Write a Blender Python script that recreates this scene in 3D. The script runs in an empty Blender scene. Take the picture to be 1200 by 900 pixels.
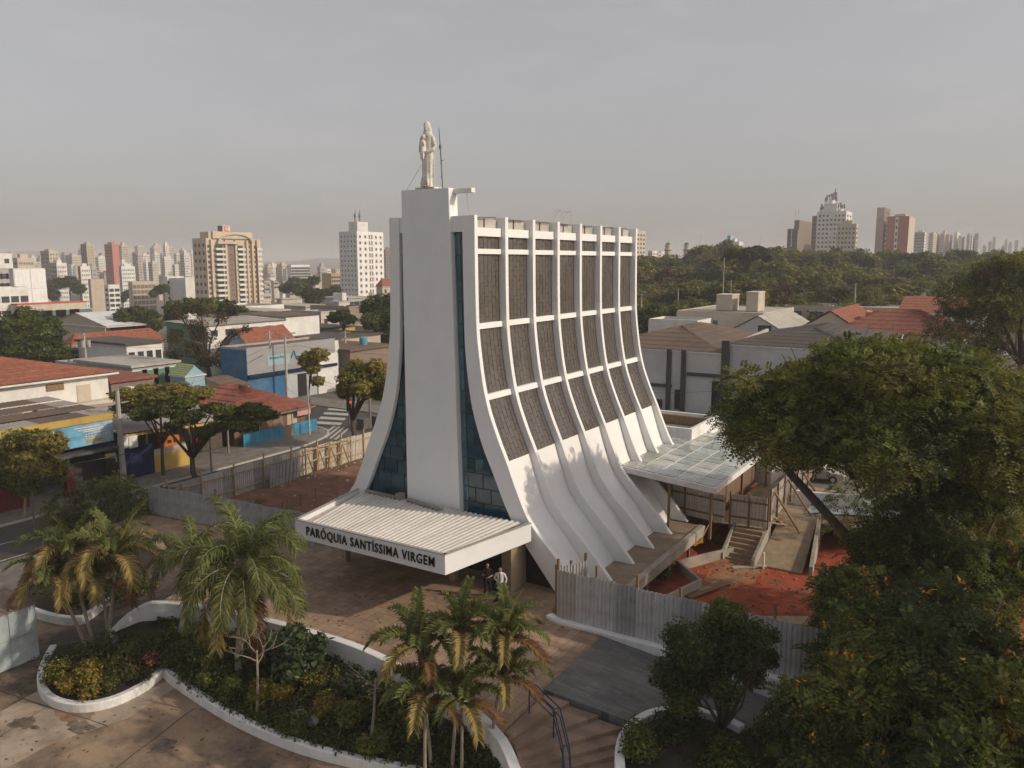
import bpy, bmesh, math, random
import numpy as np
from mathutils import Vector, Matrix, noise as mnoise
random.seed(7)
R = math.radians
scene = bpy.context.scene
COL = scene.collection

# ------------------------------------------------------------------ camera, world, sun
FPX, HOR, HEAD, CAMZ = 943.0, 306.0, R(32.0), 16.3      # lens in photo pixels (1200 wide), horizon row, heading
PITCH = math.atan((450 - HOR) / FPX)
FH = Vector((-math.sin(HEAD), math.cos(HEAD), 0)); RT = Vector((math.cos(HEAD), math.sin(HEAD), 0)); ZZ = Vector((0, 0, 1))
FW = FH * math.cos(PITCH) - ZZ * math.sin(PITCH); UP = FH * math.sin(PITCH) + ZZ * math.cos(PITCH)
CP = Vector((0, 0, CAMZ))
cam = bpy.data.cameras.new('camera'); camo = bpy.data.objects.new('camera', cam); COL.objects.link(camo)
camo.location = CP
camo.rotation_euler = Matrix((RT, UP, -FW)).transposed().to_euler()
cam.sensor_width = 36; cam.lens = 36 * FPX / 1200; cam.clip_end = 20000; cam.clip_start = 0.3
scene.camera = camo

SUN_EL, SUN_AZ = R(28), R(17)                            # azimuth from +X towards +Y
TOSUN = Vector((math.cos(SUN_EL) * math.cos(SUN_AZ), math.cos(SUN_EL) * math.sin(SUN_AZ), math.sin(SUN_EL)))
w = bpy.data.worlds.new('World'); scene.world = w; w.use_nodes = True
nt = w.node_tree; nt.nodes.clear()
sky = nt.nodes.new('ShaderNodeTexSky'); sky.sky_type = 'NISHITA'; sky.sun_disc = False
sky.sun_elevation = SUN_EL; sky.sun_rotation = math.pi / 2 - SUN_AZ
sky.dust_density = 3.6; sky.air_density = 1.0; sky.ozone_density = 1.0
hs = nt.nodes.new('ShaderNodeHueSaturation'); hs.inputs['Saturation'].default_value = 0.48
tint = nt.nodes.new('ShaderNodeMixRGB'); tint.blend_type = 'MULTIPLY'; tint.inputs[0].default_value = 1.0
tint.inputs[2].default_value = (1.0, 0.965, 0.955, 1)
bg = nt.nodes.new('ShaderNodeBackground'); bg.inputs[1].default_value = 0.15
wo = nt.nodes.new('ShaderNodeOutputWorld')
tcw = nt.nodes.new('ShaderNodeTexCoord'); mpw = nt.nodes.new('ShaderNodeMapping'); mpw.inputs['Scale'].default_value = (1.0, 1.0, 4.5)
nzw = nt.nodes.new('ShaderNodeTexNoise'); nzw.inputs['Scale'].default_value = 5.0; nzw.inputs['Detail'].default_value = 7; nzw.inputs['Roughness'].default_value = 0.62
crw = nt.nodes.new('ShaderNodeValToRGB'); crw.color_ramp.elements[0].position = 0.50; crw.color_ramp.elements[1].position = 0.74
crw.color_ramp.elements[1].color = (0.27, 0.26, 0.255, 1); crw.color_ramp.elements[0].color = (0, 0, 0, 1)
cl = nt.nodes.new('ShaderNodeMixRGB'); cl.blend_type = 'MIX'; cl.inputs[2].default_value = (3.35, 3.15, 3.08, 1)
L = nt.links.new
L(sky.outputs[0], hs.inputs['Color']); L(hs.outputs[0], tint.inputs[1])
L(tcw.outputs['Generated'], mpw.inputs[0]); L(mpw.outputs[0], nzw.inputs['Vector']); L(nzw.outputs['Fac'], crw.inputs[0])
veil = nt.nodes.new('ShaderNodeMixRGB'); veil.inputs[0].default_value = 0.58; veil.inputs[2].default_value = (2.42, 2.29, 2.27, 1)   # even dusty veil over the whole sky
L(tint.outputs[0], veil.inputs[1]); L(crw.outputs[0], cl.inputs[0]); L(veil.outputs[0], cl.inputs[1]); L(cl.outputs[0], bg.inputs[0]); L(bg.outputs[0], wo.inputs[0])

sl = bpy.data.lights.new('sun', 'SUN'); sl.energy = 2.5; sl.angle = R(0.9); sl.color = (1.0, 0.85, 0.67)
so = bpy.data.objects.new('sun', sl); COL.objects.link(so); so.rotation_euler = TOSUN.to_track_quat('Z', 'Y').to_euler(); so.location = (60, 20, 60)
scene.view_settings.view_transform = 'Standard'; scene.view_settings.look = 'None'
scene.view_settings.exposure = 0.17; scene.view_settings.gamma = 1.0

# ------------------------------------------------------------------ plan coordinates read off the photograph
def ray(px, py): return FW + RT * ((px - 600) / FPX) - UP * ((py - 450) / FPX)
def atz(px, py, z=0.0): d = ray(px, py); return CP + d * ((z - CAMZ) / d.z)
def atY(px, py, Y): d = ray(px, py); return CP + d * (Y / d.y)
def atX(px, py, X): d = ray(px, py); return CP + d * (X / d.x)
def atD(px, py, D): return CP + ray(px, py) * D
def P2(pts, z): return [tuple(atz(a, b, z)[:2]) for a, b in pts]

# ------------------------------------------------------------------ mesh builder and object helpers
class MB:
    def __init__(s): s.v = []; s.f = []; s.m = []
    def add(s, vs, fs, mi=0):
        o = len(s.v); s.v += [tuple(p) for p in vs]; s.f += [tuple(i + o for i in q) for q in fs]; s.m += [mi] * len(fs); return s
    def quad(s, a, b, c, d, mi=0): return s.add([a, b, c, d], [(0, 1, 2, 3)], mi)
    def poly(s, pts, mi=0): return s.add(pts, [tuple(range(len(pts)))], mi)
    def box(s, x0, x1, y0, y1, z0, z1, mi=0):
        v = [(x0, y0, z0), (x1, y0, z0), (x1, y1, z0), (x0, y1, z0), (x0, y0, z1), (x1, y0, z1), (x1, y1, z1), (x0, y1, z1)]
        return s.add(v, [(0, 3, 2, 1), (4, 5, 6, 7), (0, 1, 5, 4), (1, 2, 6, 5), (2, 3, 7, 6), (3, 0, 4, 7)], mi)
    def bar(s, a, b, w, h, mi=0, up=(0, 0, 1)):
        a = Vector(a); b = Vector(b); d = (b - a); d.normalize(); u = Vector(up)
        x = d.cross(u)
        if x.length < 1e-4: x = d.cross(Vector((1, 0, 0)))
        x.normalize(); y = x.cross(d); x *= w / 2; y *= h / 2
        v = [a - x - y, a + x - y, a + x + y, a - x + y, b - x - y, b + x - y, b + x + y, b - x + y]
        return s.add(v, [(0, 1, 2, 3), (7, 6, 5, 4), (0, 4, 5, 1), (1, 5, 6, 2), (2, 6, 7, 3), (3, 7, 4, 0)], mi)
    def prism(s, pts, z0, z1, mi=0):                      # counter-clockwise plan polygon
        n = len(pts); v = [(p[0], p[1], z0) for p in pts] + [(p[0], p[1], z1) for p in pts]
        f = [tuple(range(n - 1, -1, -1)), tuple(range(n, 2 * n))] + [(i, (i + 1) % n, n + (i + 1) % n, n + i) for i in range(n)]
        return s.add(v, f, mi)
    def tube(s, pts, rad, n=6, mi=0, cap=True):
        pts = [Vector(p) for p in pts]; k = len(pts)
        if not hasattr(rad, '__len__'): rad = [rad] * k
        rings = []; pu = None
        for i, p in enumerate(pts):
            d = (pts[min(i + 1, k - 1)] - pts[max(i - 1, 0)]); d.normalize()
            u = pu if pu is not None else (Vector((1, 0, 0)) if abs(d.z) > .8 else Vector((0, 0, 1)))
            x = d.cross(u)
            if x.length < 1e-4: x = d.cross(Vector((0, 1, 0)))
            x.normalize(); y = x.cross(d); y.normalize(); pu = y
            rings.append([p + (x * math.cos(2 * math.pi * j / n) + y * math.sin(2 * math.pi * j / n)) * rad[i] for j in range(n)])
        v = [q for r in rings for q in r]
        f = [(i * n + j, i * n + (j + 1) % n, (i + 1) * n + (j + 1) % n, (i + 1) * n + j) for i in range(k - 1) for j in range(n)]
        if cap: f += [tuple(range(n - 1, -1, -1)), tuple((k - 1) * n + j for j in range(n))]
        return s.add(v, f, mi)
    def rings(s, rings, mi=0, cap=True):
        n = len(rings[0]); k = len(rings); v = [q for r in rings for q in r]
        f = [(i * n + j, i * n + (j + 1) % n, (i + 1) * n + (j + 1) % n, (i + 1) * n + j) for i in range(k - 1) for j in range(n)]
        if cap: f += [tuple(range(n - 1, -1, -1)), tuple((k - 1) * n + j for j in range(n))]
        return s.add(v, f, mi)
    def ell(s, c, rx, ry, rz, n=10, k=7, mi=0):
        rr = []
        for i in range(k):
            t = math.pi * (i + .02) / (k - 1 + .04)
            rr.append([(c[0] + rx * math.sin(t) * math.cos(2 * math.pi * j / n), c[1] + ry * math.sin(t) * math.sin(2 * math.pi * j / n), c[2] - rz * math.cos(t)) for j in range(n)])
        return s.rings(rr, mi)
    def grid(s, P, mi=0):                                 # P[i][j] points
        a = len(P); b = len(P[0]); v = [q for r in P for q in r]
        return s.add(v, [(i * b + j, i * b + j + 1, (i + 1) * b + j + 1, (i + 1) * b + j) for i in range(a - 1) for j in range(b - 1)], mi)
    def wall(s, pts, th, z0, z1, mi=0, closed=False):     # ribbon wall along plan points; z0/z1 numbers or lists
        n = len(pts); pts = [Vector((p[0], p[1], 0)) for p in pts]
        a = []; b = []
        for i, p in enumerate(pts):
            q0 = pts[(i - 1) % n] if closed else pts[max(i - 1, 0)]; q1 = pts[(i + 1) % n] if closed else pts[min(i + 1, n - 1)]
            d = q1 - q0; d.normalize(); nn = Vector((-d.y, d.x, 0)) * th / 2; a.append(p + nn); b.append(p - nn)
        Z0 = z0 if hasattr(z0, '__len__') else [z0] * n; Z1 = z1 if hasattr(z1, '__len__') else [z1] * n
        v = []
        for i in range(n): v += [(a[i].x, a[i].y, Z0[i]), (b[i].x, b[i].y, Z0[i]), (b[i].x, b[i].y, Z1[i]), (a[i].x, a[i].y, Z1[i])]
        f = []
        for i in range(n if closed else n - 1):
            o = 4 * i; p = 4 * ((i + 1) % n)
            f += [(o + 1, p + 1, p + 2, o + 2), (o + 2, p + 2, p + 3, o + 3), (o + 3, p + 3, p, o), (o, p, p + 1, o + 1)]
        if not closed: f += [(0, 1, 2, 3), (4 * n - 1, 4 * n - 2, 4 * n - 3, 4 * n - 4)]
        return s.add(v, f, mi)
ORG = {}
def new_mesh(name, mb, mats, off=(0, 0, 0), smooth=False):
    me = bpy.data.meshes.new(name)
    off = Vector(off)
    V = [(p[0] - off.x, p[1] - off.y, p[2] - off.z) for p in mb.v]
    me.from_pydata(V, [], mb.f); 
    for m in (mats if isinstance(mats, (list, tuple)) else [mats]): me.materials.append(m)
    if any(mb.m): me.polygons.foreach_set('material_index', mb.m)
    if smooth: me.polygons.foreach_set('use_smooth', [True] * len(me.polygons))
    me.update(); return me
def part(name, mb, mats, parent=None, smooth=False, label=None, kind=None, bevel=0):
    off = ORG[parent.name] if parent else Vector((0, 0, 0))
    o = bpy.data.objects.new(name, new_mesh(name, mb, mats, off, smooth)); COL.objects.link(o)
    if parent: o.parent = parent
    ORG[o.name] = off
    if label: o['label'] = label
    if kind: o['kind'] = kind
    if bevel:
        b = o.modifiers.new('bevel', 'BEVEL'); b.width = bevel; b.segments = 1; b.limit_method = 'ANGLE'
    return o
def inst(name, mesh, parent, loc=(0, 0, 0), rot=(0, 0, 0), scale=(1, 1, 1)):   # shared-mesh part, loc in world
    o = bpy.data.objects.new(name, mesh); COL.objects.link(o); o.parent = parent
    o.location = Vector(loc) - ORG[parent.name]; o.rotation_euler = rot; o.scale = scale; ORG[o.name] = Vector(loc); return o
def tag(o, label, cat, group=None):
    o['label'] = label; o['category'] = cat
    if group: o['group'] = group
    return o
def thing(name, label, cat, loc=(0, 0, 0), group=None):
    o = bpy.data.objects.new(name, None); COL.objects.link(o); o.location = loc; o.empty_display_size = .2
    ORG[o.name] = Vector(loc); return tag(o, label, cat, group)
def struct(name, mb, mats, smooth=False):
    o = part(name, mb, mats, None, smooth); o['kind'] = 'structure'; return o
def stuff(name, mb, mats, label, smooth=False):
    o = part(name, mb, mats, None, smooth); o['kind'] = 'stuff'; o['label'] = label; return o
def copy_tree(o, loc, rotz=0, scale=1, label=None, group=None, parent=None):
    c = o.copy(); COL.objects.link(c)
    if parent is None:
        c.location = loc; c.rotation_euler = (0, 0, rotz); c.scale = scale if hasattr(scale, '__len__') else (scale,) * 3
        ORG[c.name] = Vector(loc)
        if label: c['label'] = label
        if group: c['group'] = group
    else: c.parent = parent
    for ch in list(o.children): copy_tree(ch, None, parent=c)
    return c
PLACED = []                                               # (object, column in the photo, what it is, landmarks, tail): labelled at the end by neighbours
ORDN = 'first second third fourth fifth sixth seventh eighth ninth tenth eleventh twelfth thirteenth fourteenth fifteenth sixteenth seventeenth eighteenth nineteenth twentieth'.split()
LM_L = [(-99, 'the left edge'), (60, 'the panelled white wall'), (130, 'the brick red tower'), (190, 'the white office grid'), (306, 'the beige tower'), (362, 'the balconied white block')]
LM_R = [(-99, 'the church roof line'), (790, 'the minaret'), (849, 'the tall thin mast'), (937, 'the dark brown tower'), (1050, 'the terracotta tower'), (1117, 'the tall grey pole'), (1156, 'the cream cluster')]
def name_by_neighbours():
    from collections import defaultdict
    G_ = defaultdict(list)
    for o, px, what, lms, tail in PLACED:
        lm = [t for x, t in lms if px >= x][-1]; G_[(what, lm, tail)].append((px, o))
    for (what, lm, tail), L_ in G_.items():
        L_.sort(key=lambda q: q[0])
        for i, (px, o) in enumerate(L_): o['label'] = f"{ORDN[min(i, 19)]} {what} right of {lm} {tail}".strip()
def spline(pts, per=6):                                   # Catmull-Rom through plan points
    P = [Vector((*p, 0)) if len(p) == 2 else Vector(p) for p in pts]; out = []
    for i in range(len(P) - 1):
        p0 = P[max(i - 1, 0)]; p1 = P[i]; p2 = P[i + 1]; p3 = P[min(i + 2, len(P) - 1)]
        for k in range(per):
            t = k / per
            out.append(0.5 * (2 * p1 + (p2 - p0) * t + (2 * p0 - 5 * p1 + 4 * p2 - p3) * t * t + (3 * p1 - p0 - 3 * p2 + p3) * t ** 3))
    out.append(P[-1]); return out

# ------------------------------------------------------------------ materials
MATS = {}
def mat(name, col, rough=.8, spread=.15, scale=1.5, bump=0, bscale=20, dirt=None, metallic=0, spec=.3, detail=5, stretch=None, streak=None, rpi=0, trans=0, dirtpos=(.5, .72)):
    if name in MATS: return MATS[name]
    m = bpy.data.materials.new(name); m.use_nodes = True; n = m.node_tree.nodes; l = m.node_tree.links.new
    b = n['Principled BSDF']; b.inputs['Roughness'].default_value = rough; b.inputs['Metallic'].default_value = metallic
    b.inputs['Specular IOR Level'].default_value = spec
    tc = n.new('ShaderNodeTexCoord'); src = tc.outputs['Object']
    if stretch:
        mp = n.new('ShaderNodeMapping'); mp.inputs['Scale'].default_value = stretch; l(src, mp.inputs[0]); src = mp.outputs[0]
    nz = n.new('ShaderNodeTexNoise'); nz.inputs['Scale'].default_value = scale; nz.inputs['Detail'].default_value = detail; nz.inputs['Roughness'].default_value = .62; l(src, nz.inputs['Vector'])
    cr = n.new('ShaderNodeValToRGB'); cr.color_ramp.elements[0].position = .3; cr.color_ramp.elements[1].position = .7
    cr.color_ramp.elements[0].color = (*[c * (1 - spread) for c in col], 1); cr.color_ramp.elements[1].color = (*[min(1, c * (1 + spread)) for c in col], 1)
    l(nz.outputs['Fac'], cr.inputs[0]); out = cr.outputs[0]
    if dirt:
        n2 = n.new('ShaderNodeTexNoise'); n2.inputs['Scale'].default_value = scale * .37; n2.inputs['Detail'].default_value = 8; n2.inputs['Roughness'].default_value = .7; l(src, n2.inputs['Vector'])
        r2 = n.new('ShaderNodeValToRGB'); r2.color_ramp.elements[0].position = dirtpos[0]; r2.color_ramp.elements[1].position = dirtpos[1]
        l(n2.outputs['Fac'], r2.inputs[0]); mx = n.new('ShaderNodeMixRGB'); mx.inputs[2].default_value = (*dirt, 1); l(r2.outputs[0], mx.inputs[0]); l(out, mx.inputs[1]); out = mx.outputs[0]
    if streak:
        ms_ = n.new('ShaderNodeMapping'); ms_.inputs['Scale'].default_value = (2.2, 2.2, .10); l(tc.outputs['Object'], ms_.inputs[0]); n3 = n.new('ShaderNodeTexNoise'); n3.inputs['Scale'].default_value = 1.4; n3.inputs['Detail'].default_value = 6; n3.inputs['Roughness'].default_value = .7; l(ms_.outputs[0], n3.inputs['Vector'])
        r3 = n.new('ShaderNodeValToRGB'); r3.color_ramp.elements[0].position = .48; r3.color_ramp.elements[1].position = .78; r3.color_ramp.elements[1].color = (streak, streak, streak, 1); l(n3.outputs['Fac'], r3.inputs[0])
        m3 = n.new('ShaderNodeMixRGB'); m3.inputs[2].default_value = (col[0] * .45, col[1] * .43, col[2] * .39, 1); l(r3.outputs[0], m3.inputs[0]); l(out, m3.inputs[1]); out = m3.outputs[0]
    if rpi:
        g = n.new('ShaderNodeNewGeometry'); hsn = n.new('ShaderNodeHueSaturation'); mr = n.new('ShaderNodeMapRange')
        mr.inputs['To Min'].default_value = 1 - rpi; mr.inputs['To Max'].default_value = 1 + rpi; l(g.outputs['Random Per Island'], mr.inputs[0]); l(mr.outputs[0], hsn.inputs['Value'])
        mr2 = n.new('ShaderNodeMapRange'); mr2.inputs['To Min'].default_value = .475; mr2.inputs['To Max'].default_value = .515
        ml = n.new('ShaderNodeMath'); ml.operation = 'MULTIPLY'; ml.inputs[1].default_value = 7.31; fr = n.new('ShaderNodeMath'); fr.operation = 'FRACT'
        l(g.outputs['Random Per Island'], ml.inputs[0]); l(ml.outputs[0], fr.inputs[0]); l(fr.outputs[0], mr2.inputs[0]); l(mr2.outputs[0], hsn.inputs['Hue'])
        l(out, hsn.inputs['Color']); out = hsn.outputs[0]
    l(out, b.inputs['Base Color'])
    if bump:
        nb = n.new('ShaderNodeTexNoise'); nb.inputs['Scale'].default_value = bscale; nb.inputs['Detail'].default_value = 4; l(src, nb.inputs['Vector'])
        bm = n.new('ShaderNodeBump'); bm.inputs['Strength'].default_value = bump; bm.inputs['Distance'].default_value = .05; l(nb.outputs['Fac'], bm.inputs['Height']); l(bm.outputs[0], b.inputs['Normal'])
    if trans:
        tr = n.new('ShaderNodeBsdfTranslucent'); l(out, tr.inputs[0]); ms = n.new('ShaderNodeMixShader'); ms.inputs[0].default_value = trans
        l(b.outputs[0], ms.inputs[1]); l(tr.outputs[0], ms.inputs[2]); l(ms.outputs[0], n['Material Output'].inputs[0])
    MATS[name] = m; return m
def tilemat(name, col, mortar, bw, bh, rough=.75, spread=.12, msize=.02, offset=.5, rot=0, dirt=None):
    if name in MATS: return MATS[name]
    m = mat(name, col, rough, spread, .8, dirt=dirt); n = m.node_tree.nodes; l = m.node_tree.links.new; b = n['Principled BSDF']
    src = b.inputs['Base Color'].links[0].from_socket
    tc = n.new('ShaderNodeTexCoord'); mp = n.new('ShaderNodeMapping'); mp.inputs['Rotation'].default_value = (0, 0, rot); l(tc.outputs['Object'], mp.inputs[0])
    bt = n.new('ShaderNodeTexBrick'); bt.inputs['Scale'].default_value = 1; bt.inputs['Brick Width'].default_value = bw; bt.inputs['Row Height'].default_value = bh
    bt.inputs['Mortar Size'].default_value = msize; bt.offset = offset; bt.inputs['Color1'].default_value = (1, 1, 1, 1); bt.inputs['Color2'].default_value = (.72, .72, .72, 1); bt.inputs['Mortar'].default_value = (*mortar, 1)
    l(mp.outputs[0], bt.inputs['Vector']); mx = n.new('ShaderNodeMixRGB'); mx.blend_type = 'MULTIPLY'; mx.inputs[0].default_value = 1
    l(src, mx.inputs[1]); l(bt.outputs['Color'], mx.inputs[2]); l(mx.outputs[0], b.inputs['Base Color'])
    bm = n.new('ShaderNodeBump'); bm.inputs['Strength'].default_value = .25; bm.inputs['Distance'].default_value = .02; l(bt.outputs['Fac'], bm.inputs['Height']); bm.invert = True; l(bm.outputs[0], b.inputs['Normal'])
    return m
WHITE = mat('white_paint', (.77, .77, .765), .6, .035, .7, streak=.07, bump=.04, bscale=30, dirt=(.66, .65, .62), dirtpos=(.56, .85))
WHITE2 = mat('weathered_white_paint', (.74, .74, .73), .7, .08, .9, streak=.3, bump=.06, bscale=25, dirt=(.42, .40, .36), dirtpos=(.52, .8))
CONC = mat('raw_concrete', (.36, .33, .28), .9, .18, 1.2, bump=.2, bscale=14, dirt=(.22, .19, .15))
CONCP = mat('pale_concrete', (.42, .40, .36), .9, .15, 1.0, bump=.15, bscale=14, dirt=(.28, .25, .21))
CONCD = mat('dark_concrete', (.20, .185, .165), .9, .2, 1.0, bump=.2, bscale=14, dirt=(.12, .11, .10))
DARK = mat('dark_interior', (.018, .017, .016), .7, .2)
BLACK = mat('black_paint', (.012, .012, .013), .45, .1)
STEEL = mat('galvanised_steel', (.52, .52, .52), .5, .14, 2.2, metallic=.2, dirt=(.30, .29, .28))
STEELD = mat('dull_steel_sheet', (.37, .375, .38), .55, .16, 2.0, metallic=.2, dirt=(.2, .19, .18))
STEELW = mat('pale_steel_sheet', (.60, .57, .51), .55, .12, 2.0, metallic=.25, dirt=(.40, .37, .33))
WOOD = mat('weathered_timber', (.23, .15, .085), .85, .25, 2.5, stretch=(3, 3, .6))
WOODP = mat('new_pine_timber', (.42, .29, .16), .8, .2, 2.5, stretch=(3, 3, .6))
PLAZA = tilemat('plaza_paving', (.37, .255, .175), (.55, .53, .50), .45, .45, .75, .2, .014, 0, dirt=(.24, .165, .12))
SLATE = tilemat('slate_ramp_paving', (.17, .17, .165), (.5, .5, .5), .9, .16, .6, .25, .012, .5, dirt=(.17, .155, .14))
PATHB = tilemat('dark_path_paving', (.12, .09, .075), (.55, .55, .55), .30, .30, .8, .2, .02, .5)
PAVER = tilemat('sidewalk_pavers', (.23, .21, .185), (.7, .7, .7), .5, .5, .85, .15, .02, 0, dirt=(.15, .13, .11))
ASPH = mat('asphalt', (.062, .059, .057), .85, .2, .5, bump=.2, bscale=60, dirt=(.10, .09, .082), dirtpos=(.45, .75))
DRIVE = mat('worn_driveway_concrete', (.30, .215, .145), .9, .22, .5, bump=.3, bscale=22, dirt=(.085, .068, .054), dirtpos=(.44, .60), detail=12)
REDSOIL = mat('red_earth', (.33, .070, .032), .95, .35, 1.1, bump=.9, bscale=6, dirt=(.22, .085, .045), detail=12, dirtpos=(.52, .66))
BRNSOIL = mat('brown_red_earth', (.17, .085, .052), .95, .35, .9, bump=.5, bscale=7, dirt=(.30, .19, .12), detail=9, dirtpos=(.52, .72))
SOIL = mat('dark_planter_soil', (.045, .034, .024), .95, .3, 3, bump=.5, bscale=10)
LANE = mat('road_marking', (.44, .43, .40), .7, .15, 4, dirt=(.25, .24, .22))
BLUEST = mat('blue_painted_steel', (.022, .045, .10), .4, .15)
def leafmat(name, col, trans=.38, rpi=.45, rough=.6): return mat(name, col, rough, .3, .35, rpi=rpi, trans=trans, spec=.2)
LEAF_MID = leafmat('leaves_mid_green', (.125, .150, .032))
LEAF_DARK = leafmat('leaves_dark_green', (.055, .076, .022))
LEAF_OLV = leafmat('leaves_olive', (.175, .175, .040))
LEAF_YEL = leafmat('leaves_yellow_green', (.27, .235, .055))
LEAF_BRN = leafmat('leaves_brownish', (.11, .080, .042))
LEAF_PALM = leafmat('palm_leaflets_green', (.125, .15, .042), .3)
LEAF_PALMY = leafmat('palm_leaflets_yellow', (.30, .24, .08), .3)
LEAF_DRY = leafmat('palm_leaflets_dry', (.19, .105, .045), .2)
FLOWER = mat('orange_yellow_blossom', (.55, .30, .03), .6, .3, 3, rpi=.3)
PINK = mat('pink_blossom', (.42, .07, .09), .6, .3, 3, rpi=.3)
BARK = mat('brown_bark', (.085, .062, .045), .95, .35, 5, bump=.6, bscale=18, stretch=(1, 1, .35))
BARKP = mat('pale_grey_bark', (.27, .23, .18), .9, .25, 5, bump=.4, bscale=18, stretch=(1, 1, .35))

# ================================================================== the church
CX, FY, BAY = -25.62, 33.19, 2.83
_oz = [0, 1.73, 2.64, 3.55, 4.9, 6.28, 7.6, 9.2, 11, 13.3, 16.8, 18.55]
_oh = [9.10, 7.56, 6.60, 5.80, 5.13, 4.55, 3.95, 3.36, 3.00, 2.76, 2.70, 2.69]
_iz = [0, 1.7, 3.1, 5.6, 7.3, 9.6, 12.6, 18.55]
_ih = [7.45, 6.05, 4.95, 3.72, 2.95, 2.32, 2.02, 1.94]
def pchip(xs, ys):                                        # smooth monotone interpolation
    xs = np.array(xs, float); ys = np.array(ys, float); h = np.diff(xs); dl = np.diff(ys) / h; d = np.zeros(len(xs)); d[0] = dl[0]; d[-1] = dl[-1]
    for i in range(1, len(xs) - 1):
        if dl[i - 1] * dl[i] > 0: w1 = 2 * h[i] + h[i - 1]; w2 = h[i] + 2 * h[i - 1]; d[i] = (w1 + w2) / (w1 / dl[i - 1] + w2 / dl[i])
    def f(x):
        x = min(max(x, xs[0]), xs[-1]); i = min(int(np.searchsorted(xs, x, 'right')) - 1, len(h) - 1); t = (x - xs[i]) / h[i]
        return float((1 + 2 * t) * (1 - t) ** 2 * ys[i] + t * (1 - t) ** 2 * h[i] * d[i] + t * t * (3 - 2 * t) * ys[i + 1] + t * t * (t - 1) * h[i] * d[i + 1])
    return f
HO = pchip(_oz, _oh); HI = pchip(_iz, _ih)
def HS(z): return HO(z) - (.40 + .72 * max(0, 1 - z / 6.2) ** 1.2)
church = thing('church', 'white church of sweeping concrete fins with a tall slab tower and dark glazed bays', 'church', (CX, FY, 0))
ZS = [18.55 - 18.55 * (i / 40) for i in range(41)]
def fin_mb(y, sgn, th=.28, zb=0.0):
    zs = [zb + (18.55 - zb) * i / 36 for i in range(37)]
    b = MB(); n = len(zs)
    for yy in (y - th / 2, y + th / 2):
        b.v += [(CX + sgn * (HO(z) + (.09 if sgn < 0 else 0)), yy, z) for z in zs] + [(CX + sgn * (HI(z) + (.18 if sgn < 0 else 0)), yy, z) for z in zs]
    k = 2 * n
    for i in range(n - 1):
        b.f += [(i, i + 1, n + i + 1, n + i), (k + i, k + n + i, k + n + i + 1, k + i + 1), (i, k + i, k + i + 1, i + 1), (n + i, n + i + 1, k + n + i + 1, k + n + i)]
    b.f += [(n - 1, k + n - 1, k + 2 * n - 1, 2 * n - 1), (0, n, k + n, k)]; b.m = [0] * len(b.f); return b
for k in range(8):
    y = FY + .16 + k * BAY
    for sg in (1, -1): part('fin', fin_mb(y, sg), WHITE, church, bevel=.015)
PANELG = mat('brown_block_glass', (.100, .087, .074), .2, .06, 1.0, spec=.6, rpi=.07)
JOINT = mat('panel_joints', (.075, .064, .054), .8, .2)
BEAMS = [(17.55, 17.98), (16.66, 16.92), (12.87, 13.16), (9.26, 9.55)]
ROWS = [(16.92, 17.55), (13.16, 16.66), (9.55, 12.87), (6.15, 9.26)]
random.seed(3)
for sg in (1, -1):
    for k in range(7):
        y0 = FY + .32 + k * BAY; y1 = FY + (k + 1) * BAY
        for z0, z1 in BEAMS:                               # white beams between the fins
            b = MB(); zs = [z0, z1]
            o = [(CX + sg * (HS(z) + .16), z) for z in zs]; i_ = [(CX + sg * (HS(z) - .2), z) for z in zs]
            b.add([(o[0][0], y0, o[0][1]), (o[0][0], y1, o[0][1]), (o[1][0], y1, o[1][1]), (o[1][0], y0, o[1][1]),
                   (i_[0][0], y0, i_[0][1]), (i_[0][0], y1, i_[0][1]), (i_[1][0], y1, i_[1][1]), (i_[1][0], y0, i_[1][1])],
                  [(0, 1, 2, 3), (3, 2, 6, 7), (4, 7, 6, 5), (0, 4, 5, 1)])
            part('beam', b, WHITE, church)
        b = MB(); zs = [6.15 * i / 16 for i in range(17)]   # curved white apron below the glazing
        P = [[(CX + sg * HS(z), y0, z), (CX + sg * HS(z), y1, z)] for z in zs] 
        b.grid(P); 
        b.add([(CX + sg * HS(6.15), y0, 6.15), (CX + sg * HS(6.15), y1, 6.15), (CX + sg * (HS(6.15) - .25), y1, 6.15), (CX + sg * (HS(6.15) - .25), y0, 6.15)], [(0, 1, 2, 3)])
        part('apron', b, WHITE, church, smooth=False)
        for z0, z1 in ROWS:                                 # glazing: staggered blocks set proud of their joints
            j = MB(); zz = [z0 + (z1 - z0) * i / 6 for i in range(7)]
            j.grid([[(CX + sg * (HS(z) - .06), y0, z), (CX + sg * (HS(z) - .06), y1, z)] for z in zz])
            b = MB(); nc = 7; cw = (y1 - y0) / nc; bh = .52
            for c in range(nc):
                za = z0 - (bh / 2 if c % 2 else 0) + random.uniform(-.05, .05)
                while za < z1:
                    a0 = max(za, z0) + .01; a1 = min(za + bh, z1) - .01; za += bh
                    if a1 - a0 < .06: continue
                    t1, t2 = random.gauss(0, .005), random.gauss(0, .005); g = .012
                    def q(yy, z, t): return (CX + sg * (HS(z) + t), yy, z)
                    ya, yb = y0 + c * cw + g, y0 + (c + 1) * cw - g
                    t3 = t1 + t2
                    o_ = [q(ya, a0, 0), q(yb, a0, t1), q(yb, a1, t3), q(ya, a1, t2)]
                    bk = [(p[0] - sg * .07, p[1], p[2]) for p in o_]
                    b.add(o_ + bk, [(0, 1, 2, 3), (0, 4, 5, 1), (1, 5, 6, 2), (2, 6, 7, 3), (3, 7, 4, 0)])
            pj = part('glass_panel', j, JOINT, church); part('glass_block', b, PANELG, pj, kind='stuff')
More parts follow.
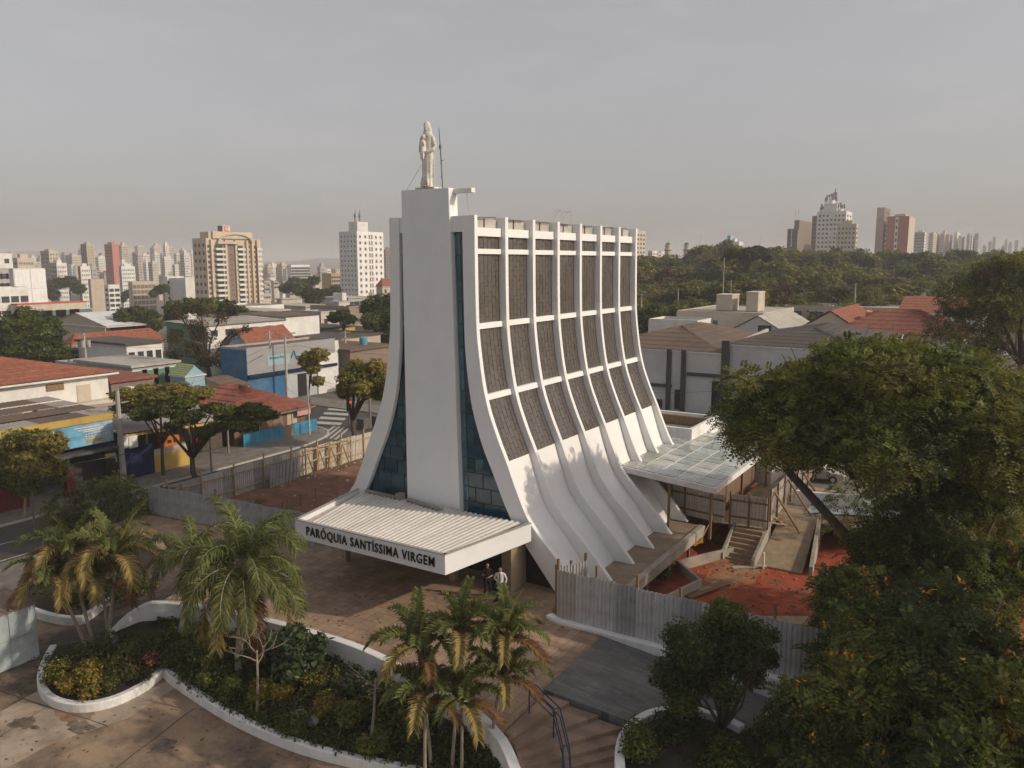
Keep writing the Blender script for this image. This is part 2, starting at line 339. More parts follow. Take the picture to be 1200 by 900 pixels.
# roof behind the fin tops, parapets, roof clutter
b = MB(); b.box(CX - 2.05, CX + 2.05, FY + .7, FY + 7 * BAY + .25, 17.7, 17.9); part('roof', b, CONCP, church)
b = MB()
for sg in (1, -1): b.box(CX + sg * 2.08 - .1, CX + sg * 2.08 + .1, FY + .8, FY + 7 * BAY, 17.9, 18.42)
part('parapet', b, CONCP, church)
b = MB()
for k in range(7):
    ya = FY + .5 + k * BAY
    b.bar((CX + 2.25, ya + .3, 18.44 + random.uniform(0, .06)), (CX + 2.2, ya + random.uniform(1.6, 2.3), 18.46 + random.uniform(0, .1)), .22, .05)
    b.bar((CX + 2.2, ya + 1.1, 17.95), (CX + 2.2, ya + 1.1, 18.45), .06, .06); b.bar((CX + 2.15, ya + .5, 18.42), (CX + 1.4, ya + 1.3, 18.52), .12, .04)
part('roof_flashing', b, mat('rusted_flashing', (.13, .10, .08), .8, .3), church)
b = MB()
for y in (46.3, 47.6):
    for dx in (-.15, .25): b.tube([(CX + dx, y, 17.9), (CX + dx * 1.6, y + .1, 19.5)], .014, 4)
    b.tube([(CX - .24, y + .1, 19.5), (CX + .4, y + .1, 19.5)], .014, 4)
    b.tube([(CX - .2, y, 19), (CX + .3, y + .1, 19.6)], .012, 4)
part('roof_frame', b, STEEL, church)
# tower slab, header and arm
b = MB(); xl, xrt, xrb = -27.50, -24.46, -23.97; yf, yb = FY - .02, FY + .72; zt, zb = 19.92, 3.0
b.add([(xl, yf, zb), (xrb, yf, zb), (xrt, yf, zt), (xl, yf, zt), (xl, yb, zb), (xrb, yb, zb), (xrt, yb, zt), (xl, yb, zt)],
      [(0, 1, 2, 3), (1, 5, 6, 2), (2, 6, 7, 3), (4, 7, 6, 5), (0, 3, 7, 4), (0, 4, 5, 1)])
part('tower', b, WHITE, church, bevel=.02)
b = MB(); b.box(xrt, -23.35, FY + .38, FY + .72, 19.68, 19.9); part('tower_arm', b, WHITE, church, bevel=.01)
for sg in (1, -1):
    xa = CX + sg * (1.94 if sg > 0 else 2.12); xb = xrt if sg > 0 else xl
    b = MB(); b.box(min(xa, xb), max(xa, xb), FY + .1, FY + .5, 17.75, 18.53); part('header', b, WHITE, church)
# blue front glazing, pane by pane
def glassmat(name, col, rough=.05, spec=.8):
    m = bpy.data.materials.new(name); m.use_nodes = True; n = m.node_tree.nodes; b_ = n['Principled BSDF']; b_.inputs['Roughness'].default_value = rough; b_.inputs['Specular IOR Level'].default_value = spec
    nz = n.new('ShaderNodeTexNoise'); nz.inputs['Scale'].default_value = 1.1; cr = n.new('ShaderNodeValToRGB')
    cr.color_ramp.elements[0].color = (*[c * .75 for c in col], 1); cr.color_ramp.elements[1].color = (*[c * 1.25 for c in col], 1); cr.color_ramp.elements[0].position = .35; cr.color_ramp.elements[1].position = .66
    tc = n.new('ShaderNodeTexCoord'); m.node_tree.links.new(tc.outputs['Object'], nz.inputs['Vector']); m.node_tree.links.new(nz.outputs['Fac'], cr.inputs[0]); m.node_tree.links.new(cr.outputs[0], b_.inputs['Base Color']); return m
BGLASS = glassmat('blue_front_glass', (.016, .060, .092))
LGLASS = glassmat('light_blue_front_glass', (.06, .14, .18))
GG = FY + .34
def txr(z): return xrb + (xrt - xrb) * (z - 3) / (zt - 3)
random.seed(11)
for sg in (1, -1):
    bk = MB(); zz = [3.05 + (17.8 - 3.05) * i / 24 for i in range(25)]
    tw = (lambda z: txr(z)) if sg > 0 else (lambda z: xl)
    bk.grid([[(tw(z), GG + .05, z), (CX + sg * (HI(z) + (.05 if sg > 0 else .23)), GG + .05, z)][::sg] for z in zz]); bb = part('glazing_frame', bk, JOINT, church)
    z = 3.05; r = 0
    while z < 17.7:
        h = .78 if z < 8 else 1.15; z1 = min(z + h, 17.75)
        inn = lambda q: CX + sg * (HI(q) + (.18 if sg < 0 else 0))
        cols = [0.0, .36] if sg > 0 else [0.0]
        st = .95; x = cols[-1] + (st * .5 if r % 2 else st) ; wid = max(abs(inn(z) - tw(z)), .1)
        while x < wid - .12: cols.append(x); x += st
        cols.append(None)
        for c in range(len(cols) - 1):
            def xx(q, cc): 
                lim = abs(inn(q) - tw(q)); return tw(q) + sg * min(lim, cc if cc is not None else 99)
            g = .028; t = [random.gauss(0, .012) for _ in range(3)]
            a0, a1 = xx(z, cols[c]) + sg * g, xx(z, cols[c + 1]) - sg * g; b0, b1 = xx(z1, cols[c]) + sg * g, xx(z1, cols[c + 1]) - sg * g
            if (a1 - a0) * sg < .06: continue
            if (b1 - b0) * sg < .02: b1 = b0 + sg * .02
            yb_ = GG
            pts = [(a0, yb_, z + g), (a1, yb_ + t[0], z + g), (b1, yb_ + t[0] + t[1], z1 - g), (b0, yb_ + t[1], z1 - g)]
            if sg < 0: pts = [pts[1], pts[0], pts[3], pts[2]]
            m_ = MB(); m_.add(pts + [(p[0], p[1] + .04, p[2]) for p in pts], [(0, 1, 2, 3), (0, 4, 5, 1), (1, 5, 6, 2), (2, 6, 7, 3), (3, 7, 4, 0)])
            part('pane', m_, LGLASS if (sg > 0 and c == 0) else BGLASS, bb)
        z = z1; r += 1
# rear wall and floor slab of the church
b = MB(); ye = FY + 7 * BAY + .3; zs = [18.4 - 18.4 * i / 20 for i in range(21)]
b.grid([[(CX + HI(z), ye, z), (CX - HI(z), ye, z)] for z in zs]); part('rear_wall', b, WHITE, church)
# ground-floor entrance wall
b = MB(); b.grid([[(CX - HI(z) + .15, FY + .55, z), (CX + HI(z) - .15, FY + .55, z)] for z in [3.2 * i / 10 for i in range(11)]]); part('entrance_glazing', b, mat('black_entrance_glass', (.012, .012, .013), .15, .2, spec=.5), church)
BEIGEP = mat('beige_rendered_column', (.33, .26, .165), .8, .15, 1.5)
for x0, x1 in ((-20.75, -20.2), (-25.9, -25.2), (-31.6, -31.0)):
    b = MB(); b.box(x0, x1, FY - (.95 if x0 > -22 else .35), FY + .5, 0, 2.9); part('entrance_column', b, BEIGEP, church)
for x, y in ((-23.6, 32.0), (-30.2, 31.0)):
    b = MB(); b.box(x - .18, x + .18, y - .1, y + .26, 0, 2.55); part('canopy_column', b, BEIGEP, church)
# ------------------------------------------------ canopy with lettering
CF, CFL, CFR, CBL, CBR = 27.22, -29.86, -20.5, -31.0, -19.5  # front Y, corners
CZ0, CZ1 = 2.55, 3.5; CB = 33.0
cp = MB()
def slab_side(a, b_, z0, z1, t):
    cp.wall([a, b_], t, z0, z1)
FASC = mat('white_fascia', (.74, .755, .77), .5, .04, .8, dirt=(.60, .60, .58), dirtpos=(.55, .85))
cp.add([(CFL, CF, CZ0), (CFR, CF, CZ0), (CBR, CB, CZ0), (CBL, CB, CZ0), (CFL, CF, CZ0 + .06), (CFR, CF, CZ0 + .06), (CBR, CB, CZ0 + .06), (CBL, CB, CZ0 + .06)],
       [(0, 3, 2, 1), (4, 5, 6, 7)])
canopy = part('canopy', cp, mat('canopy_soffit', (.40, .38, .35), .8, .1), church)
for a, c, nm in (((CFL, CF), (CFR, CF), 'fascia'), ((CFR, CF), (CBR, CB), 'fascia'), ((CBL, CB), (CFL, CF), 'fascia')):
    f = MB(); d = Vector((c[0] - a[0], c[1] - a[1], 0)).normalized(); nn = Vector((-d.y, d.x, 0)) * .12   # inward
    A = [(a[0], a[1]), (c[0], c[1]), (c[0] + nn.x, c[1] + nn.y), (a[0] + nn.x, a[1] + nn.y)]
    f.prism(A, CZ0, CZ1 - .03); part('fascia', f, FASC, canopy)
    f = MB(); nn2 = nn * 1.25; o2 = -nn * .25
    f.prism([(a[0] + o2.x, a[1] + o2.y), (c[0] + o2.x, c[1] + o2.y), (c[0] + nn2.x, c[1] + nn2.y), (a[0] + nn2.x, a[1] + nn2.y)], CZ1 - .03, CZ1 + .01); part('coping', f, mat('grey_coping', (.34, .31, .285), .7, .15), canopy)
# corrugated sheets, one strip per sheet, ribs running front to back
RSH = mat('canopy_roof_sheet', (.56, .54, .51), .5, .1, 1.6, stretch=(1, .2, 1), dirt=(.40, .36, .32), dirtpos=(.5, .75))
ns = 11
for i in range(ns):
    xa = CFL + .75 + (CFR - .2 - CFL - .75) * i / ns; xb = CFL + .75 + (CFR - .2 - CFL - .75) * (i + 1) / ns; s = MB()
    prof = []; nr = 3
    for q in range(nr):
        w0 = (xb - xa) / nr
        prof += [(xa + w0 * q, 0), (xa + w0 * (q + .12), .055), (xa + w0 * (q + .45), .055), (xa + w0 * (q + .57), 0)]
    prof.append((xb, 0))
    def bx(x): return CX + (x - (CFL + CFR) / 2) * ((CBR - CBL - .5) / (CFR - CFL - .5))
    s.grid([[(x, CF + .16, CZ1 - .20 + h) for x, h in prof], [(bx(x), CB, CZ1 - .12 + h) for x, h in prof]])
    part('roof_sheet', s, RSH, canopy)
s = MB()                                                    # flat gutter strip along the left edge
s.add([(CFL + .12, CF + .14, CZ1 - .30), (CFL + .8, CF + .14, CZ1 - .30), (bx(CFL + .8), CB, CZ1 - .26), (CBL + .13, CB, CZ1 - .26)], [(0, 1, 2, 3)])
part('gutter', s, mat('painted_gutter', (.47, .43, .37), .6, .15, dirt=(.3, .3, .3)), canopy)
s = MB()
s.bar((-27.3, 32.9, 3.50), (-24.6, 32.4, 3.50), .28, .06); s.bar((-30.3, 32.95, 3.5), (-27.7, 32.85, 3.5), .25, .08); s.box(-27.95, -27.6, 32.7, 33.1, 3.4, 3.75)
part('roof_batten', s, mat('old_batten', (.25, .22, .19), .8, .2), canopy)
def text_mb(txt, size, ext=.02, bold=.0, shear=0, space=1.0):
    c = bpy.data.curves.new('txt', 'FONT'); c.body = txt; c.size = size; c.extrude = ext; c.offset = bold; c.space_character = space; c.resolution_u = 3
    o = bpy.data.objects.new('txt', c); COL.objects.link(o); dg = bpy.context.evaluated_depsgraph_get(); me = bpy.data.meshes.new_from_object(o.evaluated_get(dg))
    vs = [v.co.copy() for v in me.vertices]; fs = [tuple(p.vertices) for p in me.polygons]
    bpy.data.objects.remove(o); bpy.data.curves.remove(c); bpy.data.meshes.remove(me); return vs, fs
def place_text(mb, txt, size, org, ux, uy, width=None, ext=.02, bold=0, height=None, mi=0, space=1.0):
    vs, fs = text_mb(txt, size, ext, bold, space=space); ux = Vector(ux).normalized(); uy = Vector(uy).normalized(); n = ux.cross(uy); org = Vector(org)
    x0 = min(v.x for v in vs); x1 = max(v.x for v in vs); y0 = 0; y1 = max(v.y for v in vs); sx = width / (x1 - x0) if width else 1; sy = height / y1 if height else sx
    mb.add([org + ux * (v.x - x0) * sx + uy * v.y * sy + n * v.z for v in vs], fs, mi)
t = MB(); place_text(t, 'PARÓQUIA SANTÍSSIMA VIRGEM', 1, (-29.05, CF - .025, 2.83), (1, 0, 0), (0, 0, 1), width=7.98, height=.56, ext=.025, bold=.009, space=1.16)
par = list(range(len(t.v)))                                 # split into single letters: joined faces, accents kept with their letter
def root_(i):
    while par[i] != i: par[i] = par[par[i]]; i = par[i]
    return i
for q in t.f:
    for i in q[1:]: par[root_(i)] = root_(q[0])
isl_ = {}
for fi, q in enumerate(t.f): isl_.setdefault(root_(q[0]), []).append(fi)
grp = []
for fs in sorted(isl_.values(), key=lambda fs: min(t.v[i][0] for f in fs for i in t.f[f])):
    x0, x1 = min(t.v[i][0] for f in fs for i in t.f[f]), max(t.v[i][0] for f in fs for i in t.f[f])
    if grp and x0 < grp[-1][1] - .35 * min(x1 - x0, grp[-1][1] - grp[-1][0]): grp[-1][1] = max(x1, grp[-1][1]); grp[-1][2] += fs
    else: grp.append([x0, x1, list(fs)])
for x0, x1, fs in grp:
    b = MB(); idm = {}
    for f in fs: b.f.append(tuple(idm.setdefault(i, len(idm)) for i in t.f[f]))
    b.v = [t.v[i] for i in idm]; b.m = [0] * len(b.f); part('letter', b, BLACK, canopy)

# ------------------------------------------------ statue on the tower
def remesh(name, mb, vox, mats, parent, matfn=None, smooth=2, label=None):
    tmp = bpy.data.objects.new('tmp', new_mesh('tmp', mb, [])); COL.objects.link(tmp)
    m = tmp.modifiers.new('r', 'REMESH'); m.mode = 'VOXEL'; m.voxel_size = vox
    if smooth: s_ = tmp.modifiers.new('s', 'SMOOTH'); s_.factor = .5; s_.iterations = smooth
    dg = bpy.context.evaluated_depsgraph_get(); me = bpy.data.meshes.new_from_object(tmp.evaluated_get(dg)); bpy.data.objects.remove(tmp)
    me.name = name; me.materials.clear()
    for q in mats: me.materials.append(q)
    off = ORG[parent.name]
    if matfn:
        idx = [matfn(p.center) for p in me.polygons]; me.polygons.foreach_set('material_index', idx)
    me.transform(Matrix.Translation(-off)); me.polygons.foreach_set('use_smooth', [True] * len(me.polygons)); me.update()
    o = bpy.data.objects.new(name, me); COL.objects.link(o); o.parent = parent; ORG[o.name] = off
    if label: o['label'] = label
    return o
SX, SY, SZ = -26.0, FY + .34, 19.92
statue = thing('statue', 'weathered stone statue of a veiled woman holding a child on top of the tower', 'statue', (SX, SY, SZ))
STONE = mat('weathered_statue_stone', (.72, .69, .63), .85, .14, 2.5, bump=.3, bscale=14, dirt=(.30, .26, .20), dirtpos=(.45, .68))
b = MB(); b.prism([(SX - .62, SY - .34), (SX + .62, SY - .34), (SX + .62, SY + .34), (SX - .62, SY + .34)], SZ, SZ + .1); part('base', b, STONE, statue, bevel=.03)
b = MB(); z0 = SZ + .1
prof = [(0, .44, .34), (.15, .43, .33), (.5, .40, .31), (1.0, .41, .30), (1.5, .42, .29), (1.85, .39, .27), (2.1, .40, .27), (2.35, .44, .28), (2.55, .43, .26), (2.68, .33, .2), (2.74, .16, .14), (2.82, .12, .12)]
rr = []
for h, rx, ry in prof:
    ring = []
    for j in range(40):
        a = 2 * math.pi * j / 40; fold = 1 + (.075 * math.sin(a * 9 + h * .7) + .05 * math.sin(a * 5 - h * 1.3)) * max(0, 1 - h / 2.3)
        ring.append((SX - .02 + rx * math.cos(a) * fold + .03 * math.sin(h), SY + ry * math.sin(a) * fold, z0 + h))
    rr.append(ring)
b.rings(rr)
hx, hy, hz = SX - .04, SY - .05, z0 + 3.02                                     # head inclined to the front
b.ell((hx, hy, hz), .155, .17, .225, 14, 11); b.ell((hx, hy + .06, hz + .04), .225, .19, .225, 14, 11)          # veil hood
b.tube([(hx, hy + .1, hz + .1), (hx + .12, hy + .14, hz - .2), (hx + .25, hy + .1, hz - .5), (hx + .3, hy + .05, z0 + 2.0)], [.16, .16, .14, .06], 8)
b.tube([(hx, hy + .1, hz + .1), (hx - .14, hy + .14, hz - .2), (hx - .26, hy + .1, hz - .5), (hx - .28, hy + .05, z0 + 2.0)], [.16, .16, .14, .06], 8)
b.tube([(hx, hy - .155, hz + .05), (hx, hy - .20, hz - .04)], [.02, .032], 6); b.tube([(hx - .05, hy - .15, hz - .11), (hx + .05, hy - .15, hz - .11)], .022, 5)
for sx in (-1, 1): b.ell((hx + sx * .06, hy - .145, hz + .035), .03, .02, .018, 6, 5)
b.tube([(hx - .1, hy - .14, hz + .075), (hx + .1, hy - .14, hz + .075)], .02, 5)
# her left arm bent with the elbow out, right arm round the child
b.tube([(SX + .38, SY, z0 + 2.5), (SX + .58, SY + .02, z0 + 2.0), (SX + .52, SY - .1, z0 + 1.86), (SX + .2, SY - .32, z0 + 1.72), (SX - .02, SY - .4, z0 + 1.7)], [.13, .115, .11, .085, .06], 8)
b.tube([(SX - .42, SY, z0 + 2.5), (SX - .52, SY - .05, z0 + 2.05), (SX - .36, SY - .28, z0 + 1.8), (SX - .08, SY - .42, z0 + 1.86)], [.13, .12, .1, .06], 8)
for k in range(4): b.tube([(SX - .02 - .03 * k, SY - .4, z0 + 1.74 - .03 * k), (SX - .14 - .02 * k, SY - .44, z0 + 1.72 - .03 * k)], [.03, .018], 5)
b.tube([(SX - .02, SY - .4, z0 + 1.74), (SX - .05, SY - .43, z0 + 1.85)], [.03, .02], 5)
# the child
b.tube([(SX - .08, SY - .36, z0 + 1.62), (SX - .1, SY - .36, z0 + 2.0), (SX - .08, SY - .34, z0 + 2.3)], [.17, .18, .13], 10); b.ell((SX - .05, SY - .35, z0 + 2.48), .11, .12, .135, 10, 9)
b.tube([(SX - .14, SY - .4, z0 + 1.66), (SX - .12, SY - .47, z0 + 1.45), (SX - .1, SY - .46, z0 + 1.3)], [.09, .07, .045], 7); b.tube([(SX, SY - .4, z0 + 1.66), (SX + .04, SY - .46, z0 + 1.5), (SX + .02, SY - .46, z0 + 1.36)], [.09, .07, .045], 7)
b.tube([(SX - .2, SY - .4, z0 + 2.2), (SX - .26, SY - .48, z0 + 2.02), (SX - .1, SY - .52, z0 + 2.0)], [.06, .055, .035], 6); b.tube([(SX + .04, SY - .4, z0 + 2.2), (SX + .14, SY - .46, z0 + 2.05), (SX + .08, SY - .5, z0 + 2.2)], [.06, .055, .035], 6)
b.ell((hx, hy - .149, hz - .19), .05, .03, .03, 6, 5)
for a in range(5): b.tube([(SX - .3 + .13 * a, SY - .3, z0 + .02), (SX - .26 + .12 * a, SY - .33, z0 + .28), (SX - .2 + .1 * a, SY - .3, z0 + .6)], [.075, .06, .02], 6)
for sx in (-.12, .1): b.ell((SX + sx, SY - .36, z0 + .04), .07, .12, .05, 8, 6)
b.v = [(SX + (x - SX) * .80, SY + (y - SY) * .9, z) for x, y, z in b.v]
remesh('figure', b, .03, [STONE], statue, smooth=2)
mast = thing('lightning_rod', 'thin steel lightning rod mast standing beside the statue', 'mast', (-25.2, FY + .5, 19.92))
b = MB(); mx = -25.32; b.tube([(mx + .12, FY + .5, 19.9), (mx, FY + .5, 22.0), (mx - .06, FY + .5, 22.75)], [.035, .032, .022], 6); part('pole', b, CONCD, mast)
b = MB(); b.tube([(mx - .06, FY + .5, 22.75), (mx - .07, FY + .5, 23.0)], .008, 4)
for a in (-.06, .06): b.tube([(mx - .06, FY + .5, 22.72), (mx - .07 + a, FY + .5, 22.92)], .007, 4)
b.box(mx - .06, mx + .05, FY + .46, FY + .54, 21.9, 22.1); b.tube([(mx, FY + .5, 21.3), (mx + .2, FY + .5, 21.35)], .02, 4); b.box(mx + .03, mx + .1, FY + .46, FY + .54, 20.5, 20.56); part('finial', b, CONCD, mast)
cab = thing('guy_wire', 'thin stay wire from the statue down to the front of the tower top', 'wire', (-26.9, FY + .3, 19.92))
b = MB(); b.tube([(-27.25, FY + .1, 19.92), (SX - .4, SY, 21.2)], .011, 4); part('wire', b, CONCD, cab)
cab = thing('guy_wire', 'pale cable hanging from the tower arm to the roof', 'wire', (-23.7, FY + .55, 18.4))
b = MB(); b.tube([(-23.75, FY + .55, 19.69), (-23.55, FY + .5, 18.5)], .014, 4); part('wire', b, CONCP, cab)

# ================================================================== ground, roads, plaza
def gz(x, y):                                             # terrain falls away to the west beyond the first blocks
    d = max(0, -105 - x) + max(0, y - 190) * .35
    return -1.8 - min(d * .035, 11) 
g = MB()
xs = [-6500, -4000, -2500, -1600, -1000, -700, -500, -420, -350, -300, -260, -220, -190, -160, -140, -125, -105, -80, -40, 0, 60, 150, 400, 900, 2000, 4000]
ys = [-1500, -600, -200, -60, 0, 60, 120, 190, 230, 280, 340, 420, 520, 700, 1000, 1500, 2300, 3500, 5000, 6500]
g.grid([[(x, y, gz(x, y)) for y in ys] for x in xs][::-1])
struct('ground', g, mat('city_ground', (.17, .155, .135), .95, .3, .02, dirt=(.07, .075, .05), dirtpos=(.45, .6)), smooth=True)
def flat(pts, z, name, m): 
    b = MB(); b.poly([(p[0], p[1], z) for p in pts]); return struct(name, b, m)
flat([(-58, -60), (-50.8, -60), (-50.8, 420), (-58, 420)], -1.792, 'road', ASPH)
flat([(-330, 62.6), (-58, 62.6), (-58, 71.5), (-330, 71.5)], -1.788, 'road', ASPH)
b = MB()
for X in (-51.3, -54.4):
    if X == -51.3: b.quad((X - .07, -30, -1.786), (X + .07, -30, -1.786), (X + .07, 400, -1.786), (X - .07, 400, -1.786))
    else:
        for yy in range(-30, 60, 4): b.quad((X - .06, yy, -1.786), (X + .06, yy, -1.786), (X + .06, yy + 3.6, -1.786), (X - .06, yy + 3.6, -1.786))
struct('lane_marking', b, LANE)
def crossing(a, bq, c, n, duty=.5, rows=1):                # stripes stepping from a to b, each running along vector c
    cr = MB(); a = Vector((*a, 0)); bq = Vector((*bq, 0)); c = Vector((*c, 0)); st = (bq - a) / n
    for i in range(n):
        p = a + st * i; q = p + st * duty
        cr.add([(v.x, v.y, -1.781) for v in (p, q, q + c, p + c)], [(0, 1, 2, 3)])
    return cr
A = P2([(368, 496.5), (399, 498.5), (396, 467), (424, 470), (374, 512), (391, 499), (397, 516), (414, 504)], -1.8)
c1 = (A[1][0] - A[0][0], A[1][1] - A[0][1])
cr = crossing(A[0], A[2], c1, 6); struct('crosswalk', cr, LANE)
c2 = (A[5][0] - A[4][0], A[5][1] - A[4][1]); cr = crossing(A[4], A[6], c2, 4); struct('crosswalk', cr, LANE)
# pavements with kerbs
KERB = mat('worn_kerb', (.42, .39, .35), .85, .15, 2)
def kerb(pts, name='kerb'): b = MB(); b.wall(pts, .18, -1.8, -1.66); return struct(name, b, KERB)
corner = [(-58.1, -40), (-58.1, 44), (-58.3, 52)] + [tuple(p[:2]) for p in spline([(-58.6, 55), (-59.9, 59.2), (-62.6, 61.9), (-67, 62.4)], 5)] + [(-330, 62.4)]
b = MB(); b.poly([(x, y, -1.672) for x, y in corner] + [(-330, 54, -1.672), (-64.5, 54, -1.672), (-64.5, -40, -1.672)]); struct('pavement', b, PAVER)
b = MB(); b.wall(corner, .2, -1.8, -1.66); struct('kerb', b, KERB)
b = MB(); b.prism([(-330, 71.7), (-61, 71.7), (-58.5, 74), (-58.5, 400), (-62, 400), (-62, 76), (-330, 76)], -1.8, -1.67); struct('pavement', b, PAVER)
b = MB(); b.prism([(-50.6, -40), (-46.2, -40), (-46.2, 27), (-48, 31), (-50.6, 31)], -1.8, -1.68); struct('pavement', b, PAVER)
flat([(-46.2, -30), (-5, -30), (-5, 19), (-16, 21), (-24, 23), (-36, 22), (-46.2, 22)], -1.787, 'driveway', DRIVE)
# pale slab band and stains on the driveway
flat(P2([(0, 835), (62, 800), (120, 830), (205, 795), (206, 806), (150, 842), (60, 872), (0, 905)], -1.8), -1.782, 'concrete_strip', mat('pale_drive_strip', (.36, .295, .225), .9, .2, .9, dirt=(.20, .155, .115), dirtpos=(.5, .68), detail=9))
random.seed(17)
for k, (px, py, r1, r2, m_) in enumerate([(85, 838, 1.2, .4, 'rust'), (250, 838, 1.5, .5, 'rust'), (190, 872, .8, .35, 'dark'), (95, 852, .9, .3, 'dark'), (340, 895, 1.1, .5, 'rust'), (150, 800, 1.2, .25, 'dark'), (30, 850, 1.0, .3, 'dark')]):
    c = atz(px, py, -1.8); P = []
    for j in range(26):
        a = 2 * math.pi * j / 26; q = .6 + .5 * mnoise.noise(Vector((math.cos(a) * 1.7 + k * 3, math.sin(a) * 1.7, 1))) + .25 * random.random(); P.append((c.x + r1 * q * math.cos(a), c.y + r2 * 1.6 * q * math.sin(a)))
    flat(P, -1.7795 + .0005 * k, 'stain', mat('rusty_stain', (.22, .115, .065), .95, .4, 3, dirt=(.25, .19, .14), dirtpos=(.42, .6), detail=12) if m_ == 'rust' else mat('dark_stain', (.10, .078, .06), .95, .4, 3, dirt=(.22, .17, .125), dirtpos=(.42, .6), detail=12))
jm = mat('dark_slab_joint', (.07, .055, .042), .95, .3, 4)  # dark brown colour of the thin expansion joint strips
for (a, b_) in (((-44, 9.3), (-14, 14.4)), ((-44, 14.2), (-29, 16.4)), ((-24.5, 8), (-27.2, 19)), ((-36.2, 8), (-37.6, 17)), ((-30.2, 8), (-32.4, 15.8)), ((-18.5, 8), (-20.4, 18.8))):
    d = (Vector((*b_, 0)) - Vector((*a, 0))).normalized(); nn = Vector((-d.y, d.x, 0)) * .022; n_ = 14; pa = []; pb = []
    for i in range(n_ + 1):
        p = Vector((*a, 0)).lerp(Vector((*b_, 0)), i / n_) + nn * random.uniform(-1, 1) * 1.2; pa.append((p + nn * random.uniform(.5, 1.3))[:2]); pb.append((p - nn * random.uniform(.5, 1.3))[:2])
    g_ = MB(); g_.grid([[(*q, -1.7755) for q in pb], [(*q, -1.7755) for q in pa]]); struct('slab_joint', g_, jm)
# plaza
wall_top = spline([(-34.1, 19.2), (-34.45, 20.2), (-34.4, 21.3), (-33.7, 22.1), (-32.6, 22.55), (-31, 22.95), (-28.5, 23.4), (-24.4, 23.75), (-21.5, 23.65), (-18.2, 22.95), (-15.6, 22.3), (-14.0, 21.5), (-12.6, 20.5), (-11.7, 19.4), (-11.3, 18.2)], 5)
pl = [tuple(p[:2]) for p in wall_top if p.y > 22.3 and p.x < -14.2 or (p.y > 21.9 and -34 < p.x < -33) or (-15.6 < p.x < -14.2)]
b = MB(); b.prism(pl + [(-14.2, 22.2), (-14.25, 25.15), (-14.32, 30.4), (-17.2, 30.75), (-18, 33.4), (-18, 34.2), (-33.5, 34.2), (-33.5, 31.5), (-47, 30.3), (-47, 27.4), (-38.2, 26.55), (-36.3, 26.5), (-34.55, 24.1)], -1.78, 0); struct('plaza', b, PLAZA)
b = MB(); b.add([(-38.4, 20.9, -1.77), (-34.7, 19.5, -1.77), (-34.5, 22.2, -.7), (-34.5, 24.2, .006), (-36.4, 26.6, .01), (-39.8, 26.6, .01), (-38.6, 23.5, -.8), (-36.5, 22.6, -.85)], [(0, 1, 7), (1, 2, 7), (2, 3, 7), (3, 4, 7), (4, 5, 7), (5, 6, 7), (6, 0, 7)]); struct('path', b, PATHB)
rw = thing('retaining_wall', 'long curved white retaining wall between the plaza and the planted bed', 'wall', (-24, 23, -1.8))
zt = [(-1.3 + 1.45 * min(1, max(0, (p.y - 19.2) / 2.6)) ** .8) if p.x < -33.8 and p.y < 22 else (.15 if p.x < -13.6 else .15 - .45 * (p.x + 13.6)) for p in wall_top]
b = MB(); b.wall(wall_top, .38, -1.8, zt); part('wall_body', b, WHITE2, rw, bevel=.02)
# stairs, fan of steps between the curved wall and the ramp
st = thing('stairs', 'fan of brown paved steps going down between the curved white wall and the slate ramp', 'stairs', (-12.5, 23, -1.8))
near = [(-14.15, 22.1), (-13.86, 22.0), (-13.51, 21.85), (-13.25, 21.6), (-13.0, 21.3), (-12.75, 21.0), (-12.5, 20.7), (-12.3, 20.4), (-12.1, 20.1), (-11.95, 19.8), (-11.8, 19.5), (-11.7, 19.2)]
far = [(-14.2, 25.15), (-13.12, 25.12), (-11.9, 25.12), (-10.93, 25.08), (-10.75, 24.4), (-10.6, 23.9), (-10.45, 23.4), (-10.3, 22.9), (-10.2, 22.4), (-10.15, 21.9), (-10.1, 21.4), (-10.1, 20.9)]
STEP = tilemat('step_paving', (.33, .23, .165), (.75, .75, .75), .42, .42, .75, .15, .01, 0, dirt=(.14, .10, .08))
for i in range(11):
    z = -.16 * (i + 1)
    if z < -1.77: break
    b = MB(); b.prism([near[i], near[i + 1], far[i + 1], far[i]], -1.79, z); part('step', b, STEP, st, bevel=.012)
# slate ramp
def rz(x): return -.0 - .098 * (x + 14.3)
b = MB(); X0, X1 = -14.28, -3.0
b.add([(X0, 25.1, rz(X0) + .03), (X1, 25.9, rz(X1) + .03), (X1, 30.3, rz(X1) + .03), (X0, 30.3, rz(X0) + .03), (X0, 25.1, -1.79), (X1, 25.9, -1.79), (X1, 30.3, -1.79), (X0, 30.3, -1.79)],
      [(0, 1, 2, 3), (0, 4, 5, 1), (1, 5, 6, 2), (2, 6, 7, 3), (3, 7, 4, 0)])
struct('ramp', b, SLATE)
bw = thing('base_wall', 'low white footing wall under the corrugated fence beside the slate ramp', 'wall', (-11, 30.6, -1.8))
b = MB(); b.prism([(-17.3, 30.62), (-16.6, 30.38), (-3, 30.38), (-3, 30.98), (-17.2, 30.98)], -1.8, .16); part('wall_body', b, WHITE2, bw, bevel=.04)
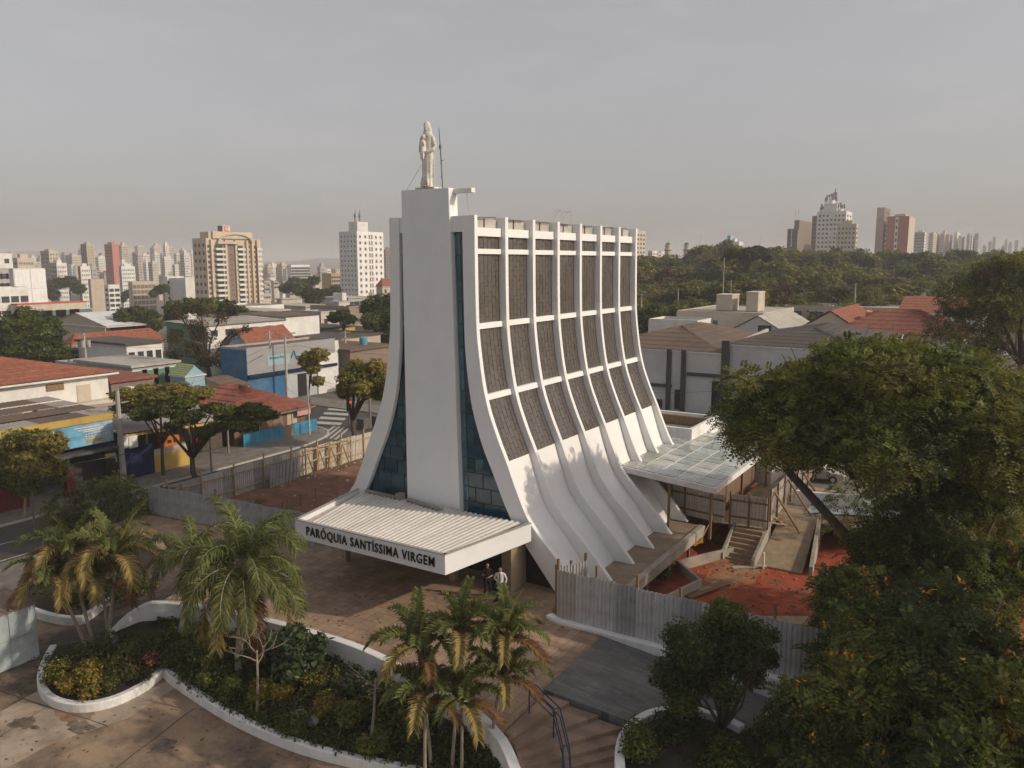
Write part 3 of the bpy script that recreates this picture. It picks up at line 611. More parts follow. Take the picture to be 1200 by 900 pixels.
# handrail
hr = thing('handrail', 'blue steel double handrail running down the middle of the fan stairs', 'handrail', (-12.3, 22.8, -.8))
pts = [(-14.0, 23.6, 0), (-12.75, 23.2, -.32), (-11.9, 22.3, -.96), (-11.3, 21.4, -1.6)]
for off in (0, .16):
    b = MB(); P = [(x + off, y + off, z + .95) for x, y, z in pts]; b.tube(P, .028, 6); b.tube([(x, y, z - .32) for x, y, z in P], .024, 6); part('rail', b, BLUEST, hr)
for x, y, z in pts:
    b = MB(); b.tube([(x, y, z - .2), (x, y, z + .95)], .026, 6); b.tube([(x, y, z + .95), (x + .16, y + .16, z + .95)], .02, 5); part('rail_post', b, BLUEST, hr)
# ------------------------------------------------ planted beds
mk = [(-31.2, 20.35)] + [tuple(p[:2]) for p in spline([(-30.5, 20.0), (-29.2, 19.7), (-25.3, 19.2), (-22.2, 19.15), (-19.6, 19.5), (-16.5, 20.3), (-14.3, 20.6), (-12.8, 20.2)], 5)]
kb = thing('planter_kerb', 'long curved white kerb edging the large planted bed along the driveway', 'kerb', (-22, 19.2, -1.8))
b = MB(); b.wall(mk, .3, -1.8, -1.36); part('kerb_wall', b, WHITE2, kb, bevel=.03)
fr = [Vector((*p, 0)) for p in mk]; n = len(fr); bkp = [wall_top[int(4 + (len(wall_top) - 12) * i / (n - 1))] for i in range(n)]
def bedz(t): return -1.48 + .8 * t ** .8
b = MB(); b.grid([[(*(fr[i].lerp(bkp[i], t))[:2], bedz(t) + .06 * mnoise.noise((fr[i].lerp(bkp[i], t)) * 2)) for t in [k / 8 for k in range(9)]] for i in range(n)][::-1])
struct('planted_bed', b, SOIL, smooth=True)
isl = [tuple(p[:2]) for p in spline([(-36.9, 18.6), (-35.6, 17.5), (-34.0, 16.5), (-32.3, 16.1), (-30.9, 16.45), (-30.2, 17.4), (-30.2, 18.8), (-30.7, 20.0)], 5)]
kb = thing('planter_kerb', 'rounded white kerb of the small island bed with golden shrubs left on the driveway', 'kerb', (-33, 17, -1.8))
b = MB(); b.wall(isl, .3, -1.8, -1.4); part('kerb_wall', b, WHITE2, kb, bevel=.03)
b = MB(); b.poly([(x, y, -1.5) for x, y in isl] + [(-32.5, 22.0, -1.2), (-35, 21, -1.4)]); struct('planted_bed', b, SOIL)
up = [tuple(p[:2]) for p in spline([(-44.8, 20.8), (-42.3, 20.2), (-39.8, 20.4), (-38.7, 21.0), (-38.6, 22.4), (-39.6, 25.8), (-41, 27.3)], 5)]
zz = [-1.35 + 1.3 * max(0, (i / (len(up) - 1) - .5) * 2) for i in range(len(up))]
kb = thing('planter_kerb', 'white kerb with a corner around the palm bed beside the brick path', 'kerb', (-41, 22, -1.8))
b = MB(); b.wall(up, .3, -1.8, zz); part('kerb_wall', b, WHITE2, kb, bevel=.03)
b = MB(); b.poly([(x, y, max(-1.42, z - .1)) for (x, y), z in zip(up, zz)] + [(-45, 27, -.4), (-45.5, 22, -1.4)]); struct('planted_bed', b, SOIL)
rp = [tuple(p[:2]) for p in spline(P2([(733, 960), (727, 905), (727, 875), (734, 855), (748, 841), (768, 832), (795, 829), (835, 834), (870, 850)], -.1), 5)]
kb = thing('planter_kerb', 'rounded white kerb of the dark shrub bed beside the stairs and slate ramp', 'kerb', (-9, 24.5, -1.8))
b = MB(); b.wall(rp, .34, -1.8, -.1); part('kerb_wall', b, WHITE2, kb, bevel=.03)
b = MB(); b.poly([(x, y, -.35) for x, y in rp] + [(-3, 26.5, -1.2), (-3, 15, -1.4), (-8, 15, -.6)]); struct('planted_bed', b, SOIL)
flat([(-9, 12), (22, 12), (22, 31), (-3.2, 31), (-3.2, 26.2), (-6, 25.6)], -1.77, 'dark_lawn', mat('dark_ground_cover', (.06, .055, .035), .95, .35, 2.5, bump=.5, dirt=(.20, .16, .11), dirtpos=(.55, .7)))  # dark ground sheet with paler brown patches
# ------------------------------------------------ building site on the right
b = MB(); b.box(-18.6, -15.3, 33.7, 47.2, -.12, 0.0); struct('walkway', b, mat('rough_walkway_concrete', (.25, .19, .13), .9, .2, 1.3, bump=.3, dirt=(.34, .29, .22)))
b = MB(); b.box(-15.62, -15.27, 33.7, 47.0, -.5, .12); sw = thing('edge_beam', 'long raw concrete edge beam along the walkway beside the church fins', 'beam', (-15.5, 40, -.5)); part('beam_body', b, CONC, sw, bevel=.02)
for y in (35.0, 38.2, 41.4, 44.6):
    t = thing('site_post', ['foremost', 'second', 'third', 'rearmost'][int((y - 35) / 3.2 + .1)] + ' short timber prop under the edge of the walkway', 'post', (-15.45, y, -1.6), 'props under the walkway'); b = MB(); b.box(-15.52, -15.38, y - .07, y + .07, -1.7, -.5); part('prop', b, WOOD, t)
b = MB(); b.box(-18.5, -18.3, 33.7, 47.5, -1.8, -.12); struct('foundation', b, CONCD)
nx, ny = 60, 70
def rsz(x, y):
    v = Vector((x * .35, y * .35, 0)); z = -1.52 + .10 * mnoise.noise(v) + .05 * mnoise.noise(v * 4) + .02 * mnoise.noise(v * 11)
    return z + .25 * math.exp(-((x + 9.5) ** 2 + (y - 36) ** 2) / 6)
b = MB(); b.grid([[(-18.4 + 21 * i / nx, 31.05 + 33 * j / ny, rsz(-18.4 + 21 * i / nx, 31.05 + 33 * j / ny)) for j in range(ny + 1)] for i in range(nx + 1)][::-1])
struct('red_earth', b, REDSOIL, smooth=True)
pw = thing('planter_wall', 'angular low concrete planter wall on the red earth beside the walkway', 'wall', (-13.5, 42, -1.6))
b = MB(); b.wall(P2([(772, 702), (821, 678.5), (794, 657), (830, 648), (861, 641.5)], -.95), .2, -1.7, -.95); part('wall_body', b, CONC, pw, bevel=.015)
ps = MB()
for i in range(7):
    y = 48.4 - i * .3; ps = MB(); ps.box(-13.75, -12.05, y - .3, y, -1.6, -.06 - .22 * i)
    if i == 0: sc = thing('stairs', 'flight of raw concrete site steps between two low walls on the red earth', 'stairs', (-12.9, 47.5, -1.6))
    part('step', ps, mat('dusty_concrete', (.36, .27, .18), .9, .2, 2, bump=.2, dirt=(.22, .15, .10)), sc)
def slopewall(a, bq, th, zb, za1, zb1): 
    m_ = MB(); m_.wall([a, bq], th, zb, [za1, zb1]); return m_
part('side_wall', slopewall((-13.9, 48.6), (-13.85, 46.0), .18, -1.6, .1, -1.05), CONC, sc, bevel=.01); part('side_wall', slopewall((-11.95, 49.4), (-11.9, 45.6), .2, -1.6, .25, -1.0), CONC, sc, bevel=.01)
ra = thing('site_ramp', 'concrete access ramp with a low side wall next to the site steps', 'ramp', (-10.5, 48.5, -1.6))
b = MB(); b.add([(-11.8, 51.5, 0), (-9.6, 51.5, 0), (-9.2, 46.2, -1.42), (-11.8, 46.2, -1.42), (-11.8, 51.5, -1.6), (-9.6, 51.5, -1.6), (-9.2, 46.2, -1.6), (-11.8, 46.2, -1.6)], [(3, 2, 1, 0), (2, 6, 5, 1), (3, 7, 6, 2), (0, 4, 7, 3), (1, 5, 4, 0)]); part('ramp_surface', b, MATS['dusty_concrete'], ra)
part('side_wall', slopewall((-9.55, 52.3), (-8.75, 46.2), .22, -1.6, .4, -.95), CONC, ra, bevel=.01)
b = MB(); b.tube([(-11.35, 45.9, -1.5), (-11.35, 45.9, -.5)], .07, 8); part('pipe_stub', b, WHITE2, ra)
flat([(-15.2, 48.3), (-11.9, 48.45), (-11.8, 51.5), (-9.6, 51.5), (-3, 53), (-3, 60), (-15.2, 60)], -.02, 'landing', mat('site_landing', (.32, .24, .16), .9, .25, 1.2, dirt=(.4, .34, .27)))
# boards lying about the site
def plank(a, bq, wd, th, m, label, grp=None):
    t = thing('plank', label, 'plank', a, grp); b_ = MB(); b_.bar(a, bq, wd, th); part('board', b_, m, t); return t
PL = lambda px, py, z: tuple(atz(px, py, z))
plank(PL(898, 606, .1), PL(972, 623, -1.0), .22, .05, WOODP, 'long pale plank lying from the fence corner over the ramp wall', 'pale planks over the ramp')
plank(PL(902, 612, .12), PL(962, 622, -.9), .2, .05, WOODP, 'second long pale plank lying beside the first over the ramp wall', 'pale planks over the ramp')
plank(PL(905, 604, .15), PL(935, 628, -.6), .16, .05, WOODP, 'short plank lying steeply down across the site ramp')
plank(PL(806, 699, -1.4), PL(868, 676, -1.4), .5, .06, WOOD, 'wide dusty board lying on the red earth by the planter wall')
plank(PL(790, 700, -1.4), PL(832, 688, -1.4), .3, .06, WOODP, 'short pale board lying against the planter wall on red earth')
plank(PL(858, 665, -1.42), PL(898, 663, -1.42), .3, .06, CONCP, 'grey board lying at the foot of the site steps')
plank(PL(874, 597, .3), PL(880, 632, -.9), .12, .1, WOODP, 'timber brace leaning down the middle of the site steps')
plank(PL(897, 727, -1.4), PL(950, 727, -1.4), .9, .06, mat('dusty_board', (.40, .28, .19), .9, .2, 2), 'large dusty shuttering board lying behind the right end of the fence')
cy = thing('warning_tape', 'crumpled yellow warning mesh lying in the planter pit by the walkway', 'mesh', PL(812, 636, -.9)); b = MB()
P = [[tuple(atz(802 + 22 * i / 8, 640 - 9 * i / 8 + 6 * j / 4, -.9) + Vector((0, 0, .12 * random.random()))) for j in range(5)] for i in range(9)]; b.grid(P); part('mesh_sheet', b, mat('yellow_mesh', (.45, .26, .03), .7, .3, 3), cy)
sp = thing('shovel', 'wooden handle leaning out of the yellow mesh', 'handle', PL(820, 636, -.8)); b = MB(); b.tube([PL(820, 636, -.8), PL(835, 606, .5)], .035, 5); part('handle', b, WOODP, sp)
# rubble and pit vegetation
random.seed(5)
b = MB()
for i in range(650):
    px, py = random.choice([(random.gauss(905, 30), random.gauss(658, 5)), (random.gauss(870, 25), random.gauss(668, 8)), (random.gauss(900, 40), random.gauss(705, 16)), (random.gauss(940, 15), random.gauss(640, 14))])
    p = atz(px, py, -1.45); s = abs(random.gauss(.025, .04)) + .015
    z = rsz(p.x, p.y); b.ell((p.x, p.y, z + s * .3), s, s * random.uniform(.6, 1.3), s * .7, 5, 4)
stuff('rubble', b, mat('rubble_stones', (.30, .13, .075), .95, .35, 3, rpi=.4), 'scattered stones and rubble on the red earth')
pc = [atz(818, 692, -1.4), atz(884, 682, -1.4), atz(900, 654, -1.4), atz(838, 652, -1.4)]
b = MB(); b.grid([[(lambda q: (q.x, q.y, rsz(q.x, q.y) + .015 + .03 * mnoise.noise((q.x * 2, q.y * 2, 5))))(pc[0].lerp(pc[1], i / 12 + .05 * mnoise.noise((j * .6, i * .5, 2))).lerp(pc[3].lerp(pc[2], i / 12), j / 12 + .06 * mnoise.noise((i * .7, j * .4, 7)))) for i in range(13)] for j in range(13)])
struct('dusty_path', b, mat('dusty_tan_earth', (.36, .20, .11), .95, .3, 1.6, bump=.6, dirt=(.26, .09, .05), dirtpos=(.48, .62), detail=10), smooth=True)
# ------------------------------------------------ corrugated fences
def sheet_mesh(wd, h, m, per=5, dep=.045):
    b = MB(); pr = []
    for i in range(per):
        w0 = wd / per; pr += [(w0 * i, 0), (w0 * (i + .14), dep), (w0 * (i + .5), dep), (w0 * (i + .64), 0)]
    pr.append((wd, 0))
    b.grid([[(x, -d, z) for x, d in pr] for z in (0, h * .5, h)]); return new_mesh('metal_sheet', b, m)
def fence(label, a, bq, z0, h, mats, zb=None, post_every=2, post_up=.55, rails=True, seed=1, wd=.98, group=None, postm=None, cat='fence', back=1, gapfn=None):
    rnd = random.Random(seed); a = Vector((*a, 0)); bq = Vector((*bq, 0)); d = bq - a; n = max(1, round(d.length / wd)); st_ = d / n; ang = math.atan2(d.y, d.x); nn = Vector((-math.sin(ang), math.cos(ang), 0)) * back
    t = thing('site_fence', label, cat, (a.x, a.y, z0), group); meshes = [sheet_mesh(st_.length + .02, h, m) for m in mats]
    zf = (lambda u: z0 + ((zb - z0) * u if zb is not None else 0))
    for i in range(n):
        p = a + st_ * i; p.z = zf(i / n) + rnd.uniform(-.05, .05); p += nn * rnd.uniform(-.015, .015)
        inst('metal_sheet', rnd.choice(meshes), t, p, (0, 0, ang + rnd.uniform(-.012, .012)))
    for i in range(0, n + 1, post_every):
        p = a + st_ * i + nn * .1; b_ = MB(); u = rnd.uniform(.5, 1.2) * post_up; z = zf(i / n); b_.box(p.x - .05, p.x + .05, p.y - .05, p.y + .05, z - .3, z + h + u); part('post', b_, postm or WOOD, t)
    if rails:
        for k in (.25, .8):
            b_ = MB(); b_.bar(tuple(a + nn * .06 + Vector((0, 0, zf(0) + h * k))), tuple(bq + nn * .06 + Vector((0, 0, zf(1) + h * k))), .06, .1); part('rail', b_, postm or WOOD, t)
    return t
fence('grey corrugated metal fence on the white footing beside the slate ramp', (-16.75, 30.7), (-3.2, 30.7), .12, 2.35, [STEEL, STEELD, STEEL, mat('dusty_steel_sheet', (.47, .45, .42), .5, .12, 2, metallic=.45, dirt=(.33, .31, .29))], seed=4, post_every=2)
fence('short grey corrugated return panel at the church foot behind the ramp fence', (-16.8, 30.85), (-16.2, 32.6), .1, 2.3, [STEELD], seed=2, post_every=1, post_up=.3)
LF = fence('long corrugated site fence of grey and pale sheets along the street by the church', (-50.2, 60.2), (-50.2, 31.0), -1.75, 2.3, [STEELW, STEELW, STEELW], seed=8, post_every=3, postm=WOODP, back=1)
for o in list(LF.children):
    if o.name.startswith('metal_sheet') and ORG[o.name].y < 45.2:
        if 'gs' not in globals(): gs = [sheet_mesh(1.0, 2.3, STEELD), sheet_mesh(1.0, 2.3, STEEL)]
        o.data = random.choice(gs)
for y in (47.0, 48.4, 49.8, 51.2):                            # timber frames on the inside of the fence
    t = thing('shoring_frame', ['nearest', 'second', 'third', 'farthest'][int((y - 47) / 1.4 + .1)] + ' upright pine frame bracing the inside of the street fence', 'frame', (-49.95, y, -1.7), 'pine frames on the street fence')
    b = MB(); b.box(-49.98, -49.86, y - .06, y + .06, -1.75, .7); b.box(-49.98, -49.86, y + 1.2, y + 1.3, -1.75, .65); b.bar((-49.85, y, -.6), (-49.85, y + 1.25, -.5), .05, .12); b.bar((-49.85, y, .5), (-49.85, y + 1.25, .5), .05, .12); part('uprights', b, WOODP, t)
    b = MB(); b.bar((-49.85, y + .1, .2), (-48.6, y - .2, -1.7), .06, .09); part('brace', b, WOOD, t)
lp = thing('sheet_stack', 'stack of grey metal sheets leaning against the inside of the street fence', 'sheets', (-49.6, 43.5, -1.7))
for k in range(4):
    m_ = sheet_mesh(1.6, 1.9, STEELD); inst('metal_sheet', m_, lp, (-49.65 + .1 * k, 45.6 - .5 * k, -1.7), (R(-8), 0, -math.pi / 2))
fence('grey corrugated fence with white footing between the palm bed and the dirt lot', (-47.0, 30.5), (-33.2, 31.7), .02, 1.9, [STEELD, STEELD], seed=12, post_every=3)
# site fence by the glass roof
fence('pale corrugated hoarding with timber rails under the glass roof edge', (-18.9, 48.75), (-14.4, 48.1), .05, 1.85, [STEELW, STEELD, STEELW], seed=3, post_every=2, back=-1, post_up=.35)
fence('pale corrugated hoarding with timber rails at the head of the site steps', (-14.2, 48.6), (-11.9, 48.75), .02, 1.9, [STEELW, STEELD], seed=5, post_every=1, back=-1, post_up=.25)
F3 = fence('sunlit corrugated hoarding braced with long timbers along the site path', (-12.1, 49.6), (-12.3, 64), 0, 2.1, [STEELW, STEELW, STEELD], seed=6, post_every=2, back=-1, post_up=.2)
for y in (50.5, 54, 57.5):
    t = thing('timber_prop', ['nearest', 'middle', 'farthest'][int((y - 50.5) / 3.5 + .1)] + ' long timber prop leaning on the hoarding along the site path', 'prop', (-12, y, 1.6), 'timber props on the hoarding'); b = MB(); b.bar((-12.0, y, 1.9), (-10.1, y - 1.2, -.1), .1, .12); part('prop', b, WOOD, t)
# ------------------------------------------------ annex with glass roof
an = thing('annex', 'low white annex with a gridded glass roof beside the church fins', 'annex', (-17.5, 52, 0))
b = MB(); b.box(-21.5, -15.6, 49.6, 58.6, 0, 2.75); part('wall', b, WHITE2, an)
b = MB(); b.box(-15.6, -15.45, 49.0, 58.8, 0, 2.7); part('side_wall', b, mat('brown_render', (.19, .125, .085), .95, .2, 6, bump=.5), an)
b = MB(); b.box(-17.2, -16.6, 49.45, 49.6, 1.3, 2.4); part('window', b, DARK, an); b = MB(); b.box(-20.0, -19.5, 49.45, 49.6, .9, 2.5); part('window', b, DARK, an)
G00, G10, G01, G11 = Vector((-20.5, 45.7, 3.5)), Vector((-14.25, 45.3, 3.1)), Vector((-20.5, 58.9, 3.5)), Vector((-14.25, 58.8, 3.1))
def gp(u, v, dz=0): return (G00 * (1 - u) * (1 - v) + G10 * u * (1 - v) + G01 * (1 - u) * v + G11 * u * v) + Vector((0, 0, dz))
fm = MB(); nu, nv = 5, 8
for i in range(nu + 1): fm.bar(gp(i / nu, 0, -.06), gp(i / nu, 1, -.06), .09, .14)
for j in range(nv + 1): fm.bar(gp(0, j / nv, -.055), gp(1, j / nv, -.055), .09, .13)
part('roof_frame', fm, WHITE2, an)
b = MB(); b.bar(gp(0, 0, -.16) + Vector((0, -.1, 0)), gp(1, 0, -.16) + Vector((0.05, -.1, 0)), .12, .34); b.bar(gp(1, 0, -.16) + Vector((.08, -.15, 0)), gp(1, 1, -.16) + Vector((.08, 0, 0)), .12, .34); part('roof_edge', b, WHITE2, an)
b = MB(); b.add([gp(0, 0, -.3), gp(1, 0, -.3), gp(1, 1, -.3), gp(0, 1, -.3)], [(3, 2, 1, 0)]); part('ceiling', b, mat('annex_ceiling', (.42, .42, .40), .8, .1), an)
GPANE = [glassmat('roof_glass_pane', (.34, .37, .36), .12, .6), glassmat('greenish_roof_glass', (.27, .30, .25), .12, .6), glassmat('dusty_roof_glass', (.42, .42, .39), .22, .5)]
random.seed(21)
for i in range(nu):
    for j in range(nv):
        e = .012; q = [gp((i + e * 4) / nu, (j + e * 5) / nv), gp((i + 1 - e * 4) / nu, (j + e * 5) / nv), gp((i + 1 - e * 4) / nu, (j + 1 - e * 5) / nv), gp((i + e * 4) / nu, (j + 1 - e * 5) / nv)]
        b = MB(); tl = random.gauss(0, .012); T = [p + Vector((0, 0, .03 + (tl if k in (1, 2) else 0))) for k, p in enumerate(q)]
        b.add(T + [p + Vector((0, 0, -.02)) for p in q], [(0, 1, 2, 3), (0, 4, 5, 1), (1, 5, 6, 2), (2, 6, 7, 3), (3, 7, 4, 0)]); part('pane', b, random.choice(GPANE), an)
for x, y in ((-14.5, 45.6), (-17.2, 45.8), (-14.5, 52), (-14.5, 58.2)):
    b = MB(); b.box(x - .07, x + .07, y - .07, y + .07, -.2, 2.9); part('post', b, WOOD, an)
rb = thing('roof_box', 'white walled roof enclosure open at the top behind the glass roof', 'parapet', (-21.5, 58.5, 3.1))
b = MB(); xa, xb, ya, yb2 = -25.5, -19.3, 55.6, 61.8
b.box(xb - .3, xb, ya, yb2, 2.9, 4.2); b.box(xa, xb - .302, ya, ya + .3, 2.9, 4.2); b.box(xa, xb - .302, yb2 - .3, yb2, 2.9, 4.2); b.box(xa, xa + .3, ya + .302, yb2 - .302, 2.9, 4.2); part('wall_body', b, WHITE2, rb, bevel=.02)
b = MB(); b.box(xa + .3, xb - .3, ya + .3, yb2 - .3, 3.1, 3.25); part('floor_panel', b, CONCD, rb)
b = MB(); b.box(xa + .31, xb - .31, yb2 - .5, yb2 - .302, 3.3, 3.95); part('liner', b, WOOD, rb)
b = MB(); b.box(xa, -14.3, 58.95, 66, 0, 2.9); t = thing('rear_annex', 'plain rear wing of the annex behind the roof enclosure', 'annex', (-20, 62, 0)); part('wall', b, WHITE2, t)
b = MB(); b.box(xa, -14.3, 58.95, 66, 2.9, 3.0); part('roof', b, CONCP, t)
# low white wall and plastic sheet to the right
lw = thing('low_wall', 'low white curved wall beyond the site ramp with plastic sheeting in front', 'wall', (-7, 55, -1))
b = MB(); b.wall(spline([(-11.7, 55.0), (-10, 55.3), (-8, 56.0), (-6.5, 57.0)], 4), .3, -1.6, .95); part('wall_body', b, WHITE2, lw)
ps = thing('plastic_sheet', 'crumpled pale blue plastic sheeting spread before the low white wall', 'sheet', (-7.5, 54, 0)); b = MB()
b.grid([[(-10.8 + 5.5 * i / 14 + .2 * random.random(), 53.2 + .28 * i * .5 + 1.6 * j / 5, .02 + .14 * random.random()) for j in range(6)] for i in range(15)][::-1]); part('sheeting', b, mat('pale_plastic', (.50, .56, .62), .3, .15, 2), ps)
# ------------------------------------------------ dirt lot on the left
def lz(x, y):
    v = Vector((x * .3, y * .3, 3)); z = -1.62 + .14 * mnoise.noise(v) + .07 * mnoise.noise(v * 3.5) + .03 * mnoise.noise(v * 9)
    return z + .45 * math.exp(-((x + 47.3) / 1.6) ** 2) * (.5 + .5 * mnoise.noise((x * .5, y * .25, 1)))
b = MB(); b.grid([[(-50 + 17.2 * i / 50, 31.6 + 32 * j / 90, lz(-50 + 17.2 * i / 50, 31.6 + 32 * j / 90)) for j in range(91)] for i in range(51)][::-1]); struct('dirt_lot', b, BRNSOIL, smooth=True)
b = MB(); random.seed(9)
for i in range(260):
    x, y = random.uniform(-49.5, -35), random.uniform(33, 60); s = abs(random.gauss(.05, .06)) + .02
    b.ell((x, y, lz(x, y) + s * .3), s, s * random.uniform(.6, 1.3), s * .7, 5, 4)
stuff('rubble', b, mat('pale_rubble', (.40, .33, .27), .95, .35, 3, rpi=.3), 'pale stones scattered over the dirt lot')
for i, (px, py) in enumerate([(352, 592), (370, 585), (331, 602), (338, 600)]):
    p = atz(px, py, -1.6); t = thing('stake', ['stake nearest the church canopy', 'farthest back stake', 'leftmost stake', 'second stake from the left'][i] + ' standing in the dirt lot', 'stake', p, 'stakes in the dirt lot'); b = MB(); b.box(p.x - .04, p.x + .04, p.y - .04, p.y + .04, -1.7, -.7); part('stake_body', b, WOOD, t)
# ------------------------------------------------ metal booth on the driveway
bo = thing('metal_container', 'weathered pale blue metal container with a corrugated roof at the left edge', 'container', (-38.5, 15, -1.8))
PB = mat('weathered_pale_blue_metal', (.36, .42, .44), .6, .12, .9, dirt=(.20, .21, .20), dirtpos=(.5, .72))
b = MB(); b.box(-39.6, -36.95, 8, 18.0, -1.78, .78); part('body', b, PB, bo, bevel=.02)
for k in range(8):
    for z in (-1.7, -.42):
        b = MB(); y1 = 18 - k * 1.25; b.box(-36.95, -36.91, y1 - 1.2, y1 - .04, z, z + 1.24); part('panel', b, PB, bo)
b = MB(); pr = [];
for i in range(50): pr += [(8 - .1 + i * .205, 0), (8 - .1 + i * .205 + .05, .05), (8 - .1 + i * .205 + .12, .05), (8 - .1 + i * .205 + .17, 0)]
b.grid([[(x, y, z + h) for y, h in pr] for x, z in ((-36.85, .80), (-39.7, .98))]); part('roof_sheet', b, mat('rusty_roof_sheet', (.27, .20, .15), .8, .25, 1.5), bo)

# ================================================================== vegetation
def quads_mesh(name, V, mats, mi=None):                   # V: (n,4,3) array
    n = len(V); me = bpy.data.meshes.new(name); me.vertices.add(n * 4); me.loops.add(n * 4); me.polygons.add(n)
    me.vertices.foreach_set('co', V.reshape(-1).astype(np.float32)); me.loops.foreach_set('vertex_index', np.arange(n * 4, dtype=np.int32))
    me.polygons.foreach_set('loop_start', np.arange(0, n * 4, 4, dtype=np.int32)); me.polygons.foreach_set('loop_total', np.full(n, 4, dtype=np.int32))
    for m in mats: me.materials.append(m)
    if mi is not None: me.polygons.foreach_set('material_index', mi.astype(np.int32))
    me.update(); me.validate(); return me
def unit(a): return a / np.maximum(np.linalg.norm(a, axis=-1, keepdims=True), 1e-6)
def leaves(rng, blobs, n, size, up=.5, shell=.55, aspect=.5, sprays=0, droop=.25):
    """small leaf faces spread through blobs (x, y, z, rx, ry, rz); with sprays > 0 leaflets sit in pairs along twigs"""
    B = np.array(blobs, float); wgt = B[:, 3] * B[:, 4] + B[:, 3] * B[:, 5]; wgt /= wgt.sum()
    ns = n if not sprays else max(1, n // (2 * sprays))
    k = rng.choice(len(B), ns, p=wgt); d = unit(rng.normal(size=(ns, 3)))
    rr = shell + (1 - shell) * rng.random(ns) ** .6; lump = 1 + .16 * np.sin(d[:, 0] * 7 + k) * np.sin(d[:, 1] * 6 + 2 * k) + .12 * np.sin(d[:, 2] * 9 + k)
    c = B[k, :3] + d * B[k, 3:6] * (rr * lump)[:, None]
    nrm = unit(d * .6 + np.array([0, 0, up]) + rng.normal(size=(ns, 3)) * .45); t = unit(np.cross(nrm, rng.normal(size=(ns, 3))))
    if sprays:
        t = unit(d * .8 + rng.normal(size=(ns, 3)) * .6 + np.array([0, 0, -droop])); nrm = unit(np.cross(t, np.cross(nrm, t))); bb = np.cross(nrm, t)
        s = size * (.7 + .6 * rng.random(ns)); out = []
        for i in range(sprays):
            u = (i + .5) / sprays; p = c + t * (s * u)[:, None] - np.array([0, 0, 1.0]) * (droop * s * u * u)[:, None]
            for sg in (-1, 1):
                ll = s * .36 * (1 - .5 * abs(u - .4)); e = unit(bb * sg + t * .5 + rng.normal(size=(ns, 3)) * .12); f = np.cross(nrm, e); w_ = ll * .55
                out.append(np.stack([p, p + e * (ll * .5)[:, None] + f * w_[:, None] * .5, p + e * ll[:, None], p + e * (ll * .5)[:, None] - f * w_[:, None] * .5], 1))
        return np.concatenate(out)
    bt = np.cross(nrm, t); s = size * (.6 + .8 * rng.random(ns)); l = t * (s / 2)[:, None]; w_ = bt * (s * aspect / 2)[:, None]
    return np.stack([c - l, c + w_, c + l, c - w_], 1)
def trunk_mb(rng, base, fork, blobs, r, nl=9, bend=.15, n=7):
    b = MB(); base = Vector(base); fork = Vector(fork); h = (fork - base).length
    mid = base.lerp(fork, .5) + Vector(rng.normal(size=3) * h * .05)
    b.tube([base - Vector((0, 0, .15)), base + (fork - base) * .04, mid, fork], [r * 1.5, r * 1.1, r * .9, r * .75], n)
    idx = list(range(len(blobs))); rng.shuffle(idx)
    for j in idx[:nl]:
        e = Vector(blobs[j][:3]); dd = e - fork; m1 = fork.lerp(e, .4) + Vector((0, 0, dd.length * bend)) + Vector(rng.normal(size=3) * dd.length * .07)
        b.tube([fork - (fork - base).normalized() * r * .5, m1, e], [r * .62, r * .36, r * .1], 5)
        for q in range(2):
            e2 = e + Vector(rng.normal(size=3) * blobs[j][3] * .7); m2 = m1.lerp(e, .3)
            b.tube([m2, m2.lerp(e2, .5) + Vector((0, 0, .1 * dd.length * .3)), e2], [r * .22, r * .14, r * .05], 4)
    return b
def tree(label, base, fork, blobs, n, size, lms, r=.2, seed=1, cat='tree', name='tree', group=None, bark=None, nl=9, mixw=None, flowers=0, **kw):
    rng = np.random.default_rng(seed); t = thing(name, label, cat, base, group); off = np.array(base)
    part('trunk', trunk_mb(rng, base, fork, blobs, r, nl), bark or BARK, t, smooth=True)
    V = leaves(rng, blobs, n, size, **kw) - off; lms = list(lms)
    # each leaf takes the tone of the clump it grows in
    cen = V.mean(1); ph = np.sin(cen[:, 0] * 1.3 + seed) + np.sin(cen[:, 1] * 1.1 + 2 * seed) + np.sin(cen[:, 2] * 1.6) + rng.normal(size=len(V)) * .6
    mi = np.zeros(len(V), int)
    if len(lms) > 1:
        q = np.argsort(np.argsort(ph)) / len(ph); cum = np.cumsum(mixw or [1 / len(lms)] * len(lms)); mi = np.searchsorted(cum, q, side='right').clip(0, len(lms) - 1)
    o = bpy.data.objects.new('crown', quads_mesh('crown', V, lms, mi)); COL.objects.link(o); o.parent = t; ORG[o.name] = Vector(base)
    if flowers:
        fb = rng.choice(len(V), flowers); P = []
        for f in fb:
            c0 = cen[f] + np.array([0, 0, .06])
            for q in range(5): P.append((c0 + rng.normal(size=3) * .07)[None] + rng.normal(size=(4, 3)) * .05)
        fo = bpy.data.objects.new('blossom', quads_mesh('blossom', np.array(P), [FLOWER])); COL.objects.link(fo); fo.parent = t; fo['kind'] = 'stuff'; ORG[fo.name] = Vector(base)
    return t
def dome(rng, c, R_, ry, ztop, zlow, nb, br, flat=.6):
    """clumps laid over an umbrella-shaped crown"""
    out = []
    for i in range(nb):
        u = math.sqrt((i + .5) / nb); a = i * 2.399 + rng.normal() * .3; x, y = u * math.cos(a), u * math.sin(a)
        z = ztop - br * flat - (ztop - zlow - br * flat) * (u ** 2.6) + rng.normal() * br * .2
        b = br * (.75 + .5 * rng.random()); out.append((c[0] + x * (R_ - br * .7), c[1] + y * (ry - br * .7), z, b * 1.15, b * 1.15, b * flat))
    return out
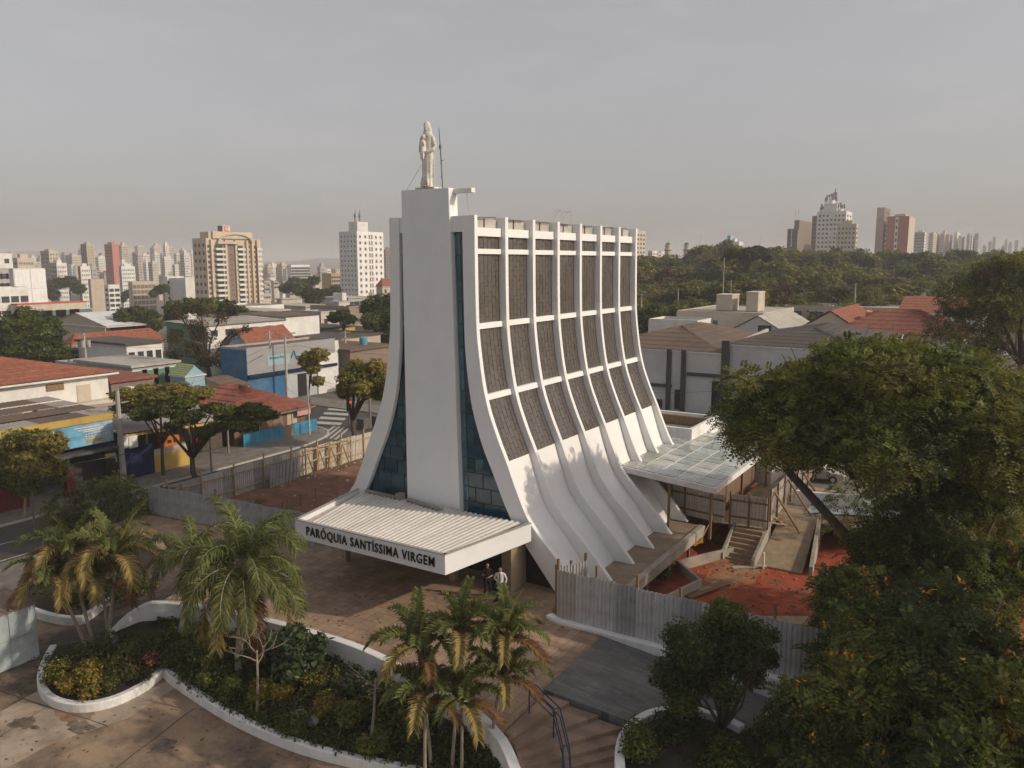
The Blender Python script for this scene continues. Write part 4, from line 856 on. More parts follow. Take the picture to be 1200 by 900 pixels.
def ball(rng, c, rx, rz, nb, br):
    out = []
    for i in range(nb):
        d = unit(rng.normal(size=3)); k = .45 + .55 * rng.random(); b = br * (.7 + .6 * rng.random())
        out.append((c[0] + d[0] * max(rx - b * .6, .01) * k, c[1] + d[1] * max(rx - b * .6, .01) * k, c[2] + d[2] * max(rz - b * .6, .01) * k, b, b, b * .8))
    return out
G = np.random.default_rng(4)
# --- the big umbrella tree on the right
b0 = atz(1058, 728, -1.5); fk = atD(920, 548, 41)
cb = atD(1040, 480, 40)
bl = dome(G, (cb.x, cb.y), 7.9, 7.0, 12.3, 7.6, 74, 1.5, .55)
for px, py, r_ in ((864, 468, .9), (872, 445, .9), (895, 492, .9), (912, 515, .8), (940, 530, .7), (1060, 540, 1.0), (1010, 540, .9), (965, 535, .8), (1100, 560, 1.2), (1150, 560, 1.3), (1190, 540, 1.3), (1085, 585, 1.1), (1130, 595, 1.3), (1175, 600, 1.4), (1040, 575, .9)):
    p = atD(px, py, 39.5); bl.append((p.x, p.y, p.z, r_, r_, r_ * .7))
tree('broad umbrella tree with a leaning dark trunk beside the glass roofed annex', tuple(b0), (fk.x, fk.y, fk.z), bl, 190000, .64, [LEAF_DARK, LEAF_MID, LEAF_OLV], .27, 3, nl=30, sprays=5, up=1.3, mixw=[.15, .5, .35], shell=.35)
x, y, h = 9.5, 32, 14.5; bl = dome(G, (x, y), 5.5, 5.5, h, h - 5, 26, 1.3, .8); tree('tall park tree standing just beyond the right edge of the picture', (x, y, -1.8), (x, y, h - 7), bl, 4200, .5, [LEAF_DARK, LEAF_MID], .3, 71, nl=9, aspect=.6)
# --- yellow-blossomed tree at lower right
c = atD(1105, 800, 26); zb = -1.75
bl = ball(G, (c.x, c.y, 2.6), 5.0, 3.2, 46, 1.05) + ball(G, tuple(atD(1090, 720, 29)), 3.8, 1.2, 18, .9) + ball(G, tuple(atD(1002, 720, 31)), 1.6, 2.1, 16, .75) + ball(G, tuple(atD(960, 850, 27)), 2.0, 1.6, 12, .8)
tree('feathery tree dotted with orange yellow blossom in the lower right corner', (c.x, c.y, zb), (c.x - .3, c.y, .6), bl, 96000, .58, [LEAF_DARK, LEAF_MID, LEAF_OLV], .2, 5, nl=14, sprays=6, up=1.0, mixw=[.4, .4, .2], shell=.3, flowers=430)
for lab, pts, D0_, sd in (('dense green tree behind the umbrella tree over the site landing', [(1010, 580), (1045, 560), (1080, 590), (1030, 610), (1065, 620), (1100, 560), (1000, 600)], 54, 90), ('dark tree filling the gap right of the umbrella tree', [(1120, 560), (1150, 590), (1180, 560), (1130, 610), (1170, 620), (1205, 590), (1100, 600), (1195, 630)], 50, 91)):
    bl = []
    for px, py in pts:
        p = atD(px, py, D0_ + G.normal() * 1.5); bl.append((p.x, p.y, p.z, 2.0, 2.0, 1.6))
    p = atD(pts[0][0], pts[0][1], D0_); tree(lab, (p.x, p.y, -1.6), (p.x, p.y, .8), bl, 16000, .5, [LEAF_DARK, LEAF_MID, LEAF_OLV], .2, sd, nl=6, sprays=5)
c = atD(1130, 650, 36); bl = ball(G, (c.x, c.y, c.z - .3), 3.6, 1.8, 26, 1.0) + ball(G, tuple(atD(1060, 640, 38)), 2.2, 1.2, 10, .8)
for px, py, r_ in ((1012, 655, 1.0), (1028, 638, 1.1), (1050, 612, 1.2), (1100, 588, 1.4), (1150, 570, 1.4), (1190, 560, 1.4), (1030, 660, 1.2)):
    p = atD(px, py, 38); bl.append((p.x, p.y, p.z, r_, r_, r_ * .75))
tree('dense dark green tree between the umbrella tree and the blossoming tree', (c.x, c.y, -1.7), (c.x, c.y, .5), bl, 48000, .55, [LEAF_DARK, LEAF_MID], .2, 6, nl=8, sprays=5, mixw=[.5, .5], up=1.0)
# --- small dark tree in the right bed
b0 = atz(846, 868, -.4); bl = []
for px, py, r_ in ((840, 735, .75), (800, 750, .75), (880, 745, .7), (860, 722, .55), (785, 790, .7), (830, 790, .8), (880, 790, .6), (900, 770, .45), (800, 820, .6), (860, 765, .8), (815, 765, .7), (850, 810, .5), (845, 712, .4), (905, 745, .3)):
    p = atD(px, py, (b0 - CP).dot(FW) + G.normal() * .7); bl.append((p.x, p.y, p.z, r_, r_, r_))
tree('small dark bushy tree with many upright stems in the kerbed bed by the slate ramp', tuple(b0), (b0.x, b0.y, b0.z + .5), bl, 34000, .125, [LEAF_DARK, LEAF_DARK, LEAF_MID], .13, 9, nl=14, shell=.1, aspect=.5)
# --- tree at the right edge behind
c = atD(1190, 372, 78); bl = dome(G, (c.x, c.y), 7.6, 7, 17.0, 9.0, 36, 1.7, .7) + ball(G, tuple(atD(1150, 400, 76)), 2.6, 2.0, 8, 1.2)
tree('tall olive tree at the right edge rising over the tiled roofs', (c.x + 1, c.y, -1.8), (c.x + .8, c.y, 6.5), bl, 48000, .7, [LEAF_OLV, LEAF_DARK, LEAF_BRN], .35, 12, nl=10, sprays=4, mixw=[.4, .4, .2])
# --- street trees on the left
def pxblobs(D, L, jit=1.0, fl=.6, seed=0):
    g = np.random.default_rng(seed); out = []
    for px, py, rpx in L:
        p = atD(px, py, D + g.normal() * jit); r_ = rpx * D / FPX; out.append((p.x, p.y, p.z, r_, r_, r_ * fl))
    return out
def dep(p): return (Vector(p) - CP).dot(FW)
b0 = atz(234, 572, -1.68); D0 = dep(b0)
bl = pxblobs(D0 + 4, [(150, 462, 20), (175, 458, 20), (205, 456, 20), (230, 460, 20), (142, 478, 14), (165, 474, 18), (190, 466, 18), (215, 466, 16)], 1.5, .4, 1)
bl2 = pxblobs(D0, [(170, 485, 18), (195, 480, 18), (220, 488, 18), (215, 472, 15), (250, 478, 15), (270, 485, 20), (295, 480, 18), (312, 486, 14), (255, 500, 14), (285, 497, 18), (205, 498, 12), (240, 508, 10)], 2.0, .42, 2)
tree('dark green layered street tree with forked trunk on the far pavement', tuple(b0), tuple(atD(225, 535, D0)), bl2, 17000, .26, [LEAF_DARK, LEAF_MID], .24, 15, nl=14, mixw=[.45, .55], aspect=.6)
q = atD(192, 560, D0 + 4); tree('yellow green flat crowned street tree just behind the dark layered one', (q.x, q.y, -1.67), tuple(atD(190, 520, D0 + 4)), bl, 12000, .26, [LEAF_YEL, LEAF_YEL, LEAF_OLV], .16, 14, nl=8, aspect=.6, up=1.2)
b0 = atz(28, 606, -1.68); D0 = dep(b0)
bl = pxblobs(D0, [(12, 528, 22), (35, 545, 22), (8, 555, 22), (30, 568, 16), (50, 535, 18), (62, 548, 16), (60, 520, 18), (22, 518, 20), (45, 515, 16), (-15, 545, 25), (70, 558, 9)], 1, .75, 3)
tree('yellow green round street tree in front of the red wall', tuple(b0), tuple(atD(30, 580, D0)), bl, 17000, .25, [LEAF_MID, LEAF_OLV, LEAF_YEL], .1, 16, nl=8, mixw=[.25, .25, .5], bark=BARKP, aspect=.6)
b0 = atz(413, 528, -1.68); D0 = dep(b0)
bl = pxblobs(D0, [(410, 445, 15), (428, 438, 16), (445, 445, 16), (405, 458, 12), (425, 455, 14), (448, 460, 14), (440, 430, 12), (418, 430, 12), (455, 450, 12)], 1, .75, 4)
tree('vase shaped yellow green street tree by the crossing next to the church', tuple(b0), tuple(atD(413, 492, D0)), bl, 14000, .27, [LEAF_MID, LEAF_OLV, LEAF_YEL], .26, 17, nl=9, mixw=[.25, .3, .45], aspect=.6)
bl = pxblobs(97, [(362, 420, 12), (374, 416, 12), (366, 430, 11), (372, 446, 9), (358, 424, 9)], .6, .7, 5); q = atz(372, 492, -1.8)
tree('small yellow green tree on the corner before the grey building', (bl[0][0], bl[0][1], -1.7), (bl[0][0], bl[0][1], 2), bl, 6000, .27, [LEAF_OLV, LEAF_YEL], .12, 18, nl=5, aspect=.6)
D0 = 53; bl = pxblobs(D0, [(80, 595, 24), (110, 585, 26), (140, 580, 24), (165, 592, 24), (190, 590, 22), (100, 612, 22), (130, 605, 26), (160, 612, 22), (185, 608, 20), (65, 605, 16), (140, 566, 16), (120, 570, 14), (195, 620, 12)], 1, .8, 6)
tree('wide olive brown bushy tree behind the left palms', (*atD(135, 640, D0)[:2], -1.7), tuple(atD(135, 620, D0)), bl, 40000, .36, [LEAF_DARK, LEAF_OLV, LEAF_YEL], .14, 19, nl=9, mixw=[.3, .45, .25], sprays=5, up=1.0)
D0 = 118; bl = pxblobs(D0, [(12, 385, 22), (35, 378, 20), (55, 390, 20), (20, 405, 24), (50, 408, 22), (70, 412, 14), (0, 400, 22), (62, 378, 10), (28, 366, 10)], 1, .8, 7)
tree('dark green tree with dense crown behind the white red roofed house', (*atD(35, 425, D0)[:2], -1.8), tuple(atD(35, 415, D0)), bl, 18000, .42, [LEAF_DARK, LEAF_MID], .3, 20, nl=6)
b0 = atD(245, 447, 108); bl = pxblobs(108, [(210, 368, 12), (235, 362, 14), (258, 372, 12), (230, 382, 14), (205, 395, 14), (225, 408, 16), (245, 420, 16), (205, 415, 12), (262, 405, 10), (240, 395, 14), (275, 390, 10), (288, 385, 8), (262, 425, 12), (215, 430, 10)], 1.5, .7, 8)
tree('half bare brown tree before the green house', (b0.x, b0.y, -1.8), tuple(atD(243, 428, 108)), bl, 6500, .27, [LEAF_BRN, LEAF_BRN, LEAF_DARK], .38, 21, nl=14, shell=.2, aspect=.6)
bl = pxblobs(150, [(440, 356, 14), (452, 368, 16), (436, 375, 14), (450, 388, 14), (440, 395, 10), (455, 352, 10), (430, 362, 9), (456, 400, 9), (468, 372, 14)], 1.5, .8, 9)
tree('dark green tree beside the left fin of the church', (*atD(448, 410, 150)[:2], -3), tuple(atD(448, 402, 150)), bl, 12000, .5, [LEAF_DARK, LEAF_MID], .3, 22, nl=5)
for k, (lab, D0, L_, mt, s) in enumerate([
    ('rounded green tree crown rising behind the brown bare tree', 150, [(205, 362, 13), (225, 358, 13), (245, 358, 13), (265, 360, 13), (282, 366, 10), (200, 372, 9)], [LEAF_DARK, LEAF_MID], .8),
    ('green tree beside the open market shed', 175, [(145, 370, 11), (160, 367, 11), (175, 370, 11), (183, 380, 9), (170, 382, 8)], [LEAF_DARK, LEAF_MID], .9),
    ('low dark tree near the white apartment tower', 230, [(362, 345, 9), (372, 345, 9), (367, 352, 9)], [LEAF_DARK], 1.0),
    ('far green trees around the distant rooftops', 330, [(335, 338, 8), (345, 332, 9), (358, 333, 9), (368, 328, 7), (350, 340, 8)], [LEAF_DARK, LEAF_MID], 1.3),
    ('dark bush behind the grey flat roofed houses', 150, [(392, 372, 8), (402, 370, 9), (411, 374, 7)], [LEAF_DARK], .7),
    ('dark trees on the rise below the left skyline towers', 360, [(55, 335, 9), (70, 332, 9), (82, 330, 9), (92, 338, 8), (62, 345, 8)], [LEAF_DARK], 1.4),
    ('small dark tree below the red tower', 380, [(150, 345, 6), (160, 347, 6), (143, 350, 5)], [LEAF_DARK], 1.4),
    ('dark tree clump left of the beige tower', 300, [(186, 340, 6), (192, 338, 6), (180, 344, 5)], [LEAF_DARK], 1.2),
    ('dark green tree by the corner of the ochre block', 300, [(385, 344, 7), (393, 340, 7), (378, 348, 5)], [LEAF_DARK], 1.2)]):
    bl = pxblobs(D0, L_, 2, .75, 30 + k); cxp = L_[len(L_) // 2]; p = atD(cxp[0], cxp[1], D0)
    tree(lab, (p.x, p.y, gz(p.x, p.y) - 2), (p.x, p.y, p.z - 2), bl, 6000, s * .65, mt, .3, 40 + k, nl=4, aspect=.7)
# --- park trees on the right: a few crowns, copied
protos = []
for k in range(6):
    g = np.random.default_rng(100 + k); bl = dome(g, (0, 0), 8, 8, 13, 7 - k % 3, 26, 1.9, .6)
    mm = [[LEAF_MID, LEAF_DARK], [LEAF_OLV, LEAF_MID], [LEAF_DARK, LEAF_OLV], [LEAF_MID, LEAF_OLV], [LEAF_BRN, LEAF_OLV], [LEAF_YEL, LEAF_MID]][k]
    protos.append(tree('spreading tree crown massed with others in the park behind the houses', (0, 0, 0), (0, 0, 4.5), bl, 9500, .68, mm, .35, 60 + k, nl=7, group='park trees behind the houses', aspect=.7, up=.9))
rp_ = random.Random(12); spots = []
for D_, ytop, step in ((158, 352, 30), (172, 338, 34), (192, 327, 36), (215, 317, 36), (240, 308, 34), (270, 299, 32), (305, 294, 32)):
    px = 742 + rp_.random() * 20
    while px < 1215:
        yt = ytop + rp_.uniform(-8, 8) + (8 if (px < 800 and D_ < 240) else 0) + (7 if px < 820 and D_ > 240 else 0) - (4 if 840 < px < 960 else 0)
        if not (D_ < 175 and (760 < px < 790)): spots.append((px, yt, D_))
        px += step * rp_.uniform(.75, 1.25)
for i, (px, yt, D_) in enumerate(spots):
    p = atD(px, yt, D_ + rp_.uniform(-8, 8)); z0 = gz(p.x, p.y); sc = max(.55, (p.z - z0) / 13.2); sr = rp_.uniform(.85, 1.15) * max(.8, min(1.25, sc))
    k = rp_.choices(range(6), [5, 5, 4, 4, 3, 2])[0]
    if i < 6: o = protos[i]; k = i; o.location = (p.x, p.y, z0); o.scale = (sr, sr, sc); o.rotation_euler.z = rp_.uniform(0, 6)
    else: o = copy_tree(protos[k], (p.x, p.y, z0), rp_.uniform(0, 6.28), (sr, sr, sc))
    # tone and row single each crown out
    PLACED.append((o, px, ['mid green', 'olive', 'dark green', 'grass green', 'brownish', 'yellowish'][k] + ' crown of the ' + ['foremost', 'second', 'third', 'middle', 'fifth', 'sixth', 'rearmost'][[158, 172, 192, 215, 240, 270, 305].index(D_)] + ' park row', LM_R, ''))
p = atD(893, 289, 215); bl = dome(G, (p.x - 2, p.y), 5.0, 5, p.z, p.z - 4, 10, 1.5, .5) + dome(G, (p.x - 7, p.y), 4.5, 4, p.z, p.z - 3.5, 8, 1.4, .5)
tree('tall umbrella topped tree rising above the park tree line', (p.x - 4, p.y, gz(p.x, p.y)), (p.x - 4, p.y, p.z - 7), bl, 4500, .9, [LEAF_DARK], .4, 77, nl=8, aspect=.7, up=.9)
p = atD(884, 322, 150); bl = ball(G, (p.x, p.y, 7), 4.2, 4.0, 18, 1.4)
tree('bright yellow green bushy tree behind the roof water tanks', (p.x, p.y, -1.8), (p.x, p.y, 3), bl, 4500, .7, [LEAF_YEL, LEAF_OLV], .3, 78, nl=6)
p = atD(768, 358, 150); bl = ball(G, (p.x, p.y, 6), 4.5, 3.5, 14, 1.5); tree('green tree just right of the church by the side street', (p.x, p.y, -1.8), (p.x, p.y, 3), bl, 4000, .7, [LEAF_DARK, LEAF_MID], .3, 79, nl=6)
for k, (px, py, D_, lab) in enumerate([(975, 345, 165, 'bare brown tree left of the tall grey lamp pole'), (1015, 350, 168, 'bare brown tree behind the orange parapet'), (915, 345, 160, 'leafless brown tree by the long grey roof building')]):
    p = atD(px, py, D_); bl = ball(G, (p.x, p.y, p.z), 4.0, 3.2, 10, 1.3); tree(lab, (p.x, p.y, -1.8), (p.x, p.y, 3), bl, 900, .6, [LEAF_BRN], .3, 80 + k, nl=10, shell=.1, bark=BARK)
# --- palms
def frond_mesh(L_, elev, droop, nleaf, ll, lw, mats, plum=.25, seed=0, fold=.4):
    rng = np.random.default_rng(seed); n = 14; pts = []; d = Vector((math.cos(elev), 0, math.sin(elev))); p = Vector((0, 0, 0)); ang = elev
    for i in range(n + 1): pts.append(p.copy()); p = p + Vector((math.cos(ang), 0, math.sin(ang))) * (L_ / n); ang -= droop / n * (.5 + 1.2 * i / n)
    b = MB(); b.tube(pts, [.03 * (1 - .85 * i / n) + .004 for i in range(n + 1)], 4)
    nf = len(b.f); mi = [1] * nf; V = list(b.v); F = list(b.f)
    for i in range(nleaf):
        u = .14 + .86 * (i + .5) / nleaf; x = u * n; k = min(int(x), n - 1); q = pts[k].lerp(pts[k + 1], x - k); t = (pts[k + 1] - pts[k]).normalized(); up = Vector((-t.z, 0, t.x))
        for sg in (-1, 1):
            tilt = rng.normal() * plum + fold * (.6 if plum < .3 else .1); e = (Vector((0, sg, 0)) * math.cos(tilt) + up * math.sin(tilt) + t * (.45 + .6 * u)).normalized()
            l = ll * (1 - .75 * abs(u - .42) ** 1.3) * rng.uniform(.85, 1.1); m_ = q + e * l * .55; dz = Vector((0, 0, -l * (.10 + .25 * rng.random()))); tip = q + e * l * .95 + dz * 1.6; m_ = m_ + dz * .3
            wv = t * lw; o = len(V); V += [q - wv * .3, q + wv * .3, m_ + wv * .5, tip, m_ - wv * .5]; F += [(o, o + 1, o + 2, o + 4), (o + 4, o + 2, o + 3)]; mi += [0, 0]
    bb = MB(); bb.v = [tuple(v) for v in V]; bb.f = F; bb.m = mi
    return new_mesh('frond', bb, mats)
FR = {}
def fronds(kind):
    if kind in FR: return FR[kind]
    r_ = []
    if kind == 'queen':
        for e, dr, m in ((80, 1.5, LEAF_PALM), (60, 2.1, LEAF_PALM), (40, 2.4, LEAF_PALM), (20, 2.2, LEAF_PALM), (-5, 1.6, LEAF_PALM), (-35, .9, LEAF_PALMY), (-55, .6, LEAF_DRY)): r_.append((e, frond_mesh(3.3, R(e), dr, 100, .66, .055, [m, BARKP], .55, e + 100)))
    elif kind == 'areca':
        for e, dr, m in ((82, .5, LEAF_PALM), (66, 1.5, LEAF_PALM), (50, 2.0, LEAF_PALM), (32, 1.8, LEAF_PALMY), (14, 1.3, LEAF_DRY)): r_.append((e, frond_mesh(1.75, R(e), dr, 60, .48, .055, [m, LEAF_PALMY], .12, e + 7, .9)))
    else:
        for e, dr, m in ((80, .6, LEAF_PALM), (64, 1.9, LEAF_PALM), (48, 2.4, LEAF_PALMY), (30, 2.3, LEAF_PALMY), (10, 1.7, LEAF_DRY)): r_.append((e, frond_mesh(2.1, R(e), dr, 64, .56, .058, [m, LEAF_PALMY], .14, e + 9, .9)))
    FR[kind] = r_; return r_
def palm(label, base, top, kind, r_, counts, seed=0, group=None, bark=None, scale=1):
    rnd = random.Random(seed); t = thing('palm_tree', label, 'palm', base, group); base = Vector(base); top = Vector(top); h = top - base
    m_ = base.lerp(top, .5) + Vector((rnd.uniform(-.1, .1), rnd.uniform(-.1, .1), 0)); b = MB(); pts = []; rads = []
    N_ = 14
    for i in range(N_ + 1):
        u = i / N_; p = base * (1 - u) ** 2 + m_ * 2 * u * (1 - u) + top * u * u; pts += [p]; rads += [r_ * (1.25 - .35 * u) * (1.08 if i % 2 else .95)]
    pts[0] = pts[0] - Vector((0, 0, .3)); b.tube(pts, rads, 8); part('trunk', b, bark or BARKP, t)
    b = MB(); b.tube([top - h.normalized() * .35, top, top + h.normalized() * .35], [r_ * 1.2, r_ * 1.1, r_ * .4], 7); part('crownshaft', b, LEAF_OLV, t)
    a = rnd.uniform(0, 6)
    for (e, me), cnt in zip(fronds(kind), counts):
        for i in range(cnt):
            a += 2.399; s = scale * rnd.uniform(.88, 1.1); inst('frond', me, t, top + Vector((0, 0, .15)), (rnd.uniform(-.12, .12), rnd.uniform(-.14, .14), a), (s, s, s))
    return t
def palm_px(label, bpx, zb, cpx, kind, r_, counts, seed, dD=0, **kw):
    b0 = atz(*bpx, zb); palm(label, tuple(b0), tuple(atD(*cpx, dep(b0) + dD)), kind, r_, counts, seed, **kw)
palm_px('large feathery palm with drooping fronds in the planted bed before the canopy', (279, 790), -1.1, (284, 668), 'queen', .13, (3, 6, 6, 6, 6, 4, 2), 1, scale=1.1)
palm_px('slim feathery palm with a dead hanging frond left of the large palm', (207, 757), -1.3, (226, 652), 'queen', .09, (1, 3, 3, 3, 2, 2, 1), 2, scale=.8)
palm_px('yellowing clustered palm nearest the pale blue container', (103, 762), -1.5, (68, 682), 'golden', .07, (2, 4, 4, 3, 2), 3, scale=1.2, group='golden palms over the island bed')
palm_px('tall golden palm rising from the left bed beside the olive tree', (112, 760), -1.5, (84, 655), 'golden', .07, (2, 4, 4, 3, 1), 4, scale=1.2, group='golden palms over the island bed')
palm_px('golden palm with browned fronds right of its cluster', (124, 765), -1.5, (136, 655), 'golden', .075, (2, 4, 4, 4, 1), 5, scale=1.25, group='golden palms over the island bed')
palm_px('half dry palm low in the middle of the golden cluster', (128, 762), -1.5, (118, 683), 'golden', .07, (2, 3, 3, 3, 2), 6, scale=1.1, group='golden palms over the island bed')
for k, (bp, cp_, lab, s) in enumerate([((505, 890), (491, 764), 'leftmost upper palm of the clump in front of the plaza', 1.0), ((530, 895), (540, 748), 'tallest middle palm of the clump in front of the plaza', 1.0), ((572, 892), (592, 752), 'palm with a pale crownshaft at the right of the clump below the two people', 1.0),
        ((570, 895), (589, 800), 'lower right palm of the clump overhanging the fan stairs', .95), ((498, 905), (499, 822), 'low broad palm at the left foot of the clump', 1.0), ((541, 905), (541, 828), 'short green palm at the front of the clump by the white wall', .9)]):
    palm_px(lab, bp, -1.05, cp_, 'areca', .05, (2, 4, 4, 3, 1), 10 + k, group='palm clump in front of the plaza', scale=s * 1.12)
# --- shrubs
def shrub(label, px, py, z, r_, lm, n=1500, size=.14, seed=0, h=.8, group=None, fl=0, flm=None, cat='shrub', aspect=.55):
    p = atz(px, py, z); rng = np.random.default_rng(seed); t = thing('shrub', label, cat, tuple(p), group); bl = ball(rng, (p.x, p.y, p.z + r_ * h * .8), r_, r_ * h, 9, r_ * .45)
    part('stems', trunk_mb(rng, tuple(p), (p.x, p.y, p.z + r_ * .3), bl, .03, 7), BARK, t)
    o = bpy.data.objects.new('crown', quads_mesh('crown', leaves(rng, bl, n, size, shell=.35, aspect=aspect) - np.array(p), lm if isinstance(lm, list) else [lm], None if not isinstance(lm, list) else rng.integers(0, len(lm), n))); COL.objects.link(o); o.parent = t
    return t
LEAF_GOLD = leafmat('leaves_golden', (.26, .19, .03)); LEAF_GLOSS = mat('glossy_leaves', (.035, .055, .018), .35, .3, .4, rpi=.35, spec=.4)
shrub('large glossy dark green fruit shrub against the retaining wall', 350, 798, -.9, 1.25, LEAF_GLOSS, 2600, .3, 1, 1.1, aspect=.42)
shrub('second glossy dark shrub left of the fruit shrub by the wall', 318, 775, -.9, .8, LEAF_GLOSS, 1200, .26, 2, 1.1)
shrub('golden green shrub right of the large palm trunk', 308, 822, -1.2, .75, [LEAF_GOLD, LEAF_OLV, LEAF_MID], 1700, .12, 3)
shrub('bright golden shrub left of the grey rocks', 330, 822, -1.2, .6, [LEAF_GOLD, LEAF_GOLD, LEAF_OLV], 1300, .11, 4)
shrub('golden shrub beside the grey rocks in the middle of the bed', 385, 833, -1.15, .75, [LEAF_GOLD, LEAF_GOLD, LEAF_MID], 1700, .12, 5)
shrub('yellow tipped shrub below the glossy fruit shrub', 362, 812, -1.1, .7, [LEAF_GOLD, LEAF_MID, LEAF_DARK], 1400, .12, 6)
shrub('olive shrub left of the large palm trunk', 252, 800, -1.3, .85, [LEAF_MID, LEAF_OLV, LEAF_DARK], 1900, .12, 7)
shrub('dark green shrub at the left tip of the planted bed', 222, 775, -1.3, .8, [LEAF_DARK, LEAF_MID], 1700, .12, 8)
shrub('tall dark shrub against the white wall behind the leaning thin tree', 452, 840, -.9, .95, [LEAF_DARK, LEAF_MID], 2000, .15, 9, 1.2)
shrub('dark shrub at the right foot of the bed below the palm clump', 590, 893, -1.2, .6, [LEAF_DARK], 1300, .12, 10)
shrub('broad golden shrub spilling over the rounded kerb of the island bed', 100, 812, -1.45, 1.15, [LEAF_GOLD, LEAF_GOLD, LEAF_OLV], 3200, .13, 11, .65)
shrub('golden olive shrub at the left end of the island bed', 72, 800, -1.45, .95, [LEAF_GOLD, LEAF_OLV, LEAF_DARK], 2200, .13, 12, .75)
shrub('dark olive shrub in the middle of the island bed', 138, 793, -1.45, 1.15, [LEAF_DARK, LEAF_OLV, LEAF_BRN], 2800, .13, 13, .8)
shrub('dark shrub between the golden palm trunks in the island bed', 112, 775, -1.45, 1.0, [LEAF_DARK, LEAF_MID], 2200, .13, 14)
shrub('pink flowering shrub at the right end of the island bed', 176, 783, -1.4, .6, [PINK, PINK, LEAF_DARK], 1100, .1, 15)
shrub('dark green shrub right of the pink flowering shrub', 196, 782, -1.4, .5, [LEAF_DARK, LEAF_MID], 900, .11, 16)
shrub('dark hedge mass in the palm bed at the far side of the path', 150, 700, -1.0, 1.5, [LEAF_DARK, LEAF_DARK, LEAF_OLV], 3200, .14, 17, .5)
shrub('dark hedge mass below the golden palms in the palm bed', 95, 708, -1.3, 1.4, [LEAF_DARK, LEAF_OLV], 2800, .14, 18, .5)
shrub('mid green shrub spilling over the curved kerb beside the stairs', 752, 885, -.4, .95, [LEAF_MID, LEAF_OLV, LEAF_DARK], 2600, .12, 19, .8)
shrub('dark shrub behind the kerb under the small dark tree', 800, 868, -.5, 1.2, [LEAF_DARK], 2600, .14, 20, .6)
shrub('olive shrub right of the small dark tree trunk', 895, 872, -.9, 1.1, [LEAF_OLV, LEAF_MID, LEAF_DARK], 2200, .15, 21, .6)
shrub('dark low shrub at the bottom edge right of the kerbed bed', 850, 905, -.7, 1.1, [LEAF_DARK, LEAF_MID], 2000, .15, 22, .6)
shrub('scrubby weeds below the walkway edge beside the planter wall', 772, 676, -1.5, .9, [LEAF_DARK, LEAF_MID], 900, .12, 23, .6)
shrub('weeds growing in the pit by the yellow mesh', 838, 636, -1.4, .6, [LEAF_OLV, LEAF_MID], 500, .12, 24, .7)
shrub('green scrub behind the braced hoarding by the tree', 940, 556, -1.0, 1.5, [LEAF_DARK, LEAF_OLV], 1800, .2, 25, .6)
shrub('pale dry grass tuft at the foot of the street fence', 300, 600, -1.6, .8, [LEAF_PALMY, LEAF_OLV], 900, .3, 26, .8, aspect=.12)
for k, (lab, px, py, z, r_, lm, n_, sz) in enumerate([
    ('dark leafy shrub filling the right half of the island bed', 160, 795, -1.45, .95, [LEAF_DARK, LEAF_BRN], 2400, .13), ('green shrub at the back of the island bed by the wall end', 165, 768, -1.4, .9, [LEAF_DARK, LEAF_MID], 2200, .13), ('olive shrub at the front right of the island bed', 128, 808, -1.45, .7, [LEAF_OLV, LEAF_DARK], 1700, .12), ('low dark shrub where the island bed meets the large bed', 190, 768, -1.4, .8, [LEAF_DARK, LEAF_MID], 1800, .13),
    ('mid green shrub behind the large palm trunk by the white wall', 300, 782, -1.0, .8, [LEAF_MID, LEAF_DARK], 1600, .15), ('low green shrub along the kerb below the large palm', 270, 818, -1.35, .7, [LEAF_DARK, LEAF_MID], 1500, .12),
    ('spreading green shrub at the middle front of the planted bed', 345, 858, -1.35, .7, [LEAF_MID, LEAF_DARK], 1500, .12), ('olive shrub between the rocks and the leaning thin tree', 412, 850, -1.2, .75, [LEAF_OLV, LEAF_MID], 1600, .13),
    ('leafy green shrub at the foot of the leaning thin tree', 440, 880, -1.3, .7, [LEAF_MID, LEAF_OLV], 1600, .13), ('tall leafy shrub under the left palms of the clump', 478, 868, -1.1, .9, [LEAF_DARK, LEAF_MID], 2000, .15),
    ('dark shrub along the wall left of the palm clump', 420, 812, -.8, .7, [LEAF_DARK, LEAF_GLOSS], 1400, .18), ('green shrub between the two feathery palms', 240, 772, -1.1, .8, [LEAF_MID, LEAF_OLV], 1600, .14)]):
    shrub(lab, px, py, z, r_, lm, n_, sz, 200 + k)
b = MB(); rng = np.random.default_rng(55); P = []
for i in range(n):
    for t_ in np.linspace(.03, .97, 26):
        c0 = fr[i].lerp(bkp[i], float(t_))
        if 6 < i: P.append((c0.x, c0.y, bedz(float(t_)) + .12, .34, .34, .17))
V = leaves(rng, P, 30000, .13, shell=.2, aspect=.55)
o = bpy.data.objects.new('ground_cover', quads_mesh('ground_cover', V, [LEAF_DARK, LEAF_MID], (rng.random(len(V)) < .3).astype(int))); COL.objects.link(o); o['kind'] = 'stuff'; o['label'] = 'dark low ground cover filling the planted bed'
P = [(x, y, -1.2, .6, .6, .2) for x, y in [(G.uniform(-36.5, -31), G.uniform(17, 20.5)) for _ in range(60)] if (x + 33.4) ** 2 + (y - 18.4) ** 2 < 6.5] + [(G.uniform(-44.5, -39.5), G.uniform(21, 26.5), -1.0, .6, .6, .3) for _ in range(50)] + [(G.uniform(-9.6, -4), G.uniform(19, 26), -.5, .6, .6, .2) for _ in range(70)]
P += [(G.uniform(-6, 12), G.uniform(13, 30), -1.6, .7, .7, .2) for _ in range(120)]
V = leaves(rng, P, 16000, .15, shell=.2)
o = bpy.data.objects.new('ground_cover', quads_mesh('ground_cover', V, [LEAF_DARK])); COL.objects.link(o); o['kind'] = 'stuff'; o['label'] = 'dark low ground cover in the kerbed beds'
